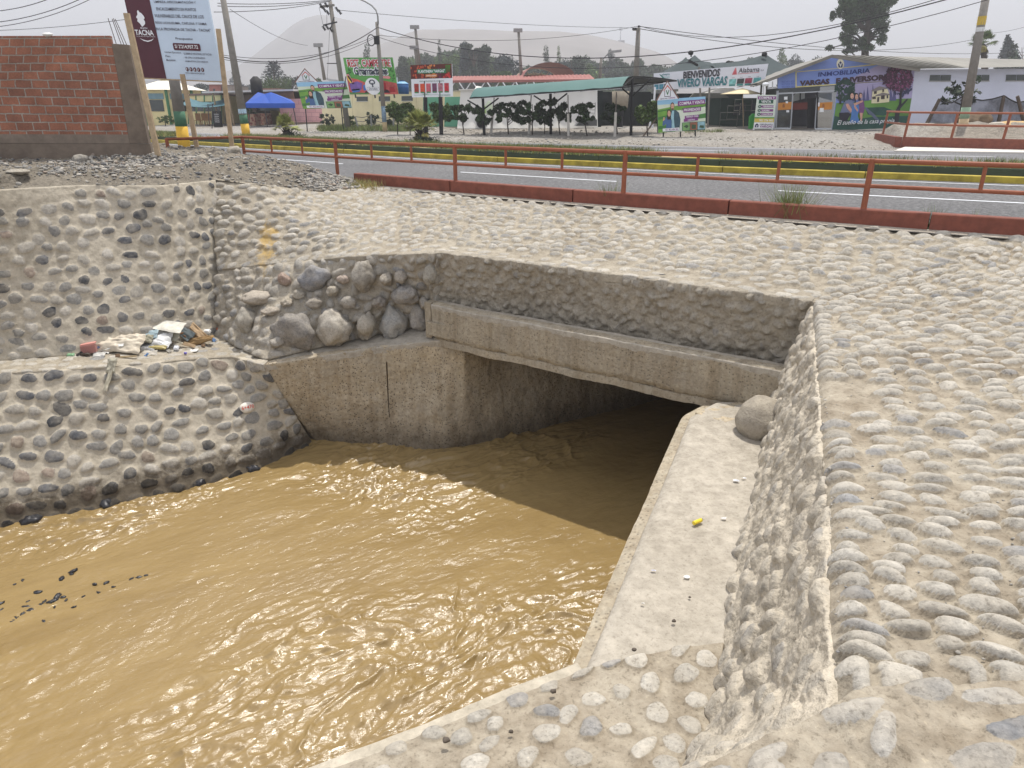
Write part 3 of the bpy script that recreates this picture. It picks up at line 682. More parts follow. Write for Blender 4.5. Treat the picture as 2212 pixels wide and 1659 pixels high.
# ------------------------------------------------------------------ litter on the concrete ledge
can = thing('drink_can', P(1506, 1127, -1.57), 'small yellow can lying on the pale concrete ledge', 'can')
ax = (P(1517, 1123, -1.57) - P(1496, 1132, -1.57)).normalized(); c0 = P(1506, 1127, -1.57)
MB().tube([c0 - ax * .04, c0 + ax * .045], .0165, n=18).build('body', plain((226, 200, 60), .35, .1, 30), can, smooth=False)
MB().tube([c0 + ax * .045, c0 + ax * .058], .0165, .012, n=18).build('lid', plain((190, 190, 185), .3, .1, 30, .8), can)
def scrap(px, py, w, c, label, name='foil_scrap', cat='litter', z=-1.59, group=None, hgt=.006, rough=.3, metal=0.0, seed=0):
    r = random.Random(seed + int(px)); p = P(px, py, z); m = MB(); n = 9; pts = []
    for i in range(n):
        a = 2 * math.pi * i / n; q = w * r.uniform(.45, 1); pts.append((p.x + math.cos(a) * q, p.y + math.sin(a) * q * .6, p.z + hgt * r.uniform(.4, 2.2)))
    m.add(pts + [(p.x, p.y, p.z + hgt * 2.8)], [(i, (i + 1) % n, n) for i in range(n)] + [tuple(range(n))[::-1]])
    o = m.build(name, plain(c, rough, .2, 40, metal), None); tag(o, label, cat, group); return o
scrap(1590, 1040, .045, (205, 208, 215), 'crumpled white paper scrap nearest the boulder on the concrete ledge')
scrap(1608, 1034, .03, (226, 228, 232), 'bright white shred at the foot of the right rough wall')
scrap(1564, 1121, .035, (214, 214, 214), 'clear plastic wrapper lying to the right of the yellow can')
scrap(1484, 1247, .035, (222, 222, 220), 'flattened white plastic strip in the middle of the ledge')
scrap(1411, 1234, .024, (190, 192, 205), 'silver and blue wrapper near the water edge of the ledge')
scrap(1389, 1305, .02, (214, 212, 205), 'tiny pale wrapper at the lower water edge of the ledge')
scrap(1529, 1580, .018, (92, 28, 26), 'dark red scrap at the foot of the near right wall', hgt=.01)
scrap(1527, 1535, .018, (235, 235, 228), 'crumpled white ball near the foot of the near wall', hgt=.012)
scrap(1430, 595, .05, (24, 22, 20), 'black torn rag on the rim above the rough wall', name='rag', z=-.36)
for x, y, s, lb_ in [(1370, 1403, .016, 'dark pebble at the lower end of the concrete ledge'), (1456, 1341, .014, 'dark brown pebble in the middle of the concrete ledge'), (1195, 1493, .018, 'grey pebble on the near bank edge beside the water'),
                     (963, 1599, .02, 'grey pebble on the near bank at the bottom edge of the view'), (1104, 1580, .014, 'small pebble on the near bank between two sunk cobbles'), (1490, 1290, .01, 'tiny pebble on the right half of the ledge')]:
    tag(rock('pebble', P(x, y, -1.585), s, s * .8, s * .7, plain((92, 84, 76), .8, .2, 30), int(x), sub=12, amp=.3), lb_, 'pebble')

# ------------------------------------------------------------------ rubbish heap on the left ledge
def sheet(name, cpx, w, h, c, label, cat, tilt=(0, 0, 0), dz=.05, crump=.25, res=14, rough=.6, seed=1, thick=.0, mat=None, group=None, bulge=.0, face=None):
    """a crumpled sheet or filled bag: closed pillow-like mesh"""
    c0 = on(LBt, LDb, cpx[0], cpx[1]) + Vector((0, 0, dz * .9)); n = res
    if face: c0 = on(LBb, LBt, cpx[0], cpx[1]) + nrm * .07
    if w > .04 and h > .04: w *= 1.3; h *= 1.2; bulge *= .3; crump *= 1.7; res += 8; n = res
    g = np.linspace(-1, 1, n); X, Y = np.meshgrid(g, g, indexing='ij'); X = X.ravel(); Y = Y.ravel()
    from mathutils import Euler
    Mx = np.array(Euler(tilt).to_matrix())
    p = np.stack([X, Y, X * 0], 1) + seed * 5.1
    zz = fbm(p, 1.7, 4, seed, .6) * crump; ox = fbm(p + 9, 1.2, 3, seed) * .18
    edge = np.clip(1 - np.maximum(np.abs(X), np.abs(Y)) ** 3, 0, 1) ** .5
    top = np.stack([(X + ox) * w, (Y + ox[::-1]) * h, (zz * .5 + bulge * edge) * (w + h) / 2 + thick * edge], 1)
    bot = top.copy(); bot[:, 2] = (zz * .5 - bulge * .3 * edge) * (w + h) / 2 - thick * edge - .002
    V = np.concatenate([top, bot]) @ Mx.T + np.array(tuple(c0))
    F = gridfaces(n, n); F = np.concatenate([F, F[:, ::-1] + n * n])
    o = npmesh(name, V, F, mat or plain(c, rough, .16, 14), None); tag(o, label, cat, group); return o
sheet('plastic_bag', (262, 752), .24, .15, (196, 186, 168), 'big off-white sack bulging at the middle of the rubbish heap', 'bag', (.55, .1, .1), .12, .35, 22, .45, 3, .03, bulge=.5)
sheet('plastic_bag', (335, 748), .20, .12, (204, 204, 202), 'shiny white bag with a yellow lower edge in the rubbish heap', 'bag', (.5, -.1, -.1), .1, .4, 20, .25, 5, .03, bulge=.5)
sheet('yellow_film', (340, 757), .15, .03, (178, 164, 112), 'strip of yellow plastic under the shiny white bag', 'litter', (.6, 0, -.05), .05, .3, 12, .35, 7, .01, bulge=.3)
sheet('carton', (362, 712), .20, .09, (206, 202, 190), 'torn pale carton lid lying on top of the rubbish heap', 'cardboard', (.45, .1, -.1), .33, .12, 10, .8, 9, .004)
sheet('carton', (370, 733), .12, .08, (172, 168, 152), 'ribbed grey cardboard sheet leaning below the carton lid', 'cardboard', (.75, .25, -.3), .2, .05, 10, .8, 11, .004)
sheet('blue_film', (330, 728), .07, .06, (150, 168, 174), 'light blue plastic showing at the left of the torn carton', 'litter', (.7, 0, 0), .22, .3, 10, .4, 13, .01)
sheet('dark_sheet', (398, 730), .13, .07, (84, 92, 94), 'dark teal sheet between the brown bags of the heap', 'litter', (.6, .35, -.5), .17, .2, 12, .6, 15, .01)
sheet('paper_bag', (420, 722), .20, .055, (164, 140, 110), 'long tan paper bag slanting down the right of the heap', 'bag', (.6, .5, -.55), .2, .25, 16, .8, 17, .02, bulge=.3)
sheet('paper_bag', (432, 744), .16, .05, (150, 122, 84), 'crumpled brown paper bag at the right foot of the heap', 'bag', (.4, -.15, .15), .07, .5, 18, .8, 19, .02, bulge=.5)
sheet('paper_bag', (400, 738), .08, .05, (128, 92, 62), 'small dark brown paper bag in the middle of the heap', 'bag', (.4, .3, -.3), .13, .5, 12, .8, 21, .02, bulge=.4)
sheet('plastic_bag', (448, 722), .055, .035, (232, 232, 230), 'small knotted white bag beside the red brick', 'bag', (.4, 0, .1), .09, .4, 14, .3, 23, .02, bulge=.7)
sheet('plastic_bag', (383, 758), .035, .035, (224, 226, 230), 'little white knotted bag below the brown bags', 'bag', (.6, 0, 0), .05, .4, 12, .3, 25, .02, bulge=.6)
sheet('paper_sheet', (238, 752), .16, .08, (214, 214, 210), 'spread white newspaper with blue print at the left of the heap', 'paper', (.4, -.15, .35), .12, .3, 16, .6, 27, .004)
sheet('blue_strap', (214, 758), .07, .018, (90, 104, 134), 'crumpled blue strip beside the pink box', 'litter', (.5, -.3, .5), .09, .4, 10, .5, 29, .006)
sheet('cloth_rag', (312, 733), .11, .06, (150, 146, 128), 'wadded grey and white cloth on the back of the heap', 'cloth', (.3, 0, 0), .15, .9, 20, .8, 31, .02, bulge=.5)
sheet('cardboard_strip', (375, 748), .17, .016, (176, 168, 146), 'long narrow cardboard strip across the middle of the heap', 'cardboard', (.5, .25, -.35), .12, .1, 8, .8, 33, .006)
sheet('cardboard_strip', (272, 773), .16, .02, (140, 124, 96), 'flattened brown cardboard under the off-white sack', 'cardboard', (.3, -.05, .1), .02, .3, 10, .8, 35, .006)
sheet('green_wrapper', (152, 771), .05, .025, (128, 166, 128), 'bright green wrapper at the far left end of the litter', 'litter', (.4, 0, .1), .03, .6, 12, .4, 37, .008, bulge=.4)
sheet('dark_wrapper', (183, 770), .07, .018, (70, 62, 54), 'dark brown wrapper between the green wrapper and the pink box', 'litter', (.4, 0, .1), .03, .6, 12, .6, 39, .008, bulge=.4)
sheet('purple_cap', (401, 767), .02, .012, (120, 110, 190), 'small purple cap under the brown paper bag', 'cap', (.4, 0, 0), .03, .1, 8, .4, 41, .01, bulge=.8)
sheet('rag_strip', (236, 812), .028, .23, (176, 170, 152), 'long dirty white rag hanging from the heap down the lower bank', 'cloth', (1.0, .0, -.3), -.05, .5, 20, .8, 43, .008, face=1)
sheet('rag_strip', (240, 788), .05, .09, (168, 164, 148), 'folded dirty rag at the head of the hanging strip', 'cloth', (1.1, .0, -.1), .0, .5, 16, .8, 45, .01, bulge=.3, face=1)
sheet('plastic_film', (300, 758), .16, .06, (206, 206, 204), 'torn white film spilling over the front edge of the ledge', 'litter', (.7, .05, .1), .03, .8, 16, .4, 51, .004)
sheet('plastic_film', (285, 738), .12, .07, (200, 202, 206), 'crinkled white film behind the off-white sack', 'litter', (.4, .1, -.2), .12, .8, 16, .4, 53, .004)
sheet('paper_sheet', (325, 765), .10, .04, (190, 184, 172), 'dirty paper sheet below the shiny white bag', 'paper', (.6, 0, .2), .02, .6, 12, .8, 55, .004)
sheet('paper_sheet', (350, 725), .10, .05, (216, 214, 208), 'creased white sheet under the torn carton lid', 'paper', (.7, .3, .3), .2, .5, 12, .7, 57, .004)
sheet('cardboard_strip', (410, 752), .10, .03, (150, 128, 100), 'bent brown cardboard flap at the right front of the heap', 'cardboard', (.5, .2, -.2), .06, .5, 12, .8, 59, .006)
sheet('plastic_film', (215, 770), .08, .04, (188, 186, 180), 'grey plastic film beside the pink basket', 'litter', (.5, 0, .2), .03, .8, 12, .5, 61, .004)
sheet('litter_scrap', (208, 768), 0.044, 0.027, (150, 146, 138), 'small crumpled grey scrap between the pink basket and the off-white sack', 'litter', (0.28, 0.29, -0.99), .03, 1.2, 10, .7, 70, .004)
sheet('litter_scrap', (228, 764), 0.045, 0.037, (214, 212, 206), 'small crumpled white scrap under the left end of the off-white sack', 'litter', (0.25, 0.04, 0.23), .03, 1.2, 10, .7, 71, .004)
sheet('litter_scrap', (255, 772), 0.031, 0.027, (110, 88, 66), 'small crumpled brown scrap at the front edge below the off-white sack', 'litter', (0.62, -0.04, 0.45), .03, 1.2, 10, .7, 72, .004)
sheet('litter_scrap', (228, 748), 0.035, 0.025, (170, 150, 120), 'small crumpled tan scrap beside the white newspaper', 'litter', (0.27, 0.01, 0.85), .03, 1.2, 10, .7, 73, .004)
sheet('litter_scrap', (175, 768), 0.048, 0.035, (48, 46, 46), 'small crumpled black scrap left of the pink basket', 'litter', (0.43, 0.20, -0.80), .03, 1.2, 10, .7, 74, .004)
sheet('litter_scrap', (318, 770), 0.039, 0.033, (80, 110, 150), 'small crumpled blue scrap right under the shiny white bag', 'litter', (0.64, -0.06, -0.82), .03, 1.2, 10, .7, 75, .004)
sheet('litter_scrap', (365, 762), 0.038, 0.024, (150, 146, 138), 'small crumpled grey scrap at the foot of the torn carton', 'litter', (0.37, 0.25, -0.60), .03, 1.2, 10, .7, 76, .004)
sheet('litter_scrap', (420, 760), 0.057, 0.037, (214, 212, 206), 'small crumpled white scrap in front of the brown paper bags', 'litter', (0.23, -0.10, -0.02), .03, 1.2, 10, .7, 77, .004)
sheet('litter_scrap', (440, 750), 0.031, 0.028, (110, 88, 66), 'small crumpled brown scrap between the brown bags and the knotted bag', 'litter', (0.74, -0.31, 0.19), .03, 1.2, 10, .7, 78, .004)
sheet('litter_scrap', (318, 742), 0.034, 0.031, (170, 150, 120), 'small crumpled tan scrap behind the shiny white bag', 'litter', (0.74, -0.24, -0.98), .03, 1.2, 10, .7, 79, .004)
sheet('litter_scrap', (166, 770), 0.033, 0.030, (48, 46, 46), 'small crumpled black scrap right of the green wrapper', 'litter', (0.21, -0.33, -0.01), .03, 1.2, 10, .7, 80, .004)
sheet('litter_scrap', (462, 738), 0.058, 0.028, (80, 110, 150), 'small crumpled blue scrap near the red brick', 'litter', (0.44, 0.11, -0.81), .03, 1.2, 10, .7, 81, .004)
c0 = on(LBt, LDb, 196, 766)
bx = thing('pink_box', c0, 'pink plastic basket lying at the left of the rubbish heap', 'basket')
u_, v_ = Vector((.2, .02, .03)), Vector((-.02, .08, .0)); o_ = c0 - u_ * .5 + Vector((0, -.02, .02))
m = MB()
for k in range(9): m.box(o_ + u_ * (k / 8.6), u_ * .03, v_ * .06, (0, 0, .12))
m.box(o_ + Vector((0, 0, .1)), u_, v_ * .1, (0, 0, .02)); m.box(o_, u_, v_ * .08, (0, 0, .015)); m.box(o_ + v_ * .1, u_, v_ * .9, (0, 0, .1))
m.build('body', plain((184, 134, 126), .5, .08, 20), bx)
MB().box(o_ + Vector((0, .01, .12)), u_, v_, (0, 0, .02)).build('rim', plain((206, 146, 136), .5, .05, 20), bx)
c0 = on(LBt, LDb, 256, 758); o = MB().box(c0 + Vector((-.04, -.06, .04)), (.1, .01, .02), (-.01, .05, .03), (-.01, -.01, .07)).build('pink_block', plain((204, 140, 130), .7, .12, 20), None); tag(o, 'small pink block tucked into the mouth of the off-white sack', 'block')
c0 = on(LBt, LDb, 474, 724); o = MB().box(c0 + Vector((-.07, .0, .02)), (.14, .03, .02), (-.03, .07, .02), (.01, -.01, .08)).build('brick', plain((188, 110, 78), .85, .15, 20), None); tag(o, 'broken red brick at the right end of the rubbish heap', 'brick')

# ================================================================== ROADS
def strip(name, xs, f0, f1, z, mat, n=1, zf=None, parent=None, **k):
    V = []; xs = np.asarray(xs, float)
    t = np.linspace(0, 1, n + 1)
    for x in xs:
        a, b_ = f0(x), f1(x)
        for q in t: V.append((x, a + (b_ - a) * q, z))
    F = gridfaces(len(xs), n + 1)[:, ::-1]
    F = F[:, ::-1]
    V = np.array(V)
    if zf is not None: V[:, 2] += zf(V[:, 0], V[:, 1])
    return npmesh(name, V, F, mat, parent, smooth=False, **k)
xs = np.concatenate([np.linspace(-70, -20, 26), np.linspace(-19, 24, 87)])
def asphalt(name, lo, hi, speck):
    m, n, l, b = newmat(name); p = gcoord(n)
    a = noise(n, l, .35, 4, .6, p); f = noise(n, l, 11, 6, .95, p)
    c = ramp(n, l, a.outputs[0], [(.3, lo), (.7, hi)]).outputs[0]
    s = ramp(n, l, f.outputs[0], [(.36, (.35, .35, .35)), (.5, (1, 1, 1)), (.60, (2.3, 2.3, 2.3))]).outputs[0]
    c = mixc(n, l, speck, c, mixc(n, l, 1, c, s, 'MULTIPLY')); l.new(c, b.inputs['Base Color']); b.inputs['Roughness'].default_value = .9
    bumped(n, l, b, f.outputs[0], .6, .012); return m
M_asph = asphalt('coarse_grey_asphalt', (.08, .08, .083), (.115, .114, .115), 1.0)
M_asph2 = asphalt('smooth_grey_asphalt', (.11, .11, .116), (.15, .149, .153), .7)
M_line = plain((205, 208, 212), .7, .12, 4)
strip('near_road', xs, lambda x: NCY(x) - .06, lambda x: YKY(x) + .3, 0.0, M_asph, kind='structure')
strip('far_road', xs, lambda x: YKY(x) + 2.2, FEY, 0.0, M_asph2, kind='structure')
strip('road_marking', xs, lambda x: YKY(x) - .62, lambda x: YKY(x) - .50, .006, M_line, kind='structure')
strip('road_marking', xs, lambda x: FEY(x) - .75, lambda x: FEY(x) - .58, .006, M_line, kind='structure')
for x0, x1 in [(-8.6, -4.9), (-1.3, 2.3), (5.2, 8.8), (-16, -12), (11.8, 15)]:
    q = np.linspace(x0, x1, 12); strip('road_marking', q, lambda x: (NCY(x) * .48 + YKY(x) * .52), lambda x: (NCY(x) * .48 + YKY(x) * .52) + .15, .006, M_line, kind='structure')
for x0, x1 in [(-17, -12), (-5, -1), (3.3, 8.2), (12, 16), (-27, -22)]:
    q = np.linspace(x0, x1, 12); strip('road_marking', q, lambda x: FEY(x) - 3.3, lambda x: FEY(x) - 3.12, .006, M_line, kind='structure')
# far ground, one sheet out to the horizon
gx = np.concatenate([-np.geomspace(2500, 60, 26), np.linspace(-58, 50, 136), np.geomspace(54, 2500, 26)])
gy = np.concatenate([[-.02, 1, 2.5, 4.5, 7, 10], np.linspace(12, 45, 84), np.geomspace(47, 3500, 40)])
X, O = np.meshgrid(gx, gy, indexing='ij'); X = X.ravel(); O = O.ravel()
Yb = np.interp(X, [-2500, -60] + NCX[1:] + [60], [66, 66] + NCYV[1:] + [-12]); Y = Yb + O
far = np.clip((Y - FEY(X)) / 3, 0, 1)
Z = -.03 + gz(X, Y) + far * (fbm(np.stack([X, Y, X * 0], 1), .45, 4, 3) * .10 + .04)
m, n, l, b = newmat('stony_dust_ground'); p = gcoord(n)
a = noise(n, l, .12, 5, .6, p); f = noise(n, l, 5, 6, .75, p); g2 = noise(n, l, 16, 4, .8, p)
c = ramp(n, l, a.outputs[0], [(.35, (.25, .22, .18)), (.6, (.32, .305, .28))]).outputs[0]
c = mixc(n, l, .8, c, mixc(n, l, 1, c, ramp(n, l, f.outputs[0], [(.3, (.5, .48, .45)), (.6, (1.25, 1.25, 1.25))]).outputs[0], 'MULTIPLY'))
c = mixc(n, l, .7, c, mixc(n, l, 1, c, ramp(n, l, g2.outputs[0], [(.35, (.55, .55, .55)), (.65, (1.5, 1.5, 1.5))]).outputs[0], 'MULTIPLY'))
l.new(c, b.inputs['Base Color']); b.inputs['Roughness'].default_value = .95
h = bumped(n, l, b, f.outputs[0], .8, .12); bumped(n, l, b, g2.outputs[0], .8, .05, h); M_ground = m
npmesh('ground', np.stack([X, Y, Z], 1), gridfaces(len(gx), len(gy)), M_ground, kind='structure', label='stony dusty ground beyond the far road', category='ground')

# ---- orange kerb, railing
M_or = plain((138, 80, 56), .55, .16, 5, bump=.001); M_or2 = plain((122, 70, 56), .7, .22, 7, bump=.002)
def kerbline(xa, xb, yf, z0, z1, w, mat, root, name='kerb_block', step=1.6, gap=.012, front=0.0):
    x = xa
    while x < xb - .1:
        s = step / math.hypot(1, (yf(x + .5) - yf(x))); e = min(xb, x + s)
        a = Vector((x + gap, float(yf(x)) - front, z0)); b_ = Vector((e - gap, float(yf(e)) - front, z0)); d_ = b_ - a
        nn = Vector((-d_.y, d_.x, 0)).normalized()
        if nn.y < 0: nn = -nn
        m = MB(); h = Vector((0, 0, z1 - z0)); c_ = .014
        prof = [(0, 0), (0, z1 - z0 - c_), (c_, z1 - z0), (w - c_, z1 - z0), (w, z1 - z0 - c_), (w, 0)]
        vs = [a + nn * p_ + Vector((0, 0, q_)) for p_, q_ in prof] + [b_ + nn * p_ + Vector((0, 0, q_)) for p_, q_ in prof]
        k = len(prof); m.add(vs, [(i, i + 1, k + i + 1, k + i) for i in range(k - 1)] + [tuple(range(k))[::-1], tuple(range(k, 2 * k))])
        m.build(name, mat, root); x = e
kb = thing('orange_kerb', (1.8, NCY(1.8), 0), 'long brick orange concrete kerb along the near edge of the road', 'kerb')
kerbline(-3.3, 14, NCY, -.06, .25, .17, M_or2, kb, step=2.3, front=.12)
# cement strip at the foot of the kerb
mb = MB()
ks = thing('footing', (1.8, NCY(1.8), 0), 'thin pale cement footing under the orange kerb', 'kerb', kind='structure')
strip('cement_strip', np.linspace(-2.6, 9, 40), lambda x: NCY(x) - .36, lambda x: NCY(x) - .1, .055, M_slab, n=3, zf=lambda x, y: (y - NCY(x)) * .06, parent=None, kind='structure', label='thin cement footing along the foot of the orange kerb', category='footing')
COL.objects.unlink(ks); bpy.data.objects.remove(ks)
rl = thing('railing', (-1, NCY(-1), .25), 'near orange steel railing with two rails in front of the road', 'railing')
def rp(x, z): return Vector((x, float(NCY(x)) - .03, z))
px_posts = [(523, 299), (723, 309), (982, 320), (1351, 331), (1885, 345)]
def railx(px):
    xs_ = np.linspace(-9, 12, 2101); q = proj(np.stack([xs_, NCY(xs_) - .03, xs_ * 0 + .86], -1)); return float(xs_[np.abs(q[:, 0] - px).argmin()])
tall = [railx(a) for a, _ in px_posts] + [8.0, 11.2]
RAD = .032
for x in tall:
    b0 = .02 if x < -3.4 else .24
    MB().tube([rp(x, b0), rp(x, .885)], .038, n=12).build('post', M_or, rl, smooth=False)
for i in range(len(tall) - 1):
    for t in (1 / 3, 2 / 3):
        x = tall[i] + (tall[i + 1] - tall[i]) * t
        MB().tube([rp(x, .545), rp(x, .86)], .024, n=10).build('baluster', M_or, rl)
rx = list(np.linspace(tall[0], tall[-1] + .5, 50))
eA, eB = PY(360, 303, 16.4), PY(360, 303, 16.4)
MB().tube([Vector((eA.x, eA.y, .86))] + [rp(x, .86) for x in rx], RAD, n=10).build('top_rail', M_or, rl, smooth=True)
MB().tube([rp(x, .545) for x in rx], RAD * .85, n=10).build('lower_rail', M_or, rl, smooth=True)
MB().tube([Vector((eA.x, eA.y, .0)), Vector((eA.x, eA.y, .88))], .038, n=10).build('post', M_or, rl)
mb = MB().tube([Vector((eA.x + 2.0, eA.y + .1, .14)), rp(tall[0], .14)], .03, n=8); mb.build('lower_rail', M_or, rl)

# ---- median: yellow kerb, dark green wall, weeds on top
M_yel = plain((168, 150, 58), .65, .35, 3, bump=.002); M_grn = plain((62, 74, 60), .8, .18, 1.6, bump=.003)
yk = thing('yellow_kerb', (0, YKY(0), 0), 'chipped yellow painted kerb along the far side of the near road', 'kerb')
kerbline(-34, 16, YKY, 0, .14, .16, M_yel, yk, step=3.0)
gw = thing('median_wall', (0, YKY(0) + .3, 0), 'low dark green median wall behind the yellow kerb', 'median wall')
kerbline(-34, 18, lambda x: YKY(x) + .33, 0, .29, .14, M_grn, gw, name='wall_block', step=3.0, gap=.008)
yt = thing('yellow_edging', (9, YKY(9) + .35, .29), 'thin yellow edging on top of the green median wall', 'kerb')
kerbline(4.5, 18, lambda x: YKY(x) + .36, .292, .315, .10, M_yel, yt, name='edging_block', step=3.0)
M_med = plain((150, 128, 92), .95, .35, 2.2, bump=.02)
strip('median_soil', xs, lambda x: YKY(x) + .42, lambda x: YKY(x) + 2.25, .27, M_med, n=6, zf=lambda x, y: fbm(np.stack([x, y, x * 0], 1), 1.5, 3, 4) * .05 - np.clip((y - YKY(x) - 1.9) / .35, 0, 1) * .3, kind='structure')
strip('kerb_shoulder', xs[xs < -2.8], lambda x: NCY(x) - 2.0, lambda x: NCY(x) - .0, -.03, M_ground, kind='structure')
strip('kerb_shoulder', xs, lambda x: YKY(x) + .1, lambda x: YKY(x) + .4, .1, M_med, kind='structure')

# ================================================================== LEFT DIRT MOUND
topline = [P(-900, 470, .65)] + LUt + [P(573, 401, .3), P(640, 412, .15), P(700, 412, .11), nc(-2.65, .06, .2)]
TX = [p.x for p in topline]; TY = [p.y for p in topline]; TZ = [p.z for p in topline]
o_ = np.argsort(TX); TX, TY, TZ = np.array(TX)[o_], np.array(TY)[o_], np.array(TZ)[o_]
gx = np.linspace(-14, -2.66, 420); V = []; nv = 240
gyv = np.linspace(0, 1, nv)
GX = np.repeat(gx, nv); T = np.tile(gyv, len(gx)); y0 = np.interp(GX, TX, TY); y1 = NCY(GX) - .1; y1 = np.maximum(y1, y0 + .3)
GY = y0 + (y1 - y0) * T; z0 = np.interp(GX, TX, TZ)
pp = np.stack([GX, GY, GX * 0], 1)
dist = GY - y0
def moundz(x, y, z0, dist, back):
    crest = np.interp(x, [-14, -9, -6.6, -5.2, -4.0, -3.2, -2.6], [.72, .66, .64, .56, .34, .16, .06])
    a = np.clip(dist / 1.3, 0, 1); a = a * a * (3 - 2 * a)
    z = z0 + (crest - z0) * a
    b_ = np.clip(1 - back / np.interp(x, [-9, -6, -4, -2.7], [1.2, 1.4, 1.0, .3]), 0, 1); b_ = b_ * b_ * (3 - 2 * b_)
    return z * (1 - b_) + .0 * b_
GZ = moundz(GX, GY, z0, dist, y1 - GY)
amp = np.clip(dist / .25, 0, 1)
GZ = GZ + (fbm(pp, 1.2, 5, 61) * .10 + fbm(pp, 9, 4, 62) * .035) * amp - .0
M_dirt = stone_mat('loose_dirt_and_gravel', (.175, .155, .125), (.265, .235, .19), 0, fine=.03, grain=30, speck=.8)
Vd = np.stack([GX, GY, GZ], 1); cl = np.zeros((len(Vd), 4))
npmesh('dirt_mound', Vd, gridfaces(len(gx), nv), M_dirt, col=cl, kind='structure', label='mound of dirt and gravel above the left bank', category='ground')
def moundat(x, y):
    i = int(np.clip(round((x + 14) / (14 - 2.66) * 419), 0, 419)); j = int(np.clip(round((y - y0[i * nv]) / (y1[i * nv] - y0[i * nv]) * (nv - 1)), 0, nv - 1)); return float(GZ[i * nv + j])
# gravel lying on the mound (uncountable)
def stonesoup(name, pts, mat, pal, seed, label, cat='gravel'):
    rng = np.random.default_rng(seed); n = len(pts)
    D = np.array([(1, 0, 0), (-1, 0, 0), (0, 1, 0), (0, -1, 0), (0, 0, 1), (0, 0, -1)], float)
    ico = [(0, 2, 4), (2, 1, 4), (1, 3, 4), (3, 0, 4), (2, 0, 5), (1, 2, 5), (3, 1, 5), (0, 3, 5)]
    # subdivide the octahedron once for rounder pebbles
    vs = [tuple(d) for d in D]; fs = []
    cache = {}
    def mid(a, b_):
        k = (min(a, b_), max(a, b_))
        if k not in cache:
            m_ = (np.array(vs[a]) + np.array(vs[b_])); m_ /= np.linalg.norm(m_); vs.append(tuple(m_)); cache[k] = len(vs) - 1
        return cache[k]
    for a, b_, c_ in ico:
        ab, bc, ca = mid(a, b_), mid(b_, c_), mid(c_, a); fs += [(a, ab, ca), (ab, b_, bc), (ca, bc, c_), (ab, bc, ca)]
    U = np.array(vs); Fq = np.array(fs); P_ = np.array([p[:3] for p in pts]); S = np.array([p[3] for p in pts])
    sc_ = S[:, None] * rng.uniform(.55, 1.3, (n, 3)) * np.array([1, .85, .6]); an = rng.uniform(0, 6.28, n); ca, sa = np.cos(an), np.sin(an)
    V = U[None] * (1 + rng.uniform(-.18, .18, (n, len(U), 1))) * sc_[:, None, :]
    x = V[..., 0] * ca[:, None] - V[..., 1] * sa[:, None]; y = V[..., 0] * sa[:, None] + V[..., 1] * ca[:, None]
    V = np.stack([x, y, V[..., 2]], -1) + P_[:, None, :]
    F = (Fq[None] + (np.arange(n) * len(U))[:, None, None]).reshape(-1, 3)
    r_ = random.Random(seed); c_ = np.array([palette(r_, pal) for _ in range(n)]); cl = np.ones((n, len(U), 4)); cl[..., :3] = c_[:, None, :]
    return npmesh(name, V.reshape(-1, 3), F, mat, col=cl.reshape(-1, 4), smooth=False, kind='stuff', label=label, category=cat)
M_grav = stone_mat('loose_pebbles', (.3, .27, .22), (.4, .36, .3), .08, fine=.003, grain=90, speck=.3)
rng = np.random.default_rng(5); pts = []
while len(pts) < 12000:
    x = rng.uniform(-10.5, -2.9); i = int((x + 14) / (14 - 2.66) * 419); t = rng.uniform(0, 1); ya, yb = y0[i * nv], y1[i * nv]; y = ya + (yb - ya) * t
    d_ = y - ya
    dens = .15 + .85 * (fbm(np.array([[x, y, 0.0]]), .9, 3, 77)[0] > -.05)
    if x < -7.8: dens *= .35
    if d_ < .5 and x < -5: dens *= .12
    if rng.random() > dens: continue
    s = rng.choice([.014, .02, .03, .045], p=[.4, .33, .2, .07]); pts.append((x, y, moundat(x, y) + s * .3, s))
stonesoup('gravel', pts, M_grav, 'grey', 3, 'loose grey gravel strewn over the dirt mound')
for i, (x, y, s, lb_) in enumerate([(182, 325, .17, 'rounded cream boulder leaning against the foot of the brick wall'), (173, 344, .11, 'lower grey boulder under the cream one by the brick wall'), (168, 322, .12, 'rough pale lump stacked beside the cream boulder'),
                          (905 - 400, 326, .13, 'pale half-buried rock on the crest of the dirt mound'), (435, 345, .1, 'grey flat rock on the right side of the dirt mound'), (40, 371, .13, 'flat pale slab of stone lying on the bare dirt at the far left')]):
    d_ = ray(x, y); t = 8.0
    while t < 30:
        p = EYE + d_ * t
        if p.x < -2.7 and p.z <= moundat(p.x, p.y) + s * .3: break
        t += .05
    tag(rock('boulder', p, s * 1.15, s, s * (.3 if i == 5 else .8), M_rockdust if i != 1 else M_rock, 300 + i, amp=.22 if i != 2 else .4, sub=26, yaw=i), lb_, 'boulder')
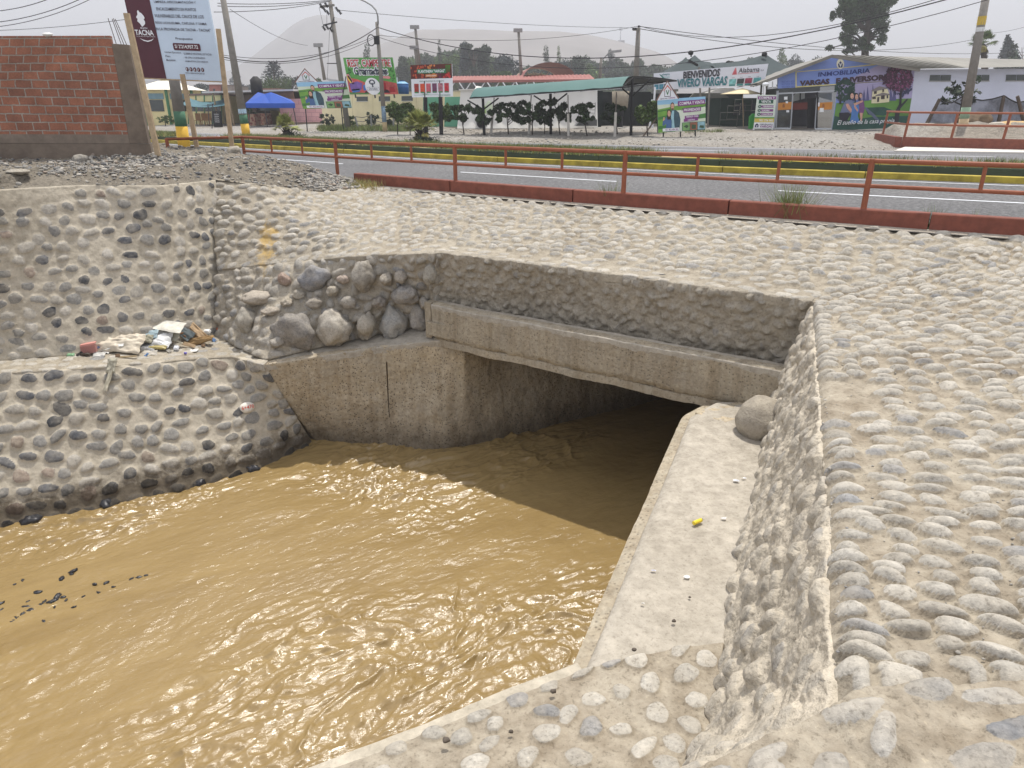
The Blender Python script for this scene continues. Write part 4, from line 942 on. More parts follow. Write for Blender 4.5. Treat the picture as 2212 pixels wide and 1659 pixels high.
# loose stones and dirt specks on the aprons (uncountable)
pts = []
for _ in range(1100):
    u_ = rng.uniform(0, 1); v_ = rng.uniform(0, 1) ** 1.5
    i = rng.integers(0, len(RIM[:6]) - 1); f = rng.random(); a = RIM[i].lerp(RIM[i + 1], f); b_ = OUT[i].lerp(OUT[i + 1], f); p = a.lerp(b_, v_ * .8)
    pts.append((p.x, p.y, p.z + .006, rng.choice([.004, .007, .011], p=[.6, .32, .08])))
stonesoup('grit', pts, M_grav, 'dusty', 9, 'fine grit scattered over the dusty cobbled slope')
pts = []
for _ in range(3000):
    x = rng.uniform(-14, 24); y = FEY(x) + rng.uniform(.2, 14) ** 1.0; s = rng.choice([.03, .05, .09], p=[.6, .32, .08]); pts.append((x, y, gz(x, y) + .02, s))
stonesoup('stones', pts, M_grav, 'pale', 12, 'loose stones scattered over the gravel lot')
# ================================================================== BACKGROUND
WHT = (226, 229, 234)
def lean_up(h, lean=2.0): return Vector((-math.sin(R(lean)) * h, 0, math.cos(R(lean)) * h))
def D4(zx, zy, ox=0.0, oy=0.0): return (ox + zx / 4.0, oy + zy / 4.0)
def pole(name, base, top, r0, r1, mat, label, cat, group=None, n=12, Y=None, bands=None):
    b0 = B(*base) if Y is None else PY(base[0], base[1], Y); t0 = PY(top[0], top[1], b0.y)
    root = thing(name, b0, label, cat, group)
    d_ = t0 - b0
    prev = 0; segs = bands or []
    for frac, m_ in segs + [(1.0, mat)]:
        a, c_ = prev, frac
        MB().tube([b0 + d_ * a - (d_ * .01 if a == 0 else d_ * 0), b0 + d_ * c_], r0 + (r1 - r0) * a, r0 + (r1 - r0) * c_, n).build('shaft' if m_ is mat else 'painted_band', m_, root, smooth=True); prev = c_
    return root, b0, t0
M_conc = plain((126, 122, 116), .9, .14, 6, bump=.003); M_steel = plain((60, 60, 62), .5, .15, 5); M_galv = plain((140, 140, 140), .6, .12, 5)
M_black = plain((28, 28, 30), .7, .2, 5); M_wood = plain((170, 150, 122), .85, .2, 9, bump=.003); M_white = plain(WHT, .7, .05, 1.5)
M_green = plain((70, 110, 86), .7, .12, 5); M_yell = plain((214, 172, 64), .7, .12, 5)

# ------------------------------------------------------------------ brick wall
def brickmat():
    m, n, l, b = newmat('red_brick_panel'); tc = n.new('ShaderNodeTexCoord'); 
    mp = n.new('ShaderNodeMapping'); l.new(tc.outputs['UV'], mp.inputs[0])
    nz = noise(n, l, 7, 4, .6, tc.outputs['UV']); ds = mixc(n, l, .03, mp.outputs[0], nz.outputs[1], 'ADD')
    br = n.new('ShaderNodeTexBrick'); l.new(ds, br.inputs[0]); br.inputs['Scale'].default_value = 1.0
    br.inputs['Brick Width'].default_value = .262; br.inputs['Row Height'].default_value = .134; br.inputs['Mortar Size'].default_value = .011; br.inputs['Mortar Smooth'].default_value = .25
    br.inputs['Color1'].default_value = (.31, .125, .073, 1); br.inputs['Color2'].default_value = (.20, .085, .054, 1); br.inputs['Mortar'].default_value = (.30, .26, .22, 1); br.inputs['Bias'].default_value = -.1
    g = gcoord(n); t = noise(n, l, 3, 6, .7, g); t2 = noise(n, l, 40, 4, .7, g)
    c = mixc(n, l, .7, br.outputs[0], mixc(n, l, 1, br.outputs[0], ramp(n, l, t.outputs[0], [(.3, (.65, .65, .65)), (.7, (1.4, 1.4, 1.4))]).outputs[0], 'MULTIPLY'))
    c = mixc(n, l, .5, c, mixc(n, l, 1, c, ramp(n, l, t2.outputs[0], [(.3, (.6, .6, .6)), (.7, (1.4, 1.4, 1.4))]).outputs[0], 'MULTIPLY'))
    l.new(c, b.inputs['Base Color']); b.inputs['Roughness'].default_value = .9
    inv = n.new('ShaderNodeMath'); inv.operation = 'SUBTRACT'; inv.inputs[0].default_value = 1; l.new(br.outputs[1], inv.inputs[1])
    h = bumped(n, l, b, inv.outputs[0], 1, .03); bumped(n, l, b, t2.outputs[0], .5, .01, h); return m
BLp, BRp = PY(-180, 331, 12.6), PY(328, 333, 13.6)
bwl = thing('brick_wall', BLp, 'unplastered red brick wall with a concrete corner column on the left', 'wall')
U = BRp - BLp; colw = .34
TL = PY(-180, 78, 12.6)
Vv = TL - BLp; TR = PY(262, 77, 13.6)
tot = U.length
# brick panel as a slab with its own unwrapped metres
uu = U.normalized(); bk = Vector((-uu.y, uu.x, 0))
z_b = .33
def bpt(s_, h_): 
    f = h_ / Vv.length
    return BLp + U * (s_ / tot) + (Vv * (1 - s_ / tot) + (TR - PY(314, 333, 13.6) + (TR - TR)) * (s_ / tot)) * f
H_ = Vv.length
xe = tot - colw
corner = [bpt(0, z_b), bpt(xe, z_b), bpt(xe, H_), bpt(0, H_)]
vs = [tuple(p - bwl.location) for p in corner] + [tuple(p + bk * .14 - bwl.location) for p in corner]
me = bpy.data.meshes.new('brick_panel'); me.from_pydata(vs, [], [(0, 1, 2, 3), (7, 6, 5, 4), (0, 4, 5, 1), (1, 5, 6, 2), (2, 6, 7, 3), (3, 7, 4, 0)]); me.update()
uv = me.uv_layers.new(name='UVMap'); 
cuv = {0: (0, z_b), 1: (xe, z_b), 2: (xe, H_), 3: (0, H_)}
cuv.update({k + 4: v for k, v in list(cuv.items())})
for lp in me.loops:
    a = cuv[lp.vertex_index]; uv.data[lp.index].uv = a
M_brick = brickmat(); link('brick_panel', me, M_brick, bwl)
M_cem = plain((118, 106, 94), .95, .22, 5, bump=.006)
MB().prism([bpt(0, -.3), bpt(tot, -.3), bpt(tot, z_b - .16), bpt(0, z_b - .16)][::-1], bk * .2).build('footing', M_cem, bwl)
MB().prism([bpt(0, z_b - .155) - bk * .0, bpt(xe, z_b - .155), bpt(xe, z_b), bpt(0, z_b)][::-1], bk * .17).build('base_beam', plain((128, 116, 104), .95, .2, 5, bump=.006), bwl)
MB().prism([bpt(xe + .004, z_b - .15), bpt(tot - .02, z_b - .15), bpt(tot - .02, H_ - .14), bpt(xe + .004, H_ - .12)][::-1], bk * .24).build('column', M_cem, bwl)
for i in range(4):
    p = bpt(xe + .05 + (.07, .14, .21, .24)[i] - .04, H_ - .14) + bk * (.04 + .1 * (i % 2)); MB().tube([p, p + Vector((-.06 - .02 * i, 0, .42))], .006, n=5).build('rebar', plain((70, 52, 46), .8), bwl)
tag(rock('wall_rag', bpt(tot * .6, H_ + .02), .09, .05, .03, plain((226, 226, 222), .7), 5, sub=14), 'small white rag on top of the brick wall', 'litter')

# ------------------------------------------------------------------ people drawn on the posters (flat, simplified)
SKIN = plain((214, 168, 142), .7, .05, 5); HAIR = plain((44, 32, 30), .7, .05, 5); DENIM = plain((72, 104, 150), .7, .15, 20); CHK = plain((58, 84, 96), .7, .35, 9)
PURP = plain((128, 60, 128), .6, .06, 2); WTX = plain((236, 238, 240), .6, .03, 3); FLD = plain((112, 160, 66), .7, .25, 1.5); FLD2 = plain((70, 124, 62), .7, .2, 2); SKYB = plain((150, 196, 226), .7, .08, 1); NAVY = plain((44, 44, 84), .6, .05, 4); DGRN = plain((34, 84, 66), .6, .06, 3)
def head(f, root, u, v, a, b_, female=False, beard=False, nm='portrait'):
    f.poly(root, nm + '_hair', HAIR, f.ell(u, v + b_ * .28, a * 1.18, b_ * 1.05) if not female else [(u - a * 1.2, v - b_ * 2.0), (u - a * 1.35, v), (u - a * 1.1, v + b_), (u, v + b_ * 1.45), (u + a * 1.1, v + b_), (u + a * 1.3, v), (u + a * 1.15, v - b_ * 2.0)], 5)
    f.poly(root, nm + '_face', SKIN, f.ell(u, v, a, b_), 6)
    if beard: f.poly(root, nm + '_beard', plain((110, 80, 66), .8), [(u - a * .9, v - b_ * .15), (u - a * .5, v - b_ * .45), (u + a * .5, v - b_ * .45), (u + a * .9, v - b_ * .15), (u + a * .6, v - b_ * .85), (u, v - b_ * 1.02), (u - a * .6, v - b_ * .85)], 7)
    f.polys(root, nm + '_eyes', HAIR, [f.ell(u - a * .4, v + b_ * .15, a * .16, b_ * .09, 8), f.ell(u + a * .4, v + b_ * .15, a * .16, b_ * .09, 8), [(u - a * .35, v - b_ * .42), (u, v - b_ * .55), (u + a * .35, v - b_ * .42)]], 8)
def compra_board(bl, br, tl, Yl, Yr, gbl, gbr, gap_, posts, label, brace=None):
    dl = Yr - Yl; Yl = sum(B(*p_[0]).y for p_ in posts) / len(posts); Yr = Yl + dl
    f = Frame.px(bl, br, tl, Yl, Yr)
    root = thing('billboard', f.o, label, 'billboard', 'property sale billboards')
    f.panel(root, 'panel', plain((210, 220, 200), .6, .08, 1), .05)
    R_ = root
    f.rect(R_, 'sky_print', SKYB, 0, .84, 1, 1, 1)
    f.polys(R_, 'field_print', FLD, [[(0, .0), (.36, .0), (.36, .52), (.5, .62), (1, .70), (1, .80), (.4, .78), (0, .70)]], 1)
    f.polys(R_, 'field_rows', FLD2, [[(0, .62), (.3, .68), (.3, .71), (0, .66)], [(0, .38), (.2, .45), (.2, .52), (0, .47)], [(.5, .66), (1, .70), (1, .73), (.5, .69)], [(.72, .45), (1, .50), (1, .36), (.72, .34)], [(0, .10), (.3, .12), (.3, .22), (0, .2)]], 2)
    f.rect(R_, 'pale_print', plain((212, 220, 204), .6, .06, 2), .36, 0, .64, .64, 2)
    # the couple
    f.poly(R_, 'man_print', CHK, [(.24, .02), (.22, .40), (.25, .60), (.29, .66), (.37, .66), (.44, .57), (.47, .36), (.46, .20), (.44, .02)], 3)
    f.poly(R_, 'shirt_print', plain((150, 190, 200), .7), [(.28, .02), (.27, .5), (.30, .64), (.34, .64), (.33, .4), (.35, .02)], 4)
    f.poly(R_, 'woman_print', DENIM, [(.09, .22), (.10, .34), (.14, .38), (.18, .46), (.26, .46), (.29, .34), (.28, .02), (.16, .02), (.17, .26), (.12, .21)], 4)
    f.poly(R_, 'hand_print', SKIN, [(.10, .34), (.115, .46), (.135, .46), (.14, .38)], 5)
    head(f, R_, .305, .755, .034, .10, beard=True); head(f, R_, .232, .56, .032, .09, female=True)
    f.text(R_, '+51 952 854 001', PURP, .14, .045, .42, .105, 8, .03); f.rect(R_, 'phone_strip', WTX, .09, .03, .44, .12, 7)
    for (a, b_, c_, d_), t, (e, g, h_, i_) in [((.42, .76, .985, .92), 'COMPRA Y VENTA', (.45, .79, .965, .88)), ((.53, .56, .90, .70), 'PROPIEDADES', (.55, .59, .88, .67)), ((.56, .37, .86, .47), 'TERRENOS - CASAS', (.58, .40, .84, .45)), ((.54, .28, .84, .38), 'CHACRAS', (.62, .30, .77, .345))]:
        f.poly(R_, 'banner_strip', PURP, [(a, b_), (c_, b_ + .02), (c_, d_), (a, d_ - .01)], 5); f.text(R_, t, WTX, e, g, h_, i_, 7, .03, rise=.01)
    f.text(R_, 'DE', PURP, .49, .62, .525, .66, 7, .02)
    f.polys(R_, 'inset_frame', DGRN, [[(.50, .0), (.99, .0), (.99, .26), (.50, .26)]], 5)
    f.rect(R_, 'inset_photo', plain((120, 160, 100), .7, .3, 4), .51, .02, .66, .25, 6); f.rect(R_, 'inset_photo', plain((150, 96, 74), .7, .25, 4), .67, .02, .82, .25, 6); f.rect(R_, 'inset_photo', plain((140, 180, 190), .7, .25, 4), .83, .02, .98, .25, 6)
    f.polys(R_, 'inset_shapes', plain((60, 84, 60), .7), [[(.53, .14), (.59, .19), (.64, .15), (.60, .08)], [(.70, .05), (.79, .05), (.79, .17), (.70, .19)], [(.86, .08), (.96, .05), (.96, .13), (.88, .15)]], 7)
    # gable piece on top with the house emblem
    g = Frame.px(gbl, gbr, (gbl[0] + (tl[0] - bl[0]) * .3, gbl[1] - gap_), Yl - .06, Yl - .06)
    root2 = R_
    o1, o2, o3 = g.pt(0, 0), g.pt(1, 0), g.pt(.5, 1)
    MB().prism([o1, o3, o2], -g.n * .05).build('gable', M_white, root2)
    MB().tube([o1, o3, o2], .035, n=6).build('gable_edge', plain((120, 90, 80), .7), root2)
    g.polys(R_, 'emblem', plain((200, 84, 66), .6), [[(.33, .52), (.5, .80), (.67, .52), (.67, .46), (.5, .72), (.33, .46)]], 2)
    g.polys(R_, 'emblem', plain((60, 54, 70), .6), [[(.36, .16), (.38, .16), (.38, .50), (.36, .48)], [(.62, .16), (.64, .16), (.64, .48), (.62, .50)], [(.36, .16), (.64, .16), (.64, .19), (.36, .19)]], 3)
    g.text(R_, 'V', plain((40, 110, 60), .6), .42, .25, .58, .52, 3, .05)
    g.text(R_, 'INMOBILIARIA', NAVY, .16, .04, .5, .10, 3, .02); g.text(R_, 'VARGAS', PURP, .53, .04, .84, .12, 3, .03)
    for (bx, by), fr in posts:
        t0 = f.pt(fr, .05); b0 = PY(bx, by, t0.y + .06); MB().tube([b0, t0 - f.n * .08 + f.V * .5], .035, n=8).build('post', M_black, R_)
    MB().tube([f.pt(0, -.005, -.05), f.pt(0, 1, -.05)], .03, n=6).build('frame_bar', M_black, R_)
    if brace: MB().tube([PY(brace[0][0], brace[0][1], Yl + .3), PY(brace[1][0], brace[1][1], Yl + .3)], .04, n=8).build('brace', plain((110, 96, 84), .9), R_)
    return root
compra_board((655, 235), (761, 233), (640, 178), 40, 39.3, (637, 178), (688, 178.5), 30, [((664, 285), .09), ((742, 282), .81)], 'property sale billboard with a gabled top standing before the pink wall')
compra_board((1421.8, 287), (1524, 280), (1420, 215), 31.5, 31.8, (1418, 217.5), (1466, 213), 40, [((1433, 298), .12), ((1470, 297), .48), ((1502, 295), .79)], 'property sale billboard with a gabled top propped before the nursery', brace=((1386, 299), (1422, 250)))

# ------------------------------------------------------------------ government project billboard
f = Frame.px((307.5, 169), (481.5, 177), (266, -14), 17.6, 17.1)
bb = thing('billboard', f.o, 'big project billboard of the river works with a maroon band and wooden posts', 'billboard')
f.panel(bb, 'panel', plain((196, 212, 228), .55, .07, .9), .05)
mar = plain((82, 40, 50), .55, .1, 2); f.rect(bb, 'maroon_band', mar, 0, 0, .31, 1, 1)
MAR = plain((86, 38, 50), .6, .05, 3); INK = plain((60, 50, 64), .6, .05, 3)
f.poly(bb, 'region_outline', WTX, [(.15, .62), (.13, .66), (.105, .685), (.115, .71), (.10, .73), (.125, .76), (.13, .80), (.145, .815), (.155, .79), (.175, .78), (.20, .745), (.205, .72), (.19, .71), (.20, .68), (.195, .655), (.175, .635)], 3)
f.text(bb, 'REGIÓN', WTX, .125, .596, .21, .618, 3, .02); f.text(bb, 'TACNA', WTX, .045, .52, .275, .585, 3, .045)
f.text(bb, 'La que mira de frente al mañana', WTX, .055, .50, .285, .513, 3, .01)
f.poly(bb, 'smile_stroke', WTX, [(.09, .485), (.13, .455), (.18, .445), (.23, .458), (.265, .487), (.225, .468), (.18, .458), (.13, .468)], 3)
for t, (a, b_, c_, d_) in [('LIMPIEZA, DESCOLMATACIÓN Y', (.36, .895, .86, .932)), ('ENCAUZAMIENTO EN PUNTOS', (.37, .815, .845, .85)), ('VULNERABLES DEL CAUCE DE LOS', (.33, .735, .92, .772)), ('RÍOS UCHUSUMA, CAPLINA Y SAMA', (.325, .655, .94, .695)), ('EN LA PROVINCIA DE TACNA - TACNA"', (.30, .585, .97, .618))]:
    f.text(bb, t, INK, a, b_, c_, d_, 2, .022)
f.text(bb, 'Presupuesto:', INK, .53, .475, .74, .51, 2, .012)
f.poly(bb, 'price_plate', MAR, [(.48, .37), (.49, .358), (.80, .358), (.81, .37), (.81, .43), (.80, .442), (.49, .442), (.48, .43)], 2)
f.text(bb, "S/ 2'214,957.72", WTX, .505, .375, .785, .425, 4, .03)
for t, (a, b_, c_, d_) in [('Unidad Ejecutora :', (.36, .315, .575, .34)), ('GOBIERNO REGIONAL DE TACNA', (.59, .31, .93, .333)), ('Plazo', (.36, .272, .42, .295)), (':  180 DÍAS CALENDARIOS', (.575, .265, .84, .29)), ('Modalidad', (.36, .225, .47, .248)), (':  ADMINISTRACIÓN DIRECTA', (.575, .222, .87, .245)), ('www.regiontacna.gob.pe', (.56, .078, .80, .1))]:
    f.text(bb, t, INK, a, b_, c_, d_, 2, .012)
f.polys(bb, 'round_icons', MAR, [f.ell(.595 + i * .047, .135, .018, .026, 14) for i in range(5)], 2)
for i, ch in enumerate('f>d@x'): f.text(bb, ch, WTX, .588 + i * .047, .12, .602 + i * .047, .15, 4, .02)
MB().tube([f.pt(0, 0, .02), f.pt(1, 0, .02)], .015, n=6).build('frame_bar', M_wood, bb)
def board_post(b0, t0, w):
    d_ = t0 - b0; m = MB(); m.box(b0 + Vector((-w / 2, 0, 0)), (w, .01, 0), (0, w * .7, 0), d_); return m.build('post', M_wood, bb)
board_post(PY(340, 337, 13.3), PY(271, 28, 13.3), .085); board_post(PY(427, 333, 17.0), PY(392, 160, 17.0), .09); board_post(PY(501, 326, 16.6), PY(470, 62, 16.6), .085)

# ------------------------------------------------------------------ poles
r, b0, t0 = pole('concrete_pole', (400, 327), (368, 120), .165, .13, M_conc, 'concrete pole painted yellow and green passing behind the project billboard', 'pole', 'painted poles', Y=20.5, bands=[(.27, M_yell), (.43, M_green)])
r, b0, t0 = pole('concrete_pole', (533, 296), (478, -25), .19, .12, M_conc, 'tall concrete pole with yellow and green foot right of the billboard', 'pole', 'painted poles', Y=34, bands=[(.095, M_yell), (.16, M_green)])
PA = t0
MB().tube([b0 + (t0 - b0) * .168, b0 + (t0 - b0) * .20], .184, n=10).build('poster', plain((170, 196, 214), .6, .2, 8), r)
r, b0, t0 = pole('utility_pole', (752, 282), (713, 3), .19, .12, M_conc, 'leaning utility pole with two crossarms of black insulators', 'pole')
PB = t0
def at(b_, t_, y): return b_ + (t_ - b_) * ((b_.z - y) / (b_.z - t_.z))
x1, x2 = PY(691, 17, b0.y - .25), PY(722, 13, b0.y - .25); MB().box(x1, x2 - x1, (0, .12, 0), (0, 0, .12)).build('crossarm', M_conc, r)
x1, x2 = PY(698, 56, b0.y - .2), PY(728, 49, b0.y - .2); MB().box(x1, x2 - x1, (0, .08, 0), (0, 0, .08)).build('crossarm', M_steel, r)
for x, y in [(692, 11), (703, 9), (699, 19), (706, 25), (726, 18), (732, 24), (698, 59), (705, 57), (713, 62)]:
    p = PY(x, y, b0.y - .25); m = MB()
    for k in range(3): m.tube([p + Vector((.05 * k, 0, -.07 * k)), p + Vector((.05 * k, 0, -.07 * k + .04))], .09, n=8)
    m.tube([p + Vector((0, 0, .08)), p + Vector((.1, 0, -.2))], .03, n=6); m.build('insulator', M_black, r)
MB().tube([PY(714, 62, b0.y - .2), PY(722, 37, b0.y - .1)], .035, n=5).build('strut', M_steel, r)
MB().tube([PY(706, 137, b0.y - .2), PY(730, 137, b0.y - .1)], .03, n=5).build('strut', M_steel, r)
r, b0, t0 = pole('street_lamp', (832, 284), (814, 48), .15, .10, M_conc, 'street lamp pole with a curved arm reaching out of the top of the view', 'street lamp', bands=[(.09, plain((166, 148, 112), .8)), (.24, plain((110, 132, 150), .8, .4, 9))])
PC = t0
arm = [t0] + [PY(x, y, b0.y - .1) for x, y in [(817, 52), (816, 35), (812, 22), (803, 12), (790, 4), (772, -4)]]
MB().tube(arm, .055, .035, 8).build('arm', M_galv, r, smooth=True)
p = PY(809, 87, b0.y - .2); MB().box(p + Vector((-.02, -.1, -.22)), (.3, 0, 0), (0, .2, 0), (0, 0, .45)).build('junction_box', M_black, r)
m = MB(); m.tube([p + Vector((-.2, 0, 0)) + Vector((.22 * math.cos(a), 0, .3 * math.sin(a))) for a in [k * math.pi / 8 for k in range(17)]], .03, n=6); m.build('cable_coil', M_black, r)
p = PY(772, -4, b0.y - .1); rock('lamp_head', p, .3, .14, .08, M_galv, 3, r, sub=12, amp=.02)
for base, top, arm_, lb_ in [((701, 172), (689, 99), True, 'floodlight pole with a flat head behind the left sale billboard'), ((906, 140), (897, 60), True, 'floodlight pole rising behind the plant seller billboard'), ((902, 140), (896, 104), True, 'shorter lamp pole beside the floodlight pole'), ((1127, 178), (1120, 67), True, 'floodlight pole between the red roof and the hills'), ((1296, 170), (1299, 124), False, 'lamp pole with a side arm among the trees')]:
    r, b0, t0 = pole('lamp_pole', base, top, .16, .11, M_conc, lb_, 'street lamp', 'lamp poles behind the walls', Y=70)
    m = MB()
    if arm_: m.box(t0 + Vector((-.45, -.2, -.1)), (.8, 0, 0), (0, .3, 0), (.0, 0, .3))
    else: m.tube([t0 + Vector((0, 0, -.3)), t0 + Vector((.7, 0, .4)), t0 + Vector((1.0, 0, .5))], .06, n=6); m.box(t0 + Vector((.9, -.1, .35)), (.9, 0, .1), (0, .3, 0), (0, 0, .2))
    m.build('lamp_head', M_galv, r)
r, b0, t0 = pole('utility_pole', (1374, 170), (1379, 60), .18, .13, M_conc, 'straight utility pole with one crossarm behind the green canopy', 'pole', Y=48)
PD = t0
MB().box(PY(1367, 66, 47.7), PY(1382, 66, 47.7) - PY(1367, 66, 47.7), (0, .1, 0), (0, 0, .14)).build('crossarm', M_conc, r)
for x, y in [(1368, 61), (1373, 61), (1380, 56)]: MB().tube([PY(x, y + 3, 47.7), PY(x, y - 1, 47.7)], .08, .05, 8).build('insulator', M_black, r)
r, b0, t0 = pole('concrete_pole', (2079, 278), (2134, -30), .185, .14, M_conc, 'leaning concrete pole on the dirt mound before the white wall', 'pole', Y=31.5, bands=[(.075, plain((200, 176, 140), .8, .1, 4)), (.16, plain((150, 176, 150), .8, .1, 4))])
PE = t0
MB().tube([b0 + (t0 - b0) * .74, b0 + (t0 - b0) * .80], .157, n=10).build('yellow_plate', plain((196, 168, 70), .7), r)
MB().tube([b0 + (t0 - b0) * .695, b0 + (t0 - b0) * .725], .160, n=10).build('white_plate', plain((206, 208, 208), .7), r)

# ------------------------------------------------------------------ wires
WI = plain((48, 46, 52), .6)
def wire(a, b_, sag, r_, label, group='overhead wires'):
    c0, c1 = PY(a[0], a[1], a[2]), PY(b_[0], b_[1], b_[2]); pts = []
    for i in range(25):
        t = i / 24; p = c0.lerp(c1, t); p.z -= sag * 4 * t * (1 - t); pts.append(p)
    m = MB().tube(pts, r_, n=5); me = m.build('wire', WI, None); tag(me, label, 'wire', group)
for a in [((-60, 26, 34), (110, -4, 34), .15, .016, 'short dark wire in the upper left corner of the sky'),
          ((-60, 52, 34), (195, -12, 34), .25, .016, 'second wire from the top left corner above the brick wall'),
          ((-60, 62, 34), (215, -12, 36), .3, .014, 'third wire above the brick wall, just below its neighbour'),
          ((-60, 67, 34), (300, 38, 30), .1, .010, 'thin wire running level above the brick wall to the billboard'),
          ((470, 7, 34), (720, -1, 40), .1, .014, 'upper wire from the painted pole to the insulator pole'),
          ((470, 13, 34), (716, 1, 40), .12, .014, 'second wire from the painted pole to the insulator pole'),
          ((462, 26, 34), (712, 3, 40), .12, .014, 'third wire from the painted pole to the insulator pole'),
          ((480, 123, 34), (814, 60, 41), .75, .022, 'thick sagging wire from the painted pole to the curved street lamp'),
          ((480, 128, 34), (812, 80, 41), .6, .012, 'thin sagging wire below the thick one at the street lamp'),
          ((480, 119, 34), (810, 78, 41), .5, .012, 'thin wire above the thick one near the painted pole'),
          ((497, 20, 34), (665, 98, 60), .3, .012, 'single wire falling right from the painted pole towards the hill'),
          ((816, 59, 41), (2250, -62, 24), 1.9, .020, 'long thick wire from the street lamp over the nursery to the upper right'),
          ((816, 80, 41), (2250, -35, 24), 1.9, .012, 'long thin wire below the thick one across the sky'),
          ((816, 76, 41), (1381, 56, 48), .5, .012, 'thin wire from the street lamp to the straight utility pole'),
          ((1381, 56, 48), (2250, -76, 24), 1.2, .014, 'wire from the straight utility pole to the upper right corner'),
          ((733, 22, 40), (1381, 60, 60), .2, .012, 'wire from the insulator pole dipping towards the distant trees'),
          ((1381, 57, 48), (2250, 110, 90), .8, .02, 'upper faint wire behind the office roof'),
          ((1381, 62, 48), (2120, 82, 80), 1.2, .02, 'lower faint wire behind the office roof'),
          ((2130, 72, 80), (2260, 44, 60), .2, .014, 'wire right of the leaning pole in the upper right'),
          ((706, 26, 39.6), (706, 60, 39.6), .0, .008, 'jumper wire hanging between the crossarms'), ((689, 15, 39.6), (699, 58, 39.6), .0, .008, 'left jumper wire beside the crossarms'),
          ((712, 64, 40), (707, 172, 42), .0, .008, 'guy wire hanging down beside the insulator pole')]:
    wire(*a)
# ================================================================== BUILDINGS LEFT
def wallframe(bl, br, tl, back=0.0, Yr=None, sink=.15):
    """frame whose bottom corners stand on the far ground"""
    o = B(*bl); r = B(*br) if Yr is None else PY(br[0], br[1], Yr); t = PY(tl[0], tl[1], o.y)
    if back: 
        o = PY(bl[0], bl[1], o.y + back); r = PY(br[0], br[1], r.y + back); t = PY(tl[0], tl[1], o.y)
    return Frame(o, r - o, t - o)
CREAM = plain((222, 208, 156), .8, .1, 1.2); CREAM2 = plain((226, 214, 176), .8, .1, .8); GRN = plain((66, 120, 84), .7, .1, 2); GLS = plain((52, 60, 58), .25, .3, 1.5, spec=.6); BRN = plain((96, 80, 70), .9, .3, 1); DARK = plain((22, 22, 24), .9, .3, 1)
# octagonal kiosk
c = PY(343, 271, 62); c = B(343, 271); c.y += 2.6
k = thing('kiosk', c, 'octagonal cream and green kiosk with a white conical roof', 'kiosk')
rr0 = 72 / 1500 * c.y * .97; hw = (271 - 207) / 1500 * c.y
def ring(rad, z, n=8, off=math.pi / 8): return [Vector((c.x + rad * math.cos(off + 2 * math.pi * i / n), c.y + rad * math.sin(off + 2 * math.pi * i / n), c.z + z)) for i in range(n)]
a, b_ = ring(rr0 * .9, -.2), ring(rr0 * .9, hw)
MB().add(a + b_, [(i, (i + 1) % 8, 8 + (i + 1) % 8, 8 + i) for i in range(8)]).build('wall', CREAM, k)
for i in range(8): MB().tube([a[i], b_[i]], .13, n=6).build('post', GRN, k)
for i in (4, 5, 6, 7):
    p0, p1 = ring(rr0 * .905, hw * .40)[i], ring(rr0 * .905, hw * .40)[(i + 1) % 8]; d_ = p1 - p0
    nn = Vector((p0.x + p1.x - 2 * c.x, p0.y + p1.y - 2 * c.y, 0)).normalized()
    MB().box(p0 + d_ * .18 + nn * .01, d_ * .64, nn * .03, (0, 0, hw * .32)).build('window', GLS, k)
    MB().box(p0 + d_ * .12 + nn * .02 + Vector((0, 0, hw * .34)), d_ * .76, nn * .04, (0, 0, hw * .16)).build('shutter', plain((110, 140, 150), .7), k)
e, tp = ring(rr0 * 1.05, hw), ring(.5, hw + 18 / 1500 * c.y)
MB().add(e + tp, [(i, (i + 1) % 8, 8 + (i + 1) % 8, 8 + i) for i in range(8)] + [tuple(range(8))]).build('roof', plain((226, 222, 208), .7, .06, 2), k)
tq = ring(.75, hw + 17 / 1500 * c.y)
MB().tube([c + Vector((0, 0, hw + .7)), c + Vector((0, 0, hw + .98))], .42, n=8).build('cupola', CREAM, k)
MB().add(ring(.62, hw + .98) + [c + Vector((0, 0, hw + 1.45))], [(i, (i + 1) % 8, 8) for i in range(8)] + [tuple(range(8))[::-1]]).build('cupola_roof', plain((226, 222, 208), .7, .06, 2), k)
# restaurant hall behind the teal awning
f = wallframe((404, 272), (480, 272), (402, 207), 2.5)
h_ = thing('building', f.o, 'low cream and green eatery hall behind the teal awning', 'building')
f.panel(h_, 'wall', CREAM, 4.0)
for i in range(4): f.rect(h_, 'window', GLS, .08 + i * .23, .48, .26 + i * .23, .80, 2)
for i in range(5): f.rect(h_, 'post', GRN, .03 + i * .235, 0, .065 + i * .235, 1, 3)
f.panel(h_, 'roof', plain((120, 100, 92), .9), 4.2, -.02, 1.0, 1.02, 1.06, .1)
def awning(corners, name, mat, label, cat, posts=(), sag=.12, grp=None, n=10, peak=None):
    """corners: near-left, near-right, far-right, far-left (points); sagging cloth with thickness"""
    a, b_, c_, d_ = corners; r_ = thing(name, a, label, cat, grp)
    V = []; 
    for i in range(n + 1):
        for j in range(n + 1):
            u, v = i / n, j / n; p = a.lerp(b_, u).lerp(d_.lerp(c_, u), v); p = p.copy()
            p.z -= sag * 4 * u * (1 - u) * (.5 + .5 * v) + .03 * math.sin(u * 23) * math.sin(v * 9)
            V.append(tuple(p))
    F = gridfaces(n + 1, n + 1); W = [(x, y, z - .02) for x, y, z in V]
    o = npmesh('cloth', V + W, np.concatenate([F[:, ::-1], F + (n + 1) ** 2]), mat, r_)
    for p, q in posts: MB().tube([p, q], .035, n=6).build('post', M_steel, r_)
    return r_
Y0 = B(390, 273).y
TEAL = plain((70, 108, 118), .7, .15, 3)
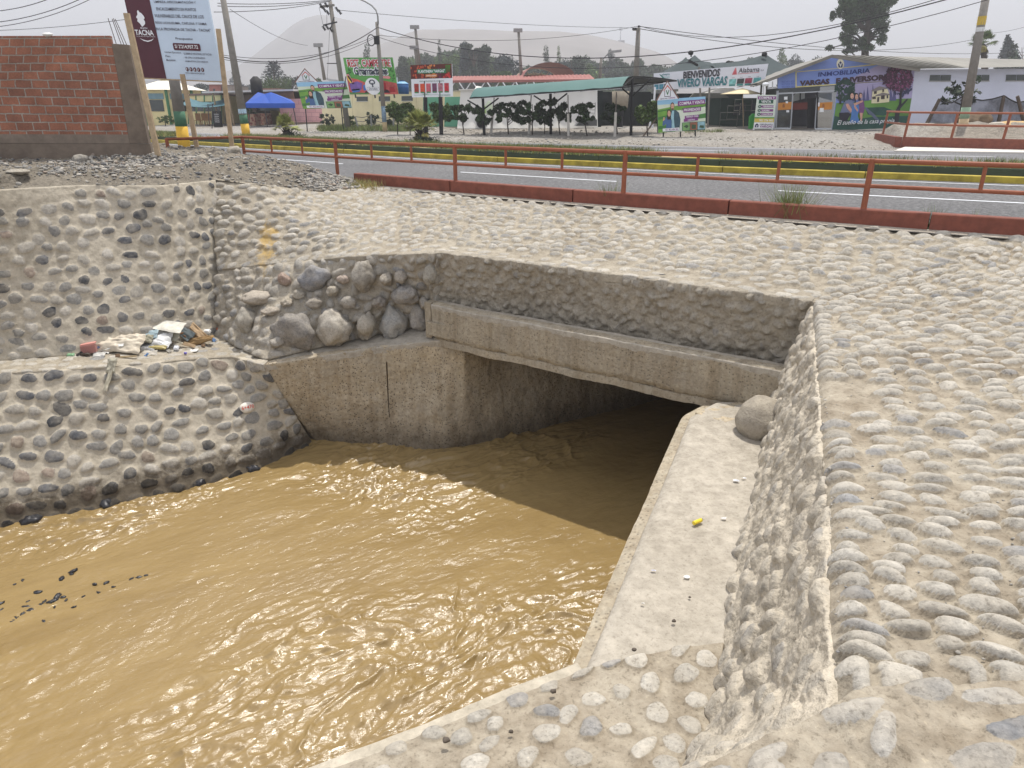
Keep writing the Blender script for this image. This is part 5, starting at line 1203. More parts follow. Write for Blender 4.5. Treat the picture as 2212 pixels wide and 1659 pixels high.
awning([PY(392, 226, Y0 - 2), PY(487, 227, Y0 - 2), PY(484, 209, Y0 + 2.2), PY(408, 211, Y0 + 2.2)], 'awning', TEAL, 'sagging teal tarpaulin awning over the roadside eatery', 'awning', [(PY(395, 273, Y0 - 2), PY(392, 226, Y0 - 2)), (PY(458, 280, Y0 - 6), PY(459, 224, Y0 - 6)), (PY(452, 272, Y0 - 2), PY(449, 225, Y0 - 2)), (PY(486, 272, Y0 - 2), PY(487, 227, Y0 - 2))], .35)
def chair(x, y, lb_):
    p = B(x, y); p.y += .4; r_ = thing('chair', p, lb_, 'chair', 'wooden chairs at the eatery')
    w = .42; W_ = plain((150, 112, 74), .7)
    MB().box(p + Vector((-w / 2, -w / 2, .43)), (w, 0, 0), (0, w, 0), (0, 0, .04)).build('seat', W_, r_)
    MB().box(p + Vector((-w / 2, w / 2 - .03, .47)), (w, 0, 0), (0, .03, 0), (0, 0, .5)).build('backrest', W_, r_)
    for a in (-1, 1):
        for b_ in (-1, 1): MB().box(p + Vector((a * w * .45 - .02, b_ * w * .45 - .02, 0)), (.04, 0, 0), (0, .04, 0), (0, 0, .44)).build('leg', W_, r_)
chair(424, 273, 'wooden chair left under the teal awning'); chair(437, 273, 'wooden chair in the middle under the teal awning'); chair(447, 273.5, 'wooden chair right under the teal awning, beside the chalkboard')
f = wallframe((471, 274), (489, 274), (467, 240)); f.o.y -= .8
cb = thing('chalkboard', f.o, 'black chalkboard menu standing under the teal awning', 'sign'); f.panel(cb, 'board', DARK, .05)
f.polys(cb, 'chalk_lines', WTX, [[(.2, .8 - i * .12), (.75, .79 - i * .12), (.75, .81 - i * .12), (.2, .82 - i * .12)] for i in range(5)], 2); MB().tube([f.pt(.5, .9), f.pt(.5, 0) + Vector((0, .6, 0))], .03, n=5).build('leg', M_wood, cb)
# shack
f = wallframe((470, 273), (650, 270), (455, 201), 1.0)
s_ = thing('shack', f.o, 'dark flat roofed timber shack behind the blue canopy', 'building')
f.panel(s_, 'back_wall', plain((60, 52, 46), .9, .3, 1), .2, k=-4.0)
f.panel(s_, 'side_wall', plain((76, 66, 58), .9, .3, 1), .15, .36, 0, .50, .93, 0); f.panel(s_, 'front_wall', plain((108, 96, 52), .9, .3, 1), .12, .62, 0, .86, .93, -.6)
f.panel(s_, 'timber_fascia', plain((118, 92, 76), .9, .3, 1.5), .12, .52, .72, .97, 1, .0)
f.rect(s_, 'window', GLS, .55, .44, .80, .70, 3); f.panel(s_, 'roof', plain((196, 196, 196), .8, .1, 2), 4.5, -.08, 1.0, 1.0, 1.05, .3)
for u in (.02, .20, .36): f.panel(s_, 'post', M_wood, .12, u, 0, u + .012, 1, .05)
# blue canopy tent
Yt = B(575, 272).y - 1.2
bt = thing('canopy_tent', PY(575, 275, Yt), 'bright blue pop-up canopy with two peaks before the shack', 'canopy'); BLU = plain((30, 78, 168), .6, .08, 2)
nl, nr, fr_, flt = PY(530, 223, Yt - 1.2), PY(637, 223, Yt - 1.2), PY(628, 215, Yt + 1.6), PY(540, 215, Yt + 1.6); p1, p2 = PY(557, 199, Yt), PY(585, 199, Yt)
pm = p1.lerp(p2, .5); pm.z -= .12
m = MB(); m.add([nl, nr, fr_, flt, p1, p2, pm, nl.lerp(nr, .5) + Vector((0, 0, -.06))], [(0, 7, 6, 4), (7, 1, 5, 6), (1, 2, 5), (2, 3, 4, 6, 5), (3, 0, 4)]); m.build('cloth', BLU, bt)
dn = Vector((0, 0, -.32)); m = MB()
for a, b_ in [(nl, nr), (nr, fr_), (fr_, flt), (flt, nl)]: m.add([a, b_, b_ + dn, a + dn], [(0, 1, 2, 3)])
m.build('valance', BLU, bt)
for p, q in [((578, 266), (571, 226)), ((641, 262), (632, 226)), ((538, 262), (540, 226))]: MB().tube([PY(p[0], p[1] + 8, Yt - 1.1), PY(q[0], q[1], Yt - 1.1)], .035, n=6).build('post', M_steel, bt)
f = wallframe((577, 270), (646, 264), (574, 246)); f.o.y -= 2.6; f = Frame(f.o, f.U, f.V)
m_, n_, l_, b0_ = newmat('red_patterned_cloth'); vo = n_.new('ShaderNodeTexVoronoi'); vo.inputs['Scale'].default_value = 5; l_.new(gcoord(n_), vo.inputs[0])
l_.new(ramp(n_, l_, vo.outputs[0], [(.2, (.13, .04, .035)), (.45, (.30, .12, .09)), (.6, (.34, .24, .17))]).outputs[0], b0_.inputs['Base Color']); b0_.inputs['Roughness'].default_value = .9
tag(f.panel(None, 'counter', m_, .5), 'counter draped with red patterned cloth under the blue canopy', 'counter')
# pink block wall
def blockmat(name, c1, c2, mo, bw_, rh, ms=.02):
    m, n, l, b = newmat(name); g = gcoord(n); s = n.new('ShaderNodeSeparateXYZ'); l.new(g, s.inputs[0]); cb_ = n.new('ShaderNodeCombineXYZ'); l.new(s.outputs[0], cb_.inputs[0]); l.new(s.outputs[2], cb_.inputs[1])
    br = n.new('ShaderNodeTexBrick'); l.new(cb_.outputs[0], br.inputs[0]); br.inputs['Scale'].default_value = 1; br.inputs['Brick Width'].default_value = bw_; br.inputs['Row Height'].default_value = rh; br.inputs['Mortar Size'].default_value = ms
    for i, c_ in zip(('Color1', 'Color2', 'Mortar'), (c1, c2, mo)): br.inputs[i].default_value = lin(c_) + (1,)
    t = noise(n, l, 1.2, 5, .6, g); c_ = mixc(n, l, .6, br.outputs[0], mixc(n, l, 1, br.outputs[0], ramp(n, l, t.outputs[0], [(.3, (.75, .75, .75)), (.7, (1.2, 1.2, 1.2))]).outputs[0], 'MULTIPLY'))
    l.new(c_, b.inputs['Base Color']); b.inputs['Roughness'].default_value = .9; return m
f = wallframe((608, 270), (700, 268), (602, 214))
pk = thing('block_wall', f.o, 'pink painted block wall behind the left sale billboard', 'wall'); f.panel(pk, 'wall', blockmat('pink_blocks', (214, 168, 170), (206, 156, 160), (186, 140, 146), .6, .3), .2); f.panel(pk, 'stained_foot', plain((148, 128, 112), .9, .25, 1.5), .25, 0, -.04, 1, .09, .03)
# long cream wall building
f = wallframe((697, 271), (1030, 276), (694, 203))
cw = thing('building', f.o, 'long cream painted wall with dark window slots and green panels', 'building')
f.panel(cw, 'wall', CREAM2, .25); f.panel(cw, 'coping', plain((196, 186, 160), .85, .1, 2), .35, 0, 1.0, 1, 1.03, .05)
for px0, px1 in [(781, 806), (831, 855), (880, 903)]:
    a, b_ = (px0 - 697) / 333, (px1 - 697) / 333; f.panel(cw, 'window', GLS, .04, a, .76, b_, .90, .03); f.panel(cw, 'window_frame', M_white, .03, a - .003, .75, b_ + .003, .76, .05)
for px0, px1 in [(925, 957), (968, 1000)]: a, b_ = (px0 - 697) / 333, (px1 - 697) / 333; f.panel(cw, 'door_panel', plain((104, 168, 138), .7, .1, 1), .04, a, .02, b_, .86, .04)
for u in (.22, .36, .50, .64, .8): f.panel(cw, 'joint', plain((200, 188, 150), .9), .02, u, 0, u + .002, 1, .01)
tag(MB().tube([B(797 - 17, 275) + Vector((0, -.6, .05)), B(812 - 5, 275) + Vector((0, -.6, .05))], .06, n=6).build('white_plank', M_white, None), 'white plank lying on the grass before the cream wall', 'plank')
# wire mesh fence before it
wf = thing('wire_fence', B(800, 284), 'sagging wire fence on thin stakes before the cream wall', 'fence')
sx = [(770, 283), (812, 284), (852, 285), (879, 285)]
tp_ = [(769, 252), (803, 250), (849, 252), (877, 249)]
for (x, y), (u, v) in zip([(775, 281), (803, 276 + 4), (850, 280), (879, 283)], [(767, 253), (801, 249), (850, 256), (876, 250)]): b0 = B(x, y); MB().tube([b0, PY(u, v, b0.y)], .06, n=6).build('stake', M_galv, wf)
for hgt in (249, 258, 267): MB().tube([PY(767, hgt + 3, 50), PY(784, hgt + 5, 50), PY(801, hgt, 50), PY(826, hgt + 7, 50), PY(850, hgt + 4, 50), PY(876, hgt, 50)], .02, n=4).build('wire', M_steel, wf)

# ------------------------------------------------------------------ restaurant billboard, tank
f = Frame.px((756, 204), (861, 203.5), (741, 124.5), 47, 47)
gb = thing('billboard', f.o, 'green restaurant billboard with big red and white lettering on top of the cream wall', 'billboard')
GR2 = plain((92, 160, 78), .6, .12, 1.2); f.panel(gb, 'panel', GR2, .08); REDT = plain((196, 50, 60), .6, .06, 3); NVT = plain((52, 58, 78), .6, .06, 3)
rg = random.Random(2)
f.polys(gb, 'leaf_print', plain((56, 110, 50), .7, .2, 3), [[(x, y), (x + .03, y + .02), (x + .045, y + .06), (x + .01, y + .04)] for x, y in [(rg.uniform(0, .12), rg.uniform(.5, .93)) for _ in range(18)] + [(rg.uniform(.84, .95), rg.uniform(.3, .93)) for _ in range(24)] + [(rg.uniform(0, .95), .93) for _ in range(12)]], 1)
for i, (ch, k_) in enumerate((('REST. CAMPESTRE', 0),)): 
    f.text(gb, ch, WTX, .055, .735, .955, .965, 2, .10); f.text(gb, ch, REDT, .07, .75, .94, .95, 4, .035)
f.text(gb, 'Gramadales', WTX, .15, .51, .87, .77, 3, .12); f.text(gb, 'Gramadales', NVT, .17, .535, .85, .745, 5, .045)
f.polys(gb, 'photo_print', plain((190, 84, 80), .7, .5, 1.6), [[(.0, .0), (.42, .0), (.40, .3), (.2, .42), (.0, .46)], [(.62, .0), (1, .0), (1, .3), (.8, .36), (.66, .4)]], 2)
for cl_, pts in [((230, 190, 90), [[(.0, .5), (.05, .52), (.1, .36), (.06, .28), (.02, .4)]]), ((120, 90, 160), [[(.03, .3), (.2, .36), (.3, .3), (.25, .12), (.04, .1)]]), ((70, 120, 190), [[(.06, .14), (.22, .16), (.22, .08), (.06, .04)], [(.3, .25), (.38, .28), (.38, .12), (.3, .1)]]), ((226, 150, 150), [[(.73, .5), (.86, .5), (.9, .46), (.86, .42), (.73, .44)], [(.0, .54), (.05, .56), (.13, .3), (.1, .28)]]), ((160, 30, 40), [[(.66, .1), (.7, .36), (.78, .3), (.76, .1)], [(.82, .06), (.84, .2), (.93, .2), (.95, .06)]]), ((60, 40, 50), [[(.7, .04), (.74, .14), (.8, .12), (.84, .04)], [(.3, .02), (.34, .1), (.4, .06)]]), ((84, 130, 70), [[(0, 0), (.4, 0), (.4, .04), (0, .06)]])]:
    f.polys(gb, 'photo_detail', plain(cl_, .7, .2, 3), pts, 3)
f.poly(gb, 'round_label', WTX, f.ell(.50, .22, .155, .235, 28), 5); f.polys(gb, 'tree_emblem', NVT, [[(.485, .2), (.515, .2), (.506, .32), (.494, .32)]] + [f.ell(.5 + .05 * math.cos(q), .335 + .055 * math.sin(q), .016, .022, 8) for q in [i * .7 for i in range(9)]], 7)
f.polys(gb, 'ribbon', NVT, [[(.375, .2), (.625, .2), (.625, .195), (.375, .195)], [(.375, .11), (.625, .11), (.625, .105), (.375, .105)], [(.375, .2), (.38, .2), (.38, .105), (.375, .105)], [(.62, .2), (.625, .2), (.625, .105), (.62, .105)]], 7); f.text(gb, 'Gramadales', NVT, .41, .125, .59, .185, 7, .0, shear=.4)
for u in (.1, .5, .9): MB().tube([f.pt(u, -.1, -.12), f.pt(u, .9, -.12)], .05, n=6).build('post', M_steel, gb)
MB().tube([f.pt(-.18, -.05, -.3), f.pt(-.02, .5, -.12)], .03, n=6).build('strut', M_steel, gb)
p = PY(870, 203, 49); wt = thing('water_tank', p, 'blue plastic water tank beside the restaurant billboard', 'tank')
r1 = 12.5 / 1500 * 49; MB().tube([p, p + Vector((0, 0, .62))], r1, n=18).build('body', plain((30, 84, 140), .5, .1, 3), wt, smooth=True)
for q in (.15, .35, .55): MB().tube([p + Vector((0, 0, q)), p + Vector((0, 0, q + .03))], r1 * 1.03, n=18).build('rib', plain((30, 84, 140), .5, .1, 3), wt)
MB().tube([p + Vector((0, 0, .62)), p + Vector((0, 0, .74))], r1, r1 * .5, n=18).build('shoulder', plain((120, 170, 200), .5, .1, 3), wt); MB().tube([p + Vector((0, 0, .73)), p + Vector((0, 0, .8))], r1 * .4, n=14).build('lid', plain((30, 84, 140), .5), wt)
MB().tube([p + Vector((-.3, -.1, .6)), p + Vector((-.3, -.1, 1.0))], .03, n=5).build('pipe', M_white, wt)
p = PY(556, 203, 56); wt = thing('water_tank', p, 'black water tank on the shack roof beside the painted pole', 'tank'); MB().tube([p, p + Vector((0, 0, .95))], .42, n=14).build('body', M_black, wt, smooth=True); MB().tube([p + Vector((0, 0, .95)), p + Vector((0, 0, 1.2))], .42, .15, n=14).build('shoulder', M_black, wt)
# plant seller board
f = Frame.px((890, 210.5), (978, 208.5), (886.5, 140.5), 41, 40.6)
pb = thing('billboard', f.o, 'vegetable seedling billboard with a row of produce photos on two black posts', 'billboard'); f.panel(pb, 'panel', M_white, .08)
f.rect(pb, 'photo_band', plain((92, 36, 30), .7, .3, 4), 0, .57, 1, 1, 1)
bl_ = []; rg = random.Random(3)
for cl_, x0, x1, nn in [((190, 84, 54), .01, .42, 34), ((206, 128, 70), .42, .60, 16), ((120, 40, 90), .60, .78, 12), ((206, 60, 60), .8, .98, 12)]:
    f.polys(pb, 'produce_print', plain(cl_, .6, .25, 6), [f.ell(rg.uniform(x0, x1), rg.uniform(.6, .97) if x0 < .7 else rg.uniform(.6, .72), .022, .035, 10) for _ in range(nn)], 2)
f.polys(pb, 'leaf_print', plain((70, 150, 60), .7, .2, 3), [[(.86 + i * .02, .7), (.85 + i * .025, .97), (.865 + i * .025, .97)] for i in range(5)], 3)
f.rect(pb, 'title_strip', plain((40, 120, 80), .6), .16, .73, .86, .86, 4); f.text(pb, 'PLANTINERA "VARGAS"', WTX, .19, .75, .83, .84, 6, .04)
f.rect(pb, 'subtitle_strip', plain((206, 130, 70), .6), .36, .62, .64, .70, 4); f.text(pb, 'DISTRITO CALANA', WTX, .38, .64, .62, .68, 6, .02)
f.text(pb, 'VENTA DE PLANTINES DE HORTALIZAS', plain((70, 110, 90), .6), .2, .47, .8, .51, 3, .02)
for i, cl_ in enumerate([(150, 50, 40), (206, 80, 50), (190, 90, 100), (110, 60, 90), (170, 110, 120), (180, 50, 60)]):
    a = .07 + i * .147; f.rect(pb, 'photo', plain(cl_, .6, .4, 7), a, .14, a + .11, .42, 3); f.rect(pb, 'photo_label', plain((50, 130, 80), .6), a + .01, .13, a + .10, .17, 4)
f.rect(pb, 'line_print', plain((60, 120, 90), .6), .05, .065, .95, .072, 3); f.text(pb, 'SEMIAGRO', plain((50, 130, 80), .6), .27, .08, .41, .11, 4, .02); f.text(pb, 'OFICINA: 996 808 077', plain((50, 120, 80), .6), .66, .02, .95, .055, 4, .02)
for x, y, u in [(921, 290, .32), (953.5, 291, .69)]: t0 = f.pt(u, .5, -.1); b0 = PY(x, y, t0.y); MB().tube([b0, t0], .11, n=8).build('post', M_black, pb)

# ------------------------------------------------------------------ red roofs
f = Frame.px((930, 179), (1285, 176.5), (930, 174), 68, 60); rf = thing('canopy', f.o, 'long flat red corrugated roof on forked white posts', 'canopy'); RED = plain((146, 94, 88), .7, .12, 1)
m = MB(); n = 90
for i in range(n):
    a, b_ = i / n, (i + 1) / n; z = .03 * (1 if i % 2 else -1); m.add([f.pt(a, 0), f.pt(b_, 0), f.pt(b_, 1), f.pt(a, 1), f.pt(a, 1) + Vector((0, 4, .5 + z)), f.pt(b_, 1) + Vector((0, 4, .5 - z))], [(0, 1, 2, 3), (3, 2, 5, 4)])
m.build('roof', RED, rf)
for x in (974, 1012, 1044, 1076, 1110, 1138, 1175, 1215, 1255):
    u = (x - 930) / 355; p = f.pt(u, 0); m = MB(); q = p + Vector((0, 0, -.7)); m.tube([p + Vector((0, 0, -3)), q], .08, n=5); m.tube([q, p + Vector((-.5, 0, 0))], .05, n=5); m.tube([q, p + Vector((.5, 0, 0))], .05, n=5); m.build('post', M_white, rf)
ar = thing('canopy', PY(1150, 180, 78), 'arched red roof on a lattice of bent trusses', 'canopy'); cx, rx, rz = 0, 0, 0
pL, pR = PY(1110, 178, 78), PY(1205, 178, 78); w_ = (pR - pL).length; hh = 25 / 1500 * 78; fwd = PY(1243, 170, 66) - pR
V = []; n = 20
for i in range(n + 1):
    a = math.pi * i / n; base = pL.lerp(pR, .5) + Vector((-math.cos(a) * w_ / 2, 0, math.sin(a) * hh))
    for j in range(7): V.append(tuple(base + fwd * (j / 6)))
npmesh('roof', V, gridfaces(n + 1, 7), RED, ar)
for j in range(0, 1):
    for d_ in (0, .5):
        m = MB(); m.tube([pL.lerp(pR, .5) + Vector((-math.cos(math.pi * i / n) * (w_ / 2 - d_), -.1, math.sin(math.pi * i / n) * (hh - d_))) for i in range(n + 1)], .06, n=5); m.build('truss', plain((190, 180, 160), .7), ar)
m = MB()
for i in range(1, 13): x0 = pL.lerp(pR, i / 14); x1 = pL.lerp(pR, (i + (2 if i % 2 else -2)) / 14); m.tube([x0 + Vector((0, -.1, hh * .1)), x1 + Vector((0, -.1, hh * .8 * math.sin(math.pi * i / 14)))], .04, n=4)
m.build('lattice', plain((190, 180, 160), .7), ar)

# ------------------------------------------------------------------ nursery: white greenhouse, shade house
M_tarp = plain((214, 212, 206), .7, .06, .5, bump=.01)
f = wallframe((998, 277), (1288, 276), (995, 195))
gh = thing('greenhouse', f.o, 'low white plastic sheeted greenhouse behind the green canopy', 'greenhouse')
V = []; n = 60
for i in range(n + 1):
    u = i / n
    for j in range(9):
        v = j / 8; p = f.pt(u - .03 * (1 - v) * (1 if u < .03 else 0), v); p.y -= .9 * (1 - v) ** 1.6 * 1.0 - .05 * math.sin(u * 60) * (1 - v); V.append(tuple(p))
npmesh('sheeting', V, gridfaces(n + 1, 9), M_tarp, gh); f.panel(gh, 'roof', M_tarp, 5, -.01, .995, 1, 1.03, .1)
f.panel(gh, 'end_wall', M_tarp, 4.8, .995, 0, 1.0, 1, -.1)
m = MB(); m.add([f.pt(.10, 1.03) + Vector((0, .5, 0)), f.pt(.165, 1.03) + Vector((0, .5, 0)), f.pt(.15, 1.10) + Vector((0, .8, 0)), f.pt(.115, 1.12) + Vector((0, .8, 0))], [(0, 1, 2, 3)]); m.build('vent', M_tarp, gh)
NET = plain((34, 42, 42), .9, .25, 1.2); NETg = plain((52, 64, 66), .85, .12, .8)
f = wallframe((1280, 277), (1700, 276), (1284, 196), 3.0)
sh = thing('shade_house', f.o, 'dark green shade net pavilion of the nursery with peaked roofs', 'shade house')
f.panel(sh, 'back_wall', NET, .1, 0, 0, 1, 1.0, -9); f.panel(sh, 'left_net', NET, .06, 0, -.0, .04, 1, .2); f.panel(sh, 'dark_net', plain((30, 34, 34), .9, .3, 1), .06, .04, .0, .34, 1.0, -3)
f.panel(sh, 'inner_hut', plain((40, 62, 54), .8, .12, 1), 2.5, .70, 0, .97, .82, -2.2)
for a in (.77, .865): f.panel(sh, 'window', plain((52, 58, 62), .3), .05, a, .34, a + .06, .68, -2.1); 
for a in (.77, .865):
    f.panel(sh, 'window_bar', plain((150, 150, 140), .7), .03, a, .46, a + .06, .475, -2.05); f.panel(sh, 'window_bar', plain((150, 150, 140), .7), .03, a + .03, .34, a + .034, .68, -2.05)
def roofpoly(pts, Ys, mat, nm):
    m = MB(); m.add([PY(x, y, yy) for (x, y), yy in zip(pts, Ys)], [tuple(range(len(pts)))]); return m.build(nm, mat, sh)
def tent(px, Ypeak, base, nm):
    """net roof falling in curves from a peak to a ring of tie points"""
    pk_ = PY(px[0], px[1], Ypeak); V = []; K = 8
    ptsb = [PY(x, y, yy) for x, y, yy in base]; ring_ = []
    for i in range(len(ptsb)):
        for t in range(6): ring_.append(ptsb[i].lerp(ptsb[(i + 1) % len(ptsb)], t / 6))
    for q in ring_:
        for j in range(K + 1):
            t = j / K; p = pk_.lerp(q, t); p.z -= .35 * 4 * t * (1 - t) * .5; V.append(tuple(p))
    nr = len(ring_); F = [(i * (K + 1) + j, i * (K + 1) + j + 1, ((i + 1) % nr) * (K + 1) + j + 1, ((i + 1) % nr) * (K + 1) + j) for i in range(nr) for j in range(K)]
    npmesh(nm, V, F, NETg, sh)
tent((1501, 119), 54, [(1413, 163, 50), (1560, 150, 50), (1533, 134, 56), (1480, 127, 60), (1430, 156, 58)], 'net_roof')
tent((1482, 123), 55, [(1413, 166, 50), (1501, 160, 50), (1503, 140, 58), (1440, 158, 62)], 'net_roof')
tent((1654, 116.5), 54, [(1533, 137, 52), (1560, 160, 48), (1660, 175, 48), (1732, 150, 52), (1690, 140, 60), (1600, 132, 60)], 'net_roof')
for x, y, z in [(1493, 112, 119), (1655, 115, 138)]: MB().tube([PY(x, z + 4, 53.5), PY(x, y, 53.5)], .05, n=6).build('mast', M_black, sh)
for x, y in [(1492, 114), (1651, 117), (1573, 136), (1580, 137)]: rock('net_knot', PY(x, y, 53), .2, .2, .16, M_black, int(x), sh, sub=8)
for x, y in [(1455, 158), (1652, 172)]:
    pass
for x in (1462, 1516, 1660): b0 = PY(x, 277, 47.2); MB().tube([b0, PY(x - 4, 186, 47.2)], .06, n=6).build('post', M_conc, sh)
b0 = PY(1513, 186, 48.8); MB().tube([b0, PY(1510, 145, 48.8)], .07, n=6).build('mast', M_conc, sh); MB().box(PY(1489, 133, 48.7), PY(1508, 143, 48.7) - PY(1489, 133, 48.7), (0, .3, 0), (0, 0, .12)).build('lamp_head', M_black, sh)
um = thing('umbrella', PY(1605, 277, 45.5), 'cream garden umbrella open in front of the nursery hut', 'umbrella')
a0 = PY(1604, 190, 45.5); V = [a0] + [a0 + Vector((1.35 * math.cos(math.pi * i / 4), 1.35 * math.sin(math.pi * i / 4), -.34)) for i in range(8)]
MB().add(V + [a0 + Vector((0, 0, -.25))], [(0, i + 1, (i + 1) % 8 + 1) for i in range(8)] + [((i + 1) % 8 + 1, i + 1, 9) for i in range(8)]).build('canopy', plain((214, 200, 164), .8, .05, 2), um); MB().tube([PY(1606, 277, 45.5), a0], .03, n=6).build('pole', M_wood, um)
tent_ = thing('garden_tent', PY(1560, 215, 50), 'small white tent roof glimpsed below the welcome sign', 'tent'); a, b_, c_ = PY(1526, 201, 49), PY(1597, 201, 49), PY(1558, 190, 49)
MB().prism([a, b_, c_ + Vector((.8, 0, 0)), c_][::-1], (0, 2, 0)).build('cloth', plain((226, 222, 214), .7), tent_)
tag(MB().prism([PY(1488, 213, 48.5), PY(1575, 211, 48.5), PY(1563, 201, 48.5), PY(1500, 201, 48.5)][::-1], (0, .3, 0)).build('grey_awning', plain((96, 96, 88), .9, .2, 1), None), 'dull grey net awning below the welcome sign', 'awning')
for i, x in enumerate((1578, 1592, 1606)):
    b0 = B(x, 276); m = MB(); w_, h_ = .55 - i * .0, .9 - i * .12; b0.y += .6
    for a, c_ in [((-w_, 0), (w_, 0)), ((-w_, h_), (w_, h_)), ((-w_, 0), (-w_, h_)), ((w_, 0), (w_, h_)), ((-w_, h_ / 2), (w_, h_ / 2))]: m.tube([b0 + Vector((a[0], 0, a[1] + i * .5)), b0 + Vector((c_[0], 0, c_[1] + i * .5))], .02, n=4)
    tag(m.build('plant_rack', plain((90, 92, 86), .7), None), ['lowest grey rack', 'middle grey rack', 'topmost grey rack'][i] + ' in the dark mouth of the nursery', 'rack', 'plant racks')
# welcome sign
f = Frame.px((1412.5, 194.5), (1650, 184), (1412, 158.5), 46.8, 45.2)
f.V = f.V * 1.0
ws = thing('sign', f.o, 'long white welcome banner of the nursery with black and teal letters', 'sign')
m = MB(); tr_ = PY(1660, 137.5, 45.2); TLp = f.pt(0, 1)
class Quad(Frame):
    def __init__(s, bl, br, tl, tr): s.a, s.b, s.c, s.d = bl, br, tl, tr; s.n = (br - bl).cross(tl - bl).normalized(); s.o = bl; s.V = tl - bl; s.U = br - bl
    def pt(s, u, v, k=0): return s.a.lerp(s.b, u).lerp(s.c.lerp(s.d, u), v) + s.n * k
q = Quad(PY(1412.5, 194.5, 46.8), PY(1650, 184, 45.2), PY(1412, 158.5, 46.8), tr_); BK = plain((36, 32, 38), .6); TL_ = plain((30, 116, 124), .6, .06, 3)
q.panel(ws, 'panel', plain((214, 216, 224), .6, .05, 1), .06)
q.text(ws, 'BIENVENIDOS', plain((150, 152, 160), .7), .272, .545, .597, .955, 2, .06); q.text(ws, 'BIENVENIDOS', BK, .268, .56, .59, .965, 4, .05)
q.text(ws, 'VIVERO VARGAS', plain((160, 162, 170), .7), .222, .07, .672, .54, 2, .06); q.text(ws, 'VIVERO VARGAS', TL_, .215, .08, .665, .555, 4, .05)
q.text(ws, 'vivero', TL_, .075, .82, .145, .95, 3, .03); q.text(ws, 'VARGAS', plain((120, 176, 176), .6), .075, .66, .145, .78, 3, .01); q.poly(ws, 'leaf_emblem', plain((40, 120, 110), .6), [(.05, .92), (.065, .8), (.085, .66), (.095, .7), (.075, .84), (.06, .9)], 3)
q.text(ws, 'Alabama', BK, .755, .66, .935, .90, 3, .02); q.text(ws, 'S.A.', BK, .945, .68, .975, .75, 3, .01); q.rect(ws, 'underline', plain((190, 50, 60), .6), .75, .61, .935, .63, 3)
q.polys(ws, 'red_triangle', plain((206, 64, 74), .6), [[(.70 + .022 * t, .60 + .35 * t), (.745 - .018 * t, .60 + .35 * t), (.745 - .018 * (t + .1), .60 + .35 * (t + .1)), (.70 + .022 * (t + .1), .60 + .35 * (t + .1))] for t in [i * .14 for i in range(7)]], 3)
for i, (a, t) in enumerate([(.685, 'ARPO'), (.755, 'PISO'), (.825, 'TOMATE'), (.90, 'EN ZONA')]):
    q.text(ws, t, BK, a + .02, .42, a + .045, .455, 3, .01); q.rect(ws, 'product_photo', plain([(120, 180, 180), (60, 64, 66), (150, 60, 80), (90, 160, 160)][i], .6, .35, 6), a, .13, a + .062, .38, 3); q.rect(ws, 'photo_label', plain((60, 130, 130), .6), a + .004, .03, a + .058, .12, 3)
for i in range(3): q.rect(ws, 'product_photo', plain((70, 130, 150), .6, .3, 5), .005 + i * .045, .03, .045 + i * .045, .33, 3)
for u in (.17, .52, .985): b0 = q.pt(u, 0, -.15); MB().tube([Vector((b0.x + .1, b0.y, .3)), b0 + q.V * .8], .06, n=6).build('post', M_conc, ws)
# near green canopy of the nursery
gc = thing('canopy', B(1190, 291), 'long teal sheet canopy on three black posts along the verge', 'canopy')
ya, yb = B(1046.5, 292).y, B(1363, 294).y; F0, F1 = PY(1015, 210.5, ya), PY(1344, 187, yb - 2.0); K0, K1 = PY(1037, 190, ya + 1.6), PY(1367, 165.5, yb); G1 = PY(1462, 173, yb + 2.2); print('canopy', ya, yb); G0 = K0 + (G1 - K1)
TEALG = plain((72, 108, 104), .6, .06, .7)
def sheetmesh(nm, a, b_, c_, d_, bulge_, mat):
    V = []; n1, n2 = 24, 8
    for i in range(n1 + 1):
        for j in range(n2 + 1):
            u, v = i / n1, j / n2; p = a.lerp(b_, u).lerp(d_.lerp(c_, u), v); p = p + Vector((0, 0, bulge_ * math.sin(math.pi * v) + .02 * math.sin(u * 40) * (1 - v))); V.append(tuple(p))
    W = [(x, y, z - .03) for x, y, z in V]; F = gridfaces(n1 + 1, n2 + 1); return npmesh(nm, V + W, np.concatenate([F[:, ::-1], F + (n1 + 1) * (n2 + 1)]), mat, gc)
sheetmesh('front_sheet', F0, F1, K1, K0, .18, TEALG); sheetmesh('rear_sheet', K0, K1, G1, G0, .05, plain((50, 56, 56), .8, .15, 1))
for a, b_ in [(F0, F1), (K0, K1), (G0, G1), (F1, K1), (K1, G1), (F0, K0)]: MB().tube([a + Vector((0, 0, -.04)), b_ + Vector((0, 0, -.04))], .035, n=6).build('roof_bar', M_black, gc)
for i in range(6): t = (i + .5) / 6; MB().tube([F0.lerp(F1, t) + Vector((0, 0, -.08)), G0.lerp(G1, t) + Vector((0, 0, -.08))], .025, n=5).build('roof_bar', M_black, gc)
MB().add([F0.lerp(F1, .02) + Vector((0, 0, -.02)), F1 + Vector((0, 0, -.02)), F1 + Vector((0, 0, -.09)), F0.lerp(F1, .02) + Vector((0, 0, -.09))], [(0, 1, 2, 3)]).build('white_hem', M_white, gc)
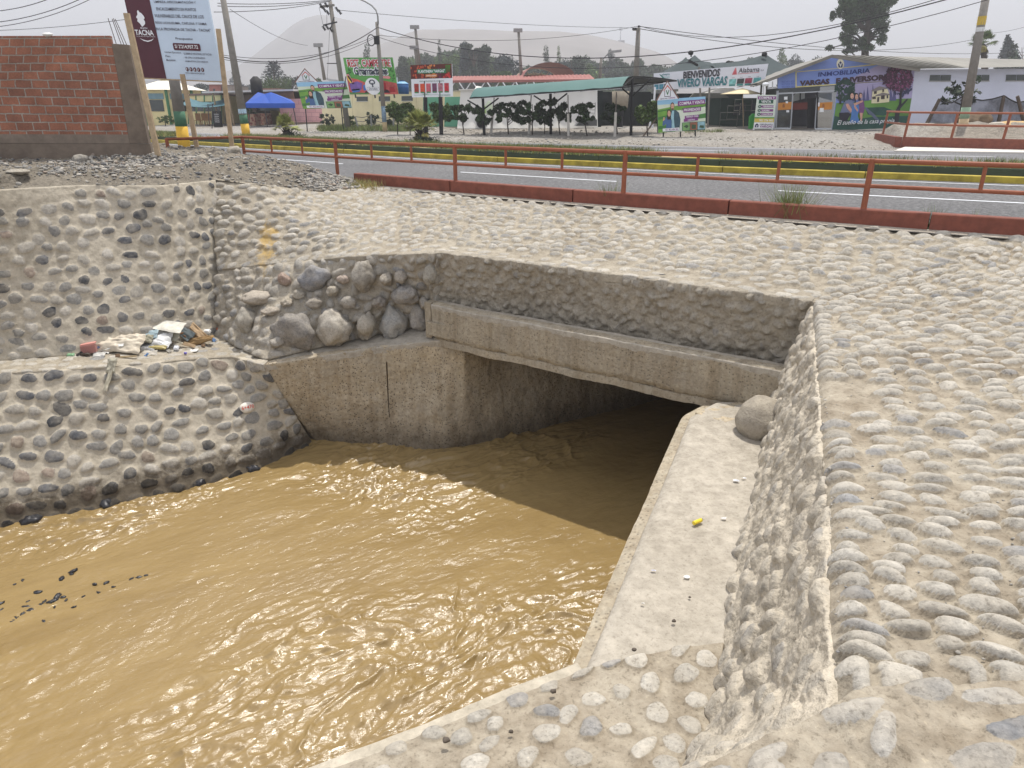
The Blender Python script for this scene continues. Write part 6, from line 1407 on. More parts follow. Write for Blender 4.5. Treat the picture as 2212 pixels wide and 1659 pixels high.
for (x, y), (u, v), t in [((1046.5, 292), (1043, 210), .10), ((1190, 291.5), (1189, 200), .54), ((1363, 294), (1366, 168), 1.0)]:
    b0 = B(x, y); t0 = PY(u, v, b0.y); MB().tube([b0 + Vector((0, 0, -.1)), t0], .075, n=8).build('post', M_black, gc)
    k0 = b0.lerp(t0, .68)
    for s_ in (-1, 1): MB().tube([k0, t0 + (F1 - F0).normalized() * 1.0 * s_ + Vector((0, 0, -.1))], .04, n=6).build('brace', M_black, gc)
# clutter under the canopy
for x, y, w, h_, c_, lb_, cat in [(1028, 277, .55, 1.1, (30, 32, 38), 'black filled sack left of the first canopy post', 'sack'), (1041, 278, .6, 1.0, (40, 40, 44), 'second black sack against the first canopy post', 'sack'), (1057, 277, .5, 1.7, (196, 206, 180), 'white and green fertiliser sack beside the white greenhouse', 'sack'), (1050, 277, .4, 1.4, (170, 196, 130), 'greener fertiliser sack next to the white one', 'sack')]:
    p = B(x, y); tag(rock('sack', p + Vector((0, 0, h_ * .45)), w * .6, w * .5, h_ * .5, plain(c_, .6, .15, 3), int(x), amp=.08, sub=16), lb_, cat)
p = B(1328, 276); p.y += 1; wt = thing('barrel', p, 'tan plastic barrel on a stand in the shade house', 'barrel'); q_ = PY(1339, 234, p.y); MB().tube([q_, q_ + Vector((0, 0, 1.0))], .5, .55, n=14).build('body', plain((150, 140, 124), .7), wt, smooth=True); MB().tube([Vector((q_.x, q_.y, .3)), q_], .25, n=8).build('stand', M_black, wt)
p = B(1255, 279); cg = thing('wire_cage', p, 'small wire cage at the open end of the greenhouse', 'cage'); q_ = PY(1249, 258, p.y); m = MB()
for i in range(6): m.tube([q_ + Vector((0, 0, .18 * i)), q_ + Vector((1.0, 0, .18 * i))], .02, n=4)
for i in range(3): m.tube([q_ + Vector((.5 * i, 0, 0)), q_ + Vector((.5 * i, 0, .95))], .02, n=4)
m.build('mesh', M_galv, cg)
tag(MB().box(PY(1247, 250, p.y), PY(1270, 272, p.y) - PY(1247, 250, p.y), (0, .1, 0), (0, 0, .12)).build('white_beam', M_white, None), 'white beam leaning from the greenhouse corner to the ground', 'beam')
tag(MB().prism([PY(1243, 272, p.y), PY(1290, 272, p.y), PY(1290, 258, p.y), PY(1258, 257, p.y)][::-1], (0, 1, 0)).build('low_tarp', plain((110, 112, 112), .8, .15, 1), None), 'grey tarpaulin draped low beside the greenhouse end', 'tarpaulin')
# stakes
for i, (x, y, y2, lean) in enumerate([(1061, 290.5, 206, 7), (1143, 291, 200, 5), (1228, 295, 205, -1), (1328, 296, 199, 4)]):
    b0 = B(x, y); r_ = thing('stake', b0, ['first', 'second', 'third', 'fourth'][i] + ' whitewashed stake from the left in the row of young trees', 'stake', 'whitewashed stakes')
    k0 = PY(x + lean * .5, y - (y - y2) * .55, b0.y); MB().tube([b0, k0], .07, n=7).build('lower_part', plain((196, 192, 184), .8, .15, 8), r_); MB().tube([k0, PY(x + lean, y2, b0.y)], .03, n=5).build('upper_part', plain((110, 104, 98), .8), r_)
for i, (x, y, y2) in enumerate([(1412, 277, 188), (1406, 277, 215)]):
    b0 = B(x, y) + Vector((0, .4, 0)); tag(MB().tube([b0, PY(x + 3, y2, b0.y)], .06, n=6).build('white_post', M_white, None), ['tall', 'short'][i] + ' white post at the left edge of the nursery entrance', 'post')
f = wallframe((1385, 262), (1420, 262), (1385, 246), 1.0); tag(f.panel(None, 'low_partition', M_white, .1), 'low white panel behind the young tree nearest the sale board', 'panel')
f = wallframe((1305, 268), (1360, 268), (1305, 248), 3.4); tag(f.panel(None, 'red_cart', plain((120, 52, 58), .7, .3, 3), .8), 'dull red cart in the gloom of the shade house', 'cart')
# ================================================================== OFFICE BUILDING
BLo = B(1671.5, 280.5); BRo = PY(1957.5, 274, BLo.y - 1.2)
q = Quad(BLo, BRo, PY(1680, 170, BLo.y), PY(1975, 150.5, BRo.y))
ob = thing('building', BLo, 'office with a painted gable mural, glass doors and a white side wall', 'building')
apex = PY(1799, 121, BLo.y - .5)
LAV = plain((128, 150, 214), .75, .12, .5); SKYP = plain((170, 170, 206), .75, .12, .5)
def qp(x, y):           # pixel on the facade plane
    d_ = ray(x, y); n = q.n; t = (q.a - EYE).dot(n) / d_.dot(n); return EYE + d_ * t
def fp(root, nm, mat, pts, k): return MB().add([qp(x, y) + q.n * (k * .008) for x, y in pts], [tuple(range(len(pts)))]).build(nm, mat, root)
def fps(root, nm, mat, lists, k):
    m = MB()
    for pts in lists: m.add([qp(x, y) + q.n * (k * .008) for x, y in pts], [tuple(range(len(pts)))])
    return m.build(nm, mat, root)
def Z5(*pts): return [(1659 + x / 4.0, y / 4.0) for x, y in pts]
def Zm(*pts): return [(1659 + x * 600 / 2212 / 1.8083, 165.9 + y * 600 / 2212 / 1.8083) for x, y in pts]     # second zoom of the mural
bk = -q.n
# gable wall slab above the doors and behind the mural
MB().prism([qp(*p) for p in Z5((85, 765), (85, 672), (560, 482), (1268, 598), (1197, 1105), (553, 1125), (598, 735))], bk * .2).build('front_wall', LAV, ob)
# side wall
cr_t, cr_b = qp(1975, 150), qp(1957.5, 276); far_r = PY(2330, 148, cr_t.y - .9); far_b = PY(2330, 279, cr_t.y - .9)
sw = MB(); sq = Quad(cr_b, far_b, cr_t, far_r)
sq.panel(ob, 'side_wall', plain((206, 210, 226), .8, .07, .5, bump=.01), .2)
for x0, x1 in [(2011.5, 2057), (2106, 2140), (2176, 2221)]:
    for a, b_ in ((x0, (x0 + x1) / 2 - .6), ((x0 + x1) / 2 + .6, x1)):
        u0, u1 = (a - 1975) / 355, (b_ - 1975) / 355
        sq.panel(ob, 'window', GLS, .05, u0, .81, u1, .905, .02)
    sq.panel(ob, 'window_frame', plain((150, 150, 146), .6), .04, (x0 - 1976) / 355, .795, (x1 - 1974) / 355, .81, .04)
# roof
cor = newmat('corrugated_grey_roof'); m_, n_, l_, b0_ = cor
tcw = n_.new('ShaderNodeTexCoord'); t_ = noise(n_, l_, .6, 5, .6, gcoord(n_)); l_.new(ramp(n_, l_, t_.outputs[0], [(.3, (.16, .152, .13)), (.7, (.24, .23, .20))]).outputs[0], b0_.inputs['Base Color']); b0_.inputs['Roughness'].default_value = .6
def corrug(a, b_, c_, d_, nm, nfold=60, amp=.09):
    """a-b eave, d-c ridge; ribs run from eave to ridge"""
    V = []; N_ = (b_ - a).cross(d_ - a).normalized(); 
    if N_.z < 0: N_ = -N_
    nn = nfold * 4
    for i in range(nn + 1):
        u = i / nn; o_ = N_ * (amp * math.cos(2 * math.pi * i / 4))
        for v in (0, 1): V.append(tuple(a.lerp(b_, u).lerp(d_.lerp(c_, u), v) + o_))
    n2 = len(V); W = [tuple(Vector(p) - N_ * .03) for p in V]; F = gridfaces(nn + 1, 2)
    return npmesh(nm, V + W, np.concatenate([F, F[:, ::-1] + n2]), m_, ob, smooth=False)
er, el = PY(1987, 148.5, cr_t.y - .7), PY(1655, 179, BLo.y - .4); el2 = PY(1636, 179.5, BLo.y - .2)
rid0 = apex + q.n * .5 + Vector((0, 0, .05)); rid0 = PY(1797, 118.5, BLo.y - 1.4); rid1 = PY(2100, 112.5, BLo.y + 10)
er2 = PY(2330, 142, cr_t.y - 1.6); rid2 = rid0 + (er2 - er) + Vector((0, 1.5, .0))
rid2 = PY(2108, 112.5, rid0.y + 1.5)
# right slope: eave er..er2 , ridge rid0 .. beyond
rr2 = PY(2420, 112.0, rid0.y + 4.0)
V = []
corrug(er, er2, PY(2330, 131, er2.y + 7.0), rid0, 'roof', 26)
corrug(el2, rid0, rid0 + Vector((1.5, 9, .0)), el2 + Vector((1.5, 9, .0)), 'roof', 6, .01)
for a, b_ in [(el2, rid0), (rid0, er)]: MB().box(a + Vector((0, -.05, -.14)), b_ - a, (0, .08, 0), (0, 0, .15)).build('barge_board', plain((120, 116, 108), .7, .1, 2), ob)
MB().prism([el2 + Vector((0, .1, -.16)), rid0 + Vector((0, .1, -.16)), rid0 + Vector((0, 1.2, -.16)), el2 + Vector((0, 1.2, -.16))], (0, 0, .03)).build('soffit', plain((110, 108, 104), .8), ob)
for a in Z5((90, 640), (180, 600), (380, 545)): pass
# porch frame on the left under the roof
for x0, y0_, x1, y1_ in [(1659.5, 178, 1659, 190), (1669, 176, 1668.5, 192), (1658, 192, 1680, 189), (1649, 181, 1649, 205)]: MB().tube([qp(x0, y0_), qp(x1, y1_)], .03, n=5).build('porch_bar', M_white, ob)
rock('floodlight', PY(1654, 182, BLo.y - .6), .2, .14, .1, M_white, 8, ob, sub=10, amp=.05)
# lettering band, border, mural
YB = plain((220, 208, 130), .7); fps(ob, 'yellow_border', YB, [Z5((245, 618), (245, 625), (960, 560), (960, 548), (590, 590)), Z5((237, 618), (247, 618), (247, 760), (237, 760)), Z5((237, 756), (1020, 706), (1020, 697), (237, 747))], 1)
fp(ob, 'round_badge', plain((230, 226, 206), .7), [(1815 + 8.2 * math.cos(a), 138.3 + 11 * math.sin(a)) for a in [-i * math.pi / 12 for i in range(24)]], 3)
fps(ob, 'house_emblem', plain((50, 60, 100), .7), [Z5((604, 556), (625, 528), (646, 556), (641, 584), (609, 584))], 4); 
dQ = Quad(qp(*Z5((613, 578))[0]), qp(*Z5((637, 578))[0]), qp(*Z5((613, 546))[0]), qp(*Z5((637, 546))[0])); dQ.n = q.n; dQ.text(ob, 'V', WTX, 0, 0, 1, 1, 6, .06)
def qtext(t, pts, mat, k=5, bold=.04, shear=0.0):
    a, b_, c_, d_ = [qp(*Z5(p)[0]) for p in pts]; Q = Quad(a, b_, c_, d_); Q.n = q.n; return Q.text(ob, t, mat, 0, 0, 1, 1, k, bold, shear=shear)
qtext('INMOBILIARIA', [(432, 664), (880, 630), (436, 625), (884, 588)], plain((40, 60, 128), .7), 5, .05)
qtext('VARGAS', [(272, 745), (530, 727), (274, 698), (532, 678)], plain((66, 46, 60), .7), 5, .06); qtext('E INVERSORES', [(586, 722), (1075, 690), (588, 675), (1078, 636)], plain((66, 46, 60), .7), 5, .06)
PBL = plain((96, 116, 186), .7)
for i, t in enumerate(('961 451 623', '917 022 773', '952 854 001')): qtext(t, [(118, 716 + i * 22), (228, 710 + i * 22), (118, 700 + i * 22), (228, 694 + i * 22)], PBL, 5, .03)
fp(ob, 'mural_sky', plain((168, 160, 196), .75, .15, .6), Z5((600, 735), (960, 560), (1268, 598), (1240, 860), (590, 860)), 1)
fp(ob, 'mural_lawn', plain((96, 140, 66), .75, .3, .8), Z5((590, 890), (760, 885), (900, 860), (1100, 855), (1240, 850), (1197, 1105), (553, 1125)), 2)
fps(ob, 'mural_shade', plain((44, 84, 74), .75, .3, 1), [Z5((575, 1000), (700, 1040), (900, 1010), (1215, 1000), (1197, 1105), (553, 1125)), Z5((840, 930), (1000, 925), (1100, 960), (1000, 1000), (860, 990))], 3)
rg = random.Random(5)
fps(ob, 'mural_conifers', plain((92, 92, 136), .75, .2, 2), [Z5((x - w_, 870), (x + w_, 870), (x + w_ * .3, 870 - h_ * .7), (x, 870 - h_)) for x, w_, h_ in [(740, 14, 90), (790, 13, 80), (830, 14, 100), (860, 14, 130), (905, 13, 150), (1060, 20, 110), (1090, 18, 130), (620, 20, 60), (660, 18, 70)]], 3)
def foliage_print(nm, mat, cx, cy, rx_, ry_, n, seed, k, sz=10):
    r_ = random.Random(seed); L_ = []
    for _ in range(n):
        a = r_.random() * 6.28; t = r_.random() ** .5; x, y = cx + rx_ * t * math.cos(a), cy + ry_ * t * math.sin(a); s = sz * r_.uniform(.6, 1.5); b_ = r_.random() * 6.28
        if x > 1255: continue
        L_.append(Z5(*[(x + s * math.cos(b_ + i * 1.57) * (1.3 if i % 2 else .7), y + s * math.sin(b_ + i * 1.57) * (1.3 if i % 2 else .7)) for i in range(4)]))
    m = MB()
    for i, pts in enumerate(L_): m.add([qp(x, y) + q.n * (k * .008 + i * .00004) for x, y in pts], [tuple(range(4))])
    return m.build(nm, mat, ob)
foliage_print('mural_tree_crown', plain((40, 66, 58), .75, .3, 3), 665, 780, 85, 95, 130, 1, 6, 14)
foliage_print('mural_red_crown', plain((66, 34, 58), .75, .3, 3), 1120, 680, 130, 100, 240, 2, 6, 14); foliage_print('mural_red_crown', plain((130, 70, 110), .75, .3, 3), 1130, 690, 120, 105, 110, 3, 8, 8); foliage_print('mural_tree_crown', plain((58, 62, 92), .75, .3, 3), 1160, 770, 80, 60, 60, 4, 6, 11)
fps(ob, 'mural_trunk', plain((46, 44, 52), .75, .2, 3), [Z5((1085, 1090), (1098, 960), (1130, 900), (1140, 740), (1158, 740), (1150, 900), (1200, 850), (1205, 862), (1140, 940), (1122, 1090))], 7); fps(ob, 'mural_tree_stem', plain((46, 44, 52), .75, .2, 3), [Z5((612, 900), (618, 820), (630, 820), (632, 900))], 7)
# painted house
fps(ob, 'mural_house', plain((222, 214, 178), .75, .08, 3), [Z5((890, 893), (900, 790), (1030, 768), (1048, 820), (1044, 882), (930, 893))], 6)
fps(ob, 'mural_house_shade', plain((130, 122, 120), .75, .1, 3), [Z5((890, 780), (960, 745), (1022, 758), (1022, 768), (905, 792)), Z5((925, 822), (990, 800), (1052, 812), (1048, 822), (930, 832))], 7)
fps(ob, 'mural_house_openings', plain((70, 62, 62), .75), [Z5((985, 796), (1000, 793), (1000, 768), (985, 771)), Z5((898, 858), (928, 855), (928, 832), (898, 836)), Z5((940, 882), (955, 881), (960, 838), (942, 840)), Z5((972, 858), (1004, 855), (1006, 822), (974, 826)), Z5((1022, 850), (1036, 849), (1036, 822), (1022, 824)), Z5((912, 812), (936, 810), (938, 785), (914, 790))], 8)
fps(ob, 'mural_stream', plain((96, 106, 128), .75, .2, 3), [Z5((832, 930), (845, 925), (905, 975), (930, 1000), (985, 1065), (960, 1072), (895, 1000), (870, 985))], 5)
# painted family
fs_ = lambda nm, c_, pts, k: fps(ob, nm, plain(c_, .7, .1, 6), pts, k)
fs_('mural_man', (110, 118, 150), [Z5((615, 985), (650, 900), (668, 868), (715, 862), (740, 880), (730, 960), (690, 1000))], 9); fs_('mural_man', (36, 34, 48), [Z5((612, 975), (690, 970), (712, 985), (680, 1040), (640, 1050), (612, 1020))], 10)
fs_('mural_skin', (206, 158, 140), [Z5((668, 900), (690, 895), (725, 950), (712, 975), (680, 935))], 11)
fs_('mural_woman', (80, 124, 186), [Z5((715, 1000), (722, 920), (745, 895), (778, 890), (785, 950), (770, 1000), (790, 1060), (700, 1062))], 11)
fs_('mural_girl', (120, 76, 124), [Z5((782, 975), (785, 890), (805, 860), (825, 875), (832, 935), (820, 980))], 10); fs_('mural_skin', (206, 158, 140), [Z5((788, 975), (815, 975), (808, 1045), (796, 1045)), Z5((735, 895), (815, 865), (818, 878), (745, 915)), Z5((738, 915), (750, 910), (775, 950), (768, 965), (745, 935))], 12)
for (x, y, a, b_, fem) in [(722, 830, 15, 24, False), (761, 838, 13, 24, True), (797, 828, 11, 19, True)]:
    el_ = lambda x_, y_, a_, b__: Z5(*[(x_ + a_ * math.cos(-t * math.pi / 8), y_ + b__ * math.sin(-t * math.pi / 8)) for t in range(16)])
    fs_('mural_hair', (36, 28, 36), [el_(x, y - b_ * .35, a * 1.25, b_ * 1.1)] + ([Z5((x - a * 1.3, y + b_ * 2), (x - a * 1.2, y - b_ * .4), (x - a * .4, y), (x - a * .6, y + b_ * 2))] if fem else []), 13)
    fs_('mural_face', (214, 170, 152), [el_(x, y, a, b_)], 14); fs_('mural_features', (70, 44, 48), [el_(x - a * .4, y - b_ * .15, a * .16, b_ * .08), el_(x + a * .4, y - b_ * .15, a * .16, b_ * .08), el_(x, y + b_ * .5, a * .3, b_ * .08)], 15)
qtext('El sueño de la casa propia', [(592, 1092), (1085, 1070), (596, 1040), (1088, 1020)], WTX, 17, .012, .35)
# glass front
ALU = plain((176, 180, 186), .5, .06, 3)
gm, gn, gl_, gb0 = newmat('tinted_glass'); gb0.inputs['Base Color'].default_value = (.05, .06, .06, 1); gb0.inputs['Roughness'].default_value = .06; gb0.inputs['Alpha'].default_value = .72; gb0.inputs['Specular IOR Level'].default_value = .6
inn = MB(); o1, o2, o3, o4 = [qp(*p) for p in Z5((60, 1112), (553, 1120), (598, 740), (86, 765))]
MB().prism([o1 + bk * 4, o2 + bk * 4, o3 + bk * 4, o4 + bk * 4], bk * .2).build('inner_wall', plain((92, 90, 88), .9, .3, .6), ob)
MB().prism([o1 + bk * .2, o2 + bk * .2, o2 + bk * 4, o1 + bk * 4], (0, 0, .04)).build('inner_floor', plain((110, 104, 96), .7), ob)
MB().prism([o1 + bk * .2, o4 + bk * .2, o4 + bk * 4, o1 + bk * 4], bk.cross(Vector((0, 0, 1))) * .1).build('inner_side', plain((60, 70, 66), .9), ob)
MB().prism([o4 + bk * .2, o3 + bk * .2, o3 + bk * 4, o4 + bk * 4], (0, 0, .1)).build('ceiling', plain((90, 88, 84), .9), ob)
for pts, nm in [([(70, 1108), (195, 1108), (215, 800), (88, 806)], 'glass_panel'), ([(405, 1110), (548, 1112), (590, 790), (425, 796)], 'glass_panel')]:
    gp = fps(ob, nm, gm, [Z5(*pts)], 0)
    pp_ = Z5(*pts); 
    for i in range(4): MB().tube([qp(*pp_[i]), qp(*pp_[(i + 1) % 4])], .035, n=5).build('frame', ALU, gp)
    x0 = pts[0][0]; x1 = pts[1][0]
    fps(gp, 'orange_band', plain((196, 130, 52), .6, .06, 2), [Z5((x0 + 10, 952), (x1 + 3, 945), (x1 + 10, 880), (x0 + 14, 890))], 2)
    fps(gp, 'emblem', plain((150, 90, 40), .6), [Z5(((x0 + x1) / 2 - 8, 930), ((x0 + x1) / 2 + 12, 928), ((x0 + x1) / 2 + 12, 905), ((x0 + x1) / 2 + 3, 893), ((x0 + x1) / 2 - 8, 907))], 3)
fps(ob, 'door_lintel', ALU, [Z5((85, 806), (598, 778), (598, 788), (85, 816))], 3); fps(ob, 'transom_glass', gm, [Z5((86, 765), (598, 738), (598, 778), (86, 806))], 1)
fps(ob, 'dark_frame', DARK, [Z5((345, 1108), (425, 1108), (428, 845), (345, 850))], -30); fps(ob, 'red_band', plain((92, 34, 26), .6), [Z5((215, 950), (345, 945), (347, 884), (218, 890))], -20)
fps(ob, 'back_window', plain((190, 194, 190), .5, .1, .7), [Z5((235, 880), (345, 850), (345, 800), (270, 802), (240, 830)), Z5((440, 830), (580, 870), (585, 800), (445, 805))], -100)
MB().tube([qp(*Z5((297, 890))[0]) + bk * .6, qp(*Z5((299, 800))[0]) + bk * .6], .04, n=5).build('mullion', DARK, ob); MB().tube([qp(*Z5((420, 1108))[0]), qp(*Z5((425, 796))[0])], .05, n=5).build('door_post', DARK, ob)
fps(ob, 'door_sheet', WTX, [Z5((445, 968), (480, 967), (481, 932), (446, 934)), Z5((158, 970), (182, 970), (182, 952), (158, 952)), Z5((137, 862), (168, 861), (168, 834), (138, 836)), Z5((432, 920), (444, 920), (446, 885), (434, 885)), Z5((152, 892), (172, 892), (172, 874), (152, 874))], 3)
fps(ob, 'white_sill', plain((200, 204, 208), .6), [Z5((50, 1118), (195, 1118), (196, 1104), (52, 1106)), Z5((404, 1120), (548, 1122), (550, 1106), (405, 1106))], 4)
MB().tube([qp(1671, 281), qp(1680, 196)], .07, n=6).build('corner_post', ALU, ob)
# standing sign and bin before the office
ys = BLo.y - .9
f = Quad(PY(1627.5, 278.5, ys), PY(1670, 278.5, ys - .2), PY(1636, 205, ys), PY(1678, 205, ys - .2)); st = thing('sign', f.o, 'upright white standing sign with purple strips beside the office door', 'sign'); f.panel(st, 'panel', plain((206, 218, 206), .6, .06, 1), .08)
f.rect(st, 'name_strip', WTX, 0, .02, 1, .19, 1); f.text(st, 'INMOBILIARIA', NAVY, .3, .12, .96, .16, 3, .03); f.text(st, 'VARGAS', PURP, .3, .04, .96, .11, 3, .05)
f.polys(st, 'emblem', NAVY, [[(.06, .05), (.24, .05), (.24, .12), (.15, .17), (.06, .12)]], 2); f.text(st, 'V', WTX, .1, .06, .2, .11, 4, .06)
f.rect(st, 'number_strip', plain((206, 186, 90), .6), 0, .20, 1, .31, 1); f.rect(st, 'lawn_strip', plain((90, 150, 70), .6), 0, .31, 1, .35, 1); f.text(st, '901 776 002', WTX, .25, .225, .95, .285, 3, .04)
f.rect(st, 'title_strip', PURP, .04, .87, .98, .96, 1); f.text(st, 'COMPRA Y', WTX, .1, .885, .92, .945, 3, .05); f.rect(st, 'title_strip', DGRN, .12, .75, .86, .86, 1); f.text(st, 'VENTA', WTX, .24, .77, .74, .84, 3, .05)
for i, t in enumerate(('TERRENOS', 'CASAS', 'CHACRAS')):
    v = .63 - i * .115; f.rect(st, 'item_strip', PURP, .28, v, .90, v + .07, 1); f.text(st, t, WTX, .33, v + .015, .33 + .075 * len(t), v + .055, 3, .04); f.poly(st, 'bullet', DGRN, f.ell(.19, v + .035, .09, .045, 14), 2); f.text(st, '>', WTX, .15, v + .018, .23, v + .052, 4, .04)
for u in (.02, .96): MB().tube([f.pt(u, .03, -.05), f.pt(u, -.03, -.05)], .05, n=6).build('leg', M_white, st)
f = B(1622.5, 278); bn = thing('rubbish_bin', f, 'bright green swing-lid bin beside the standing sign', 'bin'); GB = plain((60, 170, 70), .4, .08, 3); w_ = 9.5 / 1500 * f.y * .5 * 1.2; hh = 22 / 1500 * f.y
m = MB(); m.add([f + Vector(p) for p in [(-w_ * .8, -w_ * .8, 0), (w_ * .8, -w_ * .8, 0), (w_ * .8, w_ * .8, 0), (-w_ * .8, w_ * .8, 0), (-w_, -w_, hh), (w_, -w_, hh), (w_, w_, hh), (-w_, w_, hh)]], [(0, 3, 2, 1), (4, 5, 6, 7), (0, 1, 5, 4), (1, 2, 6, 5), (2, 3, 7, 6), (3, 0, 4, 7)]); m.build('body', GB, bn)
m = MB(); m.add([f + Vector(p) for p in [(-w_ * 1.05, -w_ * 1.05, hh), (w_ * 1.05, -w_ * 1.05, hh), (w_ * 1.05, w_ * 1.05, hh), (-w_ * 1.05, w_ * 1.05, hh), (-w_ * .2, -w_ * .7, hh * 1.3), (w_ * 1, -w_ * .7, hh * 1.3), (w_ * 1, w_ * .7, hh * 1.3), (-w_ * .2, w_ * .7, hh * 1.3)]], [(0, 3, 2, 1), (4, 5, 6, 7), (0, 1, 5, 4), (1, 2, 6, 5), (2, 3, 7, 6), (3, 0, 4, 7)]); m.build('lid', GB, bn)

# ------------------------------------------------------------------ right mound, far railing, net fence
kp = [P(1900, 303, .12), P(1946, 314, .1), P(2212, 321, .1), P(2400, 328, .1)]
rb = thing('railing', kp[1], 'far orange railing with a red kerb before the office side wall', 'railing')
def seg_block(a, b_, w, h_, mat, nm, root, zb=-.1):
    d_ = b_ - a; nn = Vector((-d_.y, d_.x, 0)).normalized()
    if nn.y < 0: nn = -nn
    return MB().box(Vector((a.x, a.y, zb)), Vector((d_.x, d_.y, 0)), nn * w, (0, 0, h_ - zb)).build(nm, mat, root)
for a, b_ in zip(kp, kp[1:]): seg_block(a + (b_ - a).normalized() * .01, b_, .25, .42, M_or2, 'kerb_block', rb)
def rpos(px, t): 
    for a, b_ in zip(kp, kp[1:]):
        pa, pb_ = proj(a), proj(b_)
        if pa[0] <= px <= pb_[0]: f_ = (px - pa[0]) / (pb_[0] - pa[0]); p = a.lerp(b_, f_); return Vector((p.x, p.y + .12, t))
    return Vector((kp[-1].x, kp[-1].y, t))
for px, z1 in [(1908, 1.37), (1954, 1.37), (2060, 1.33), (2170, 1.33), (2290, 1.33)]:
    b0 = rpos(px, .4); MB().tube([b0, Vector((b0.x, b0.y, z1)) + Vector((.05, 0, 0))], .05, n=8).build('post', M_or, rb)
for z in (.88, 1.33): MB().tube([rpos(1908, z + .04), rpos(1954, z + .02), rpos(2100, z), rpos(2300, z), rpos(2390, z)], .04, n=8).build('rail', M_or, rb)
pv = [P(1931, 325, .06), P(1955, 317, .06), P(2230, 322, .06), P(2500, 334, .06), P(2500, 345, .06), P(2212, 329, .06)]
pav = MB().prism(pv[::-1], (0, 0, -.14)).build('pavement', plain((204, 200, 192), .85, .08, 2, bump=.004), None, kind='structure')
gx = np.linspace(0, 1, 130); gv = np.linspace(0, 1, 50); V = []
for u in gx:
    px = 1900 + u * 520; a = rpos(min(max(px, 1901), 2390), 0); b_ = PY(px, 276, 41)
    for v in gv:
        p = a.lerp(b_, v); e = min(1, v * 6) * min(1, u * 14); h_ = .28 * (1 - e) + e * (.62 + .22 * math.exp(-((v - .25) / .2) ** 2)); V.append((p.x, p.y + .1, h_ if v > 0 else .2))
V = np.array(V); V[:, 2] += fbm(V * np.array([1, 1, 0]), 1.0, 5, 5) * .22 * np.clip(np.tile(gv, 130) * 8, 0, 1)
npmesh('dirt_mound', V, gridfaces(130, 50), M_ground, kind='structure', label='stony dirt bank behind the far railing', category='ground')
nt = thing('net_fence', PY(2100, 276, 33), 'drooping black net strung on slanting timber posts before the white wall', 'fence'); Yn = 33.5
for a, b_ in [((1358, 1095), (1483, 855)), ((1660, 1040), (1692, 830)), ((1992, 1060), (2038, 828)), ((2225, 1100), (2155, 830))]:
    (x0, y0_), (x1, y1_) = Z5(a)[0], Z5(b_)[0]; MB().tube([PY(x0, y0_, Yn), PY(x1, y1_, Yn)], .09, .07, 7).build('post', plain((84, 74, 66), .9, .2, 4), nt)
nm_, nn_, nl2, nb2 = newmat('black_net'); nb2.inputs['Base Color'].default_value = (.02, .02, .022, 1); nb2.inputs['Roughness'].default_value = .9
t1 = noise(nn_, nl2, 1.6, 4, .6, gcoord(nn_)); nl2.new(ramp(nn_, nl2, t1.outputs[0], [(.35, (.5, .5, .5)), (.65, (.85, .85, .85))]).outputs[0], nb2.inputs['Alpha'])
top = [(1480, 858), (1530, 888), (1590, 888), (1650, 850), (1692, 828), (1760, 852), (1850, 868), (1940, 855), (2038, 826), (2090, 860), (2150, 888), (2300, 860)]; bot = [(1380, 1080), (1480, 1080), (1560, 1080), (1640, 1080), (1680, 1080), (1760, 1080), (1850, 1080), (1940, 1080), (2010, 1080), (2090, 1080), (2170, 1080), (2300, 1080)]
V = []
tt = np.linspace(0, 11, 70)
for t in tt:
    i = int(min(t, 10.999)); f_ = t - i; a = (top[i][0] * (1 - f_) + top[i + 1][0] * f_, top[i][1] * (1 - f_) + top[i + 1][1] * f_); b_ = (bot[i][0] * (1 - f_) + bot[i + 1][0] * f_, 1085)
    for v in np.linspace(0, 1, 10):
        x, y = Z5((b_[0] * (1 - v) + a[0] * v, b_[1] * (1 - v) + a[1] * v))[0]; V.append(tuple(PY(x, y, Yn + .15 * math.sin(t * 5) * (1 - v))))
npmesh('net', V, gridfaces(70, 10), nm_, nt)
MB().tube([Vector(V[i * 10 + 9]) for i in range(70)], .03, n=5).build('edge_rope', M_black, nt)
o = rock('tree_stump', PY(2103, 266, 33), .95, .5, .42, plain((104, 88, 70), .95, .4, 4), 44, amp=.35, sub=30, yaw=.5); tag(o, 'dead uprooted stump lying beside the leaning pole', 'stump')
for x, y, s, c_, lb_ in [(2153, 270, .6, (190, 184, 172), 'pale grey heap of rubble behind the far railing'), (2195, 271, .8, (190, 160, 112), 'tan heap of sand behind the far railing at the right edge'), (2000, 268, .3, (176, 170, 160), 'grey stone on the mound under the net fence')]:
    tag(rock('rubble_heap', PY(x, y + 5, 32.5), s * 1.4, s, s * .35, plain(c_, .95, .2, 5, bump=.02), int(x), amp=.2, sub=30), lb_, 'heap')

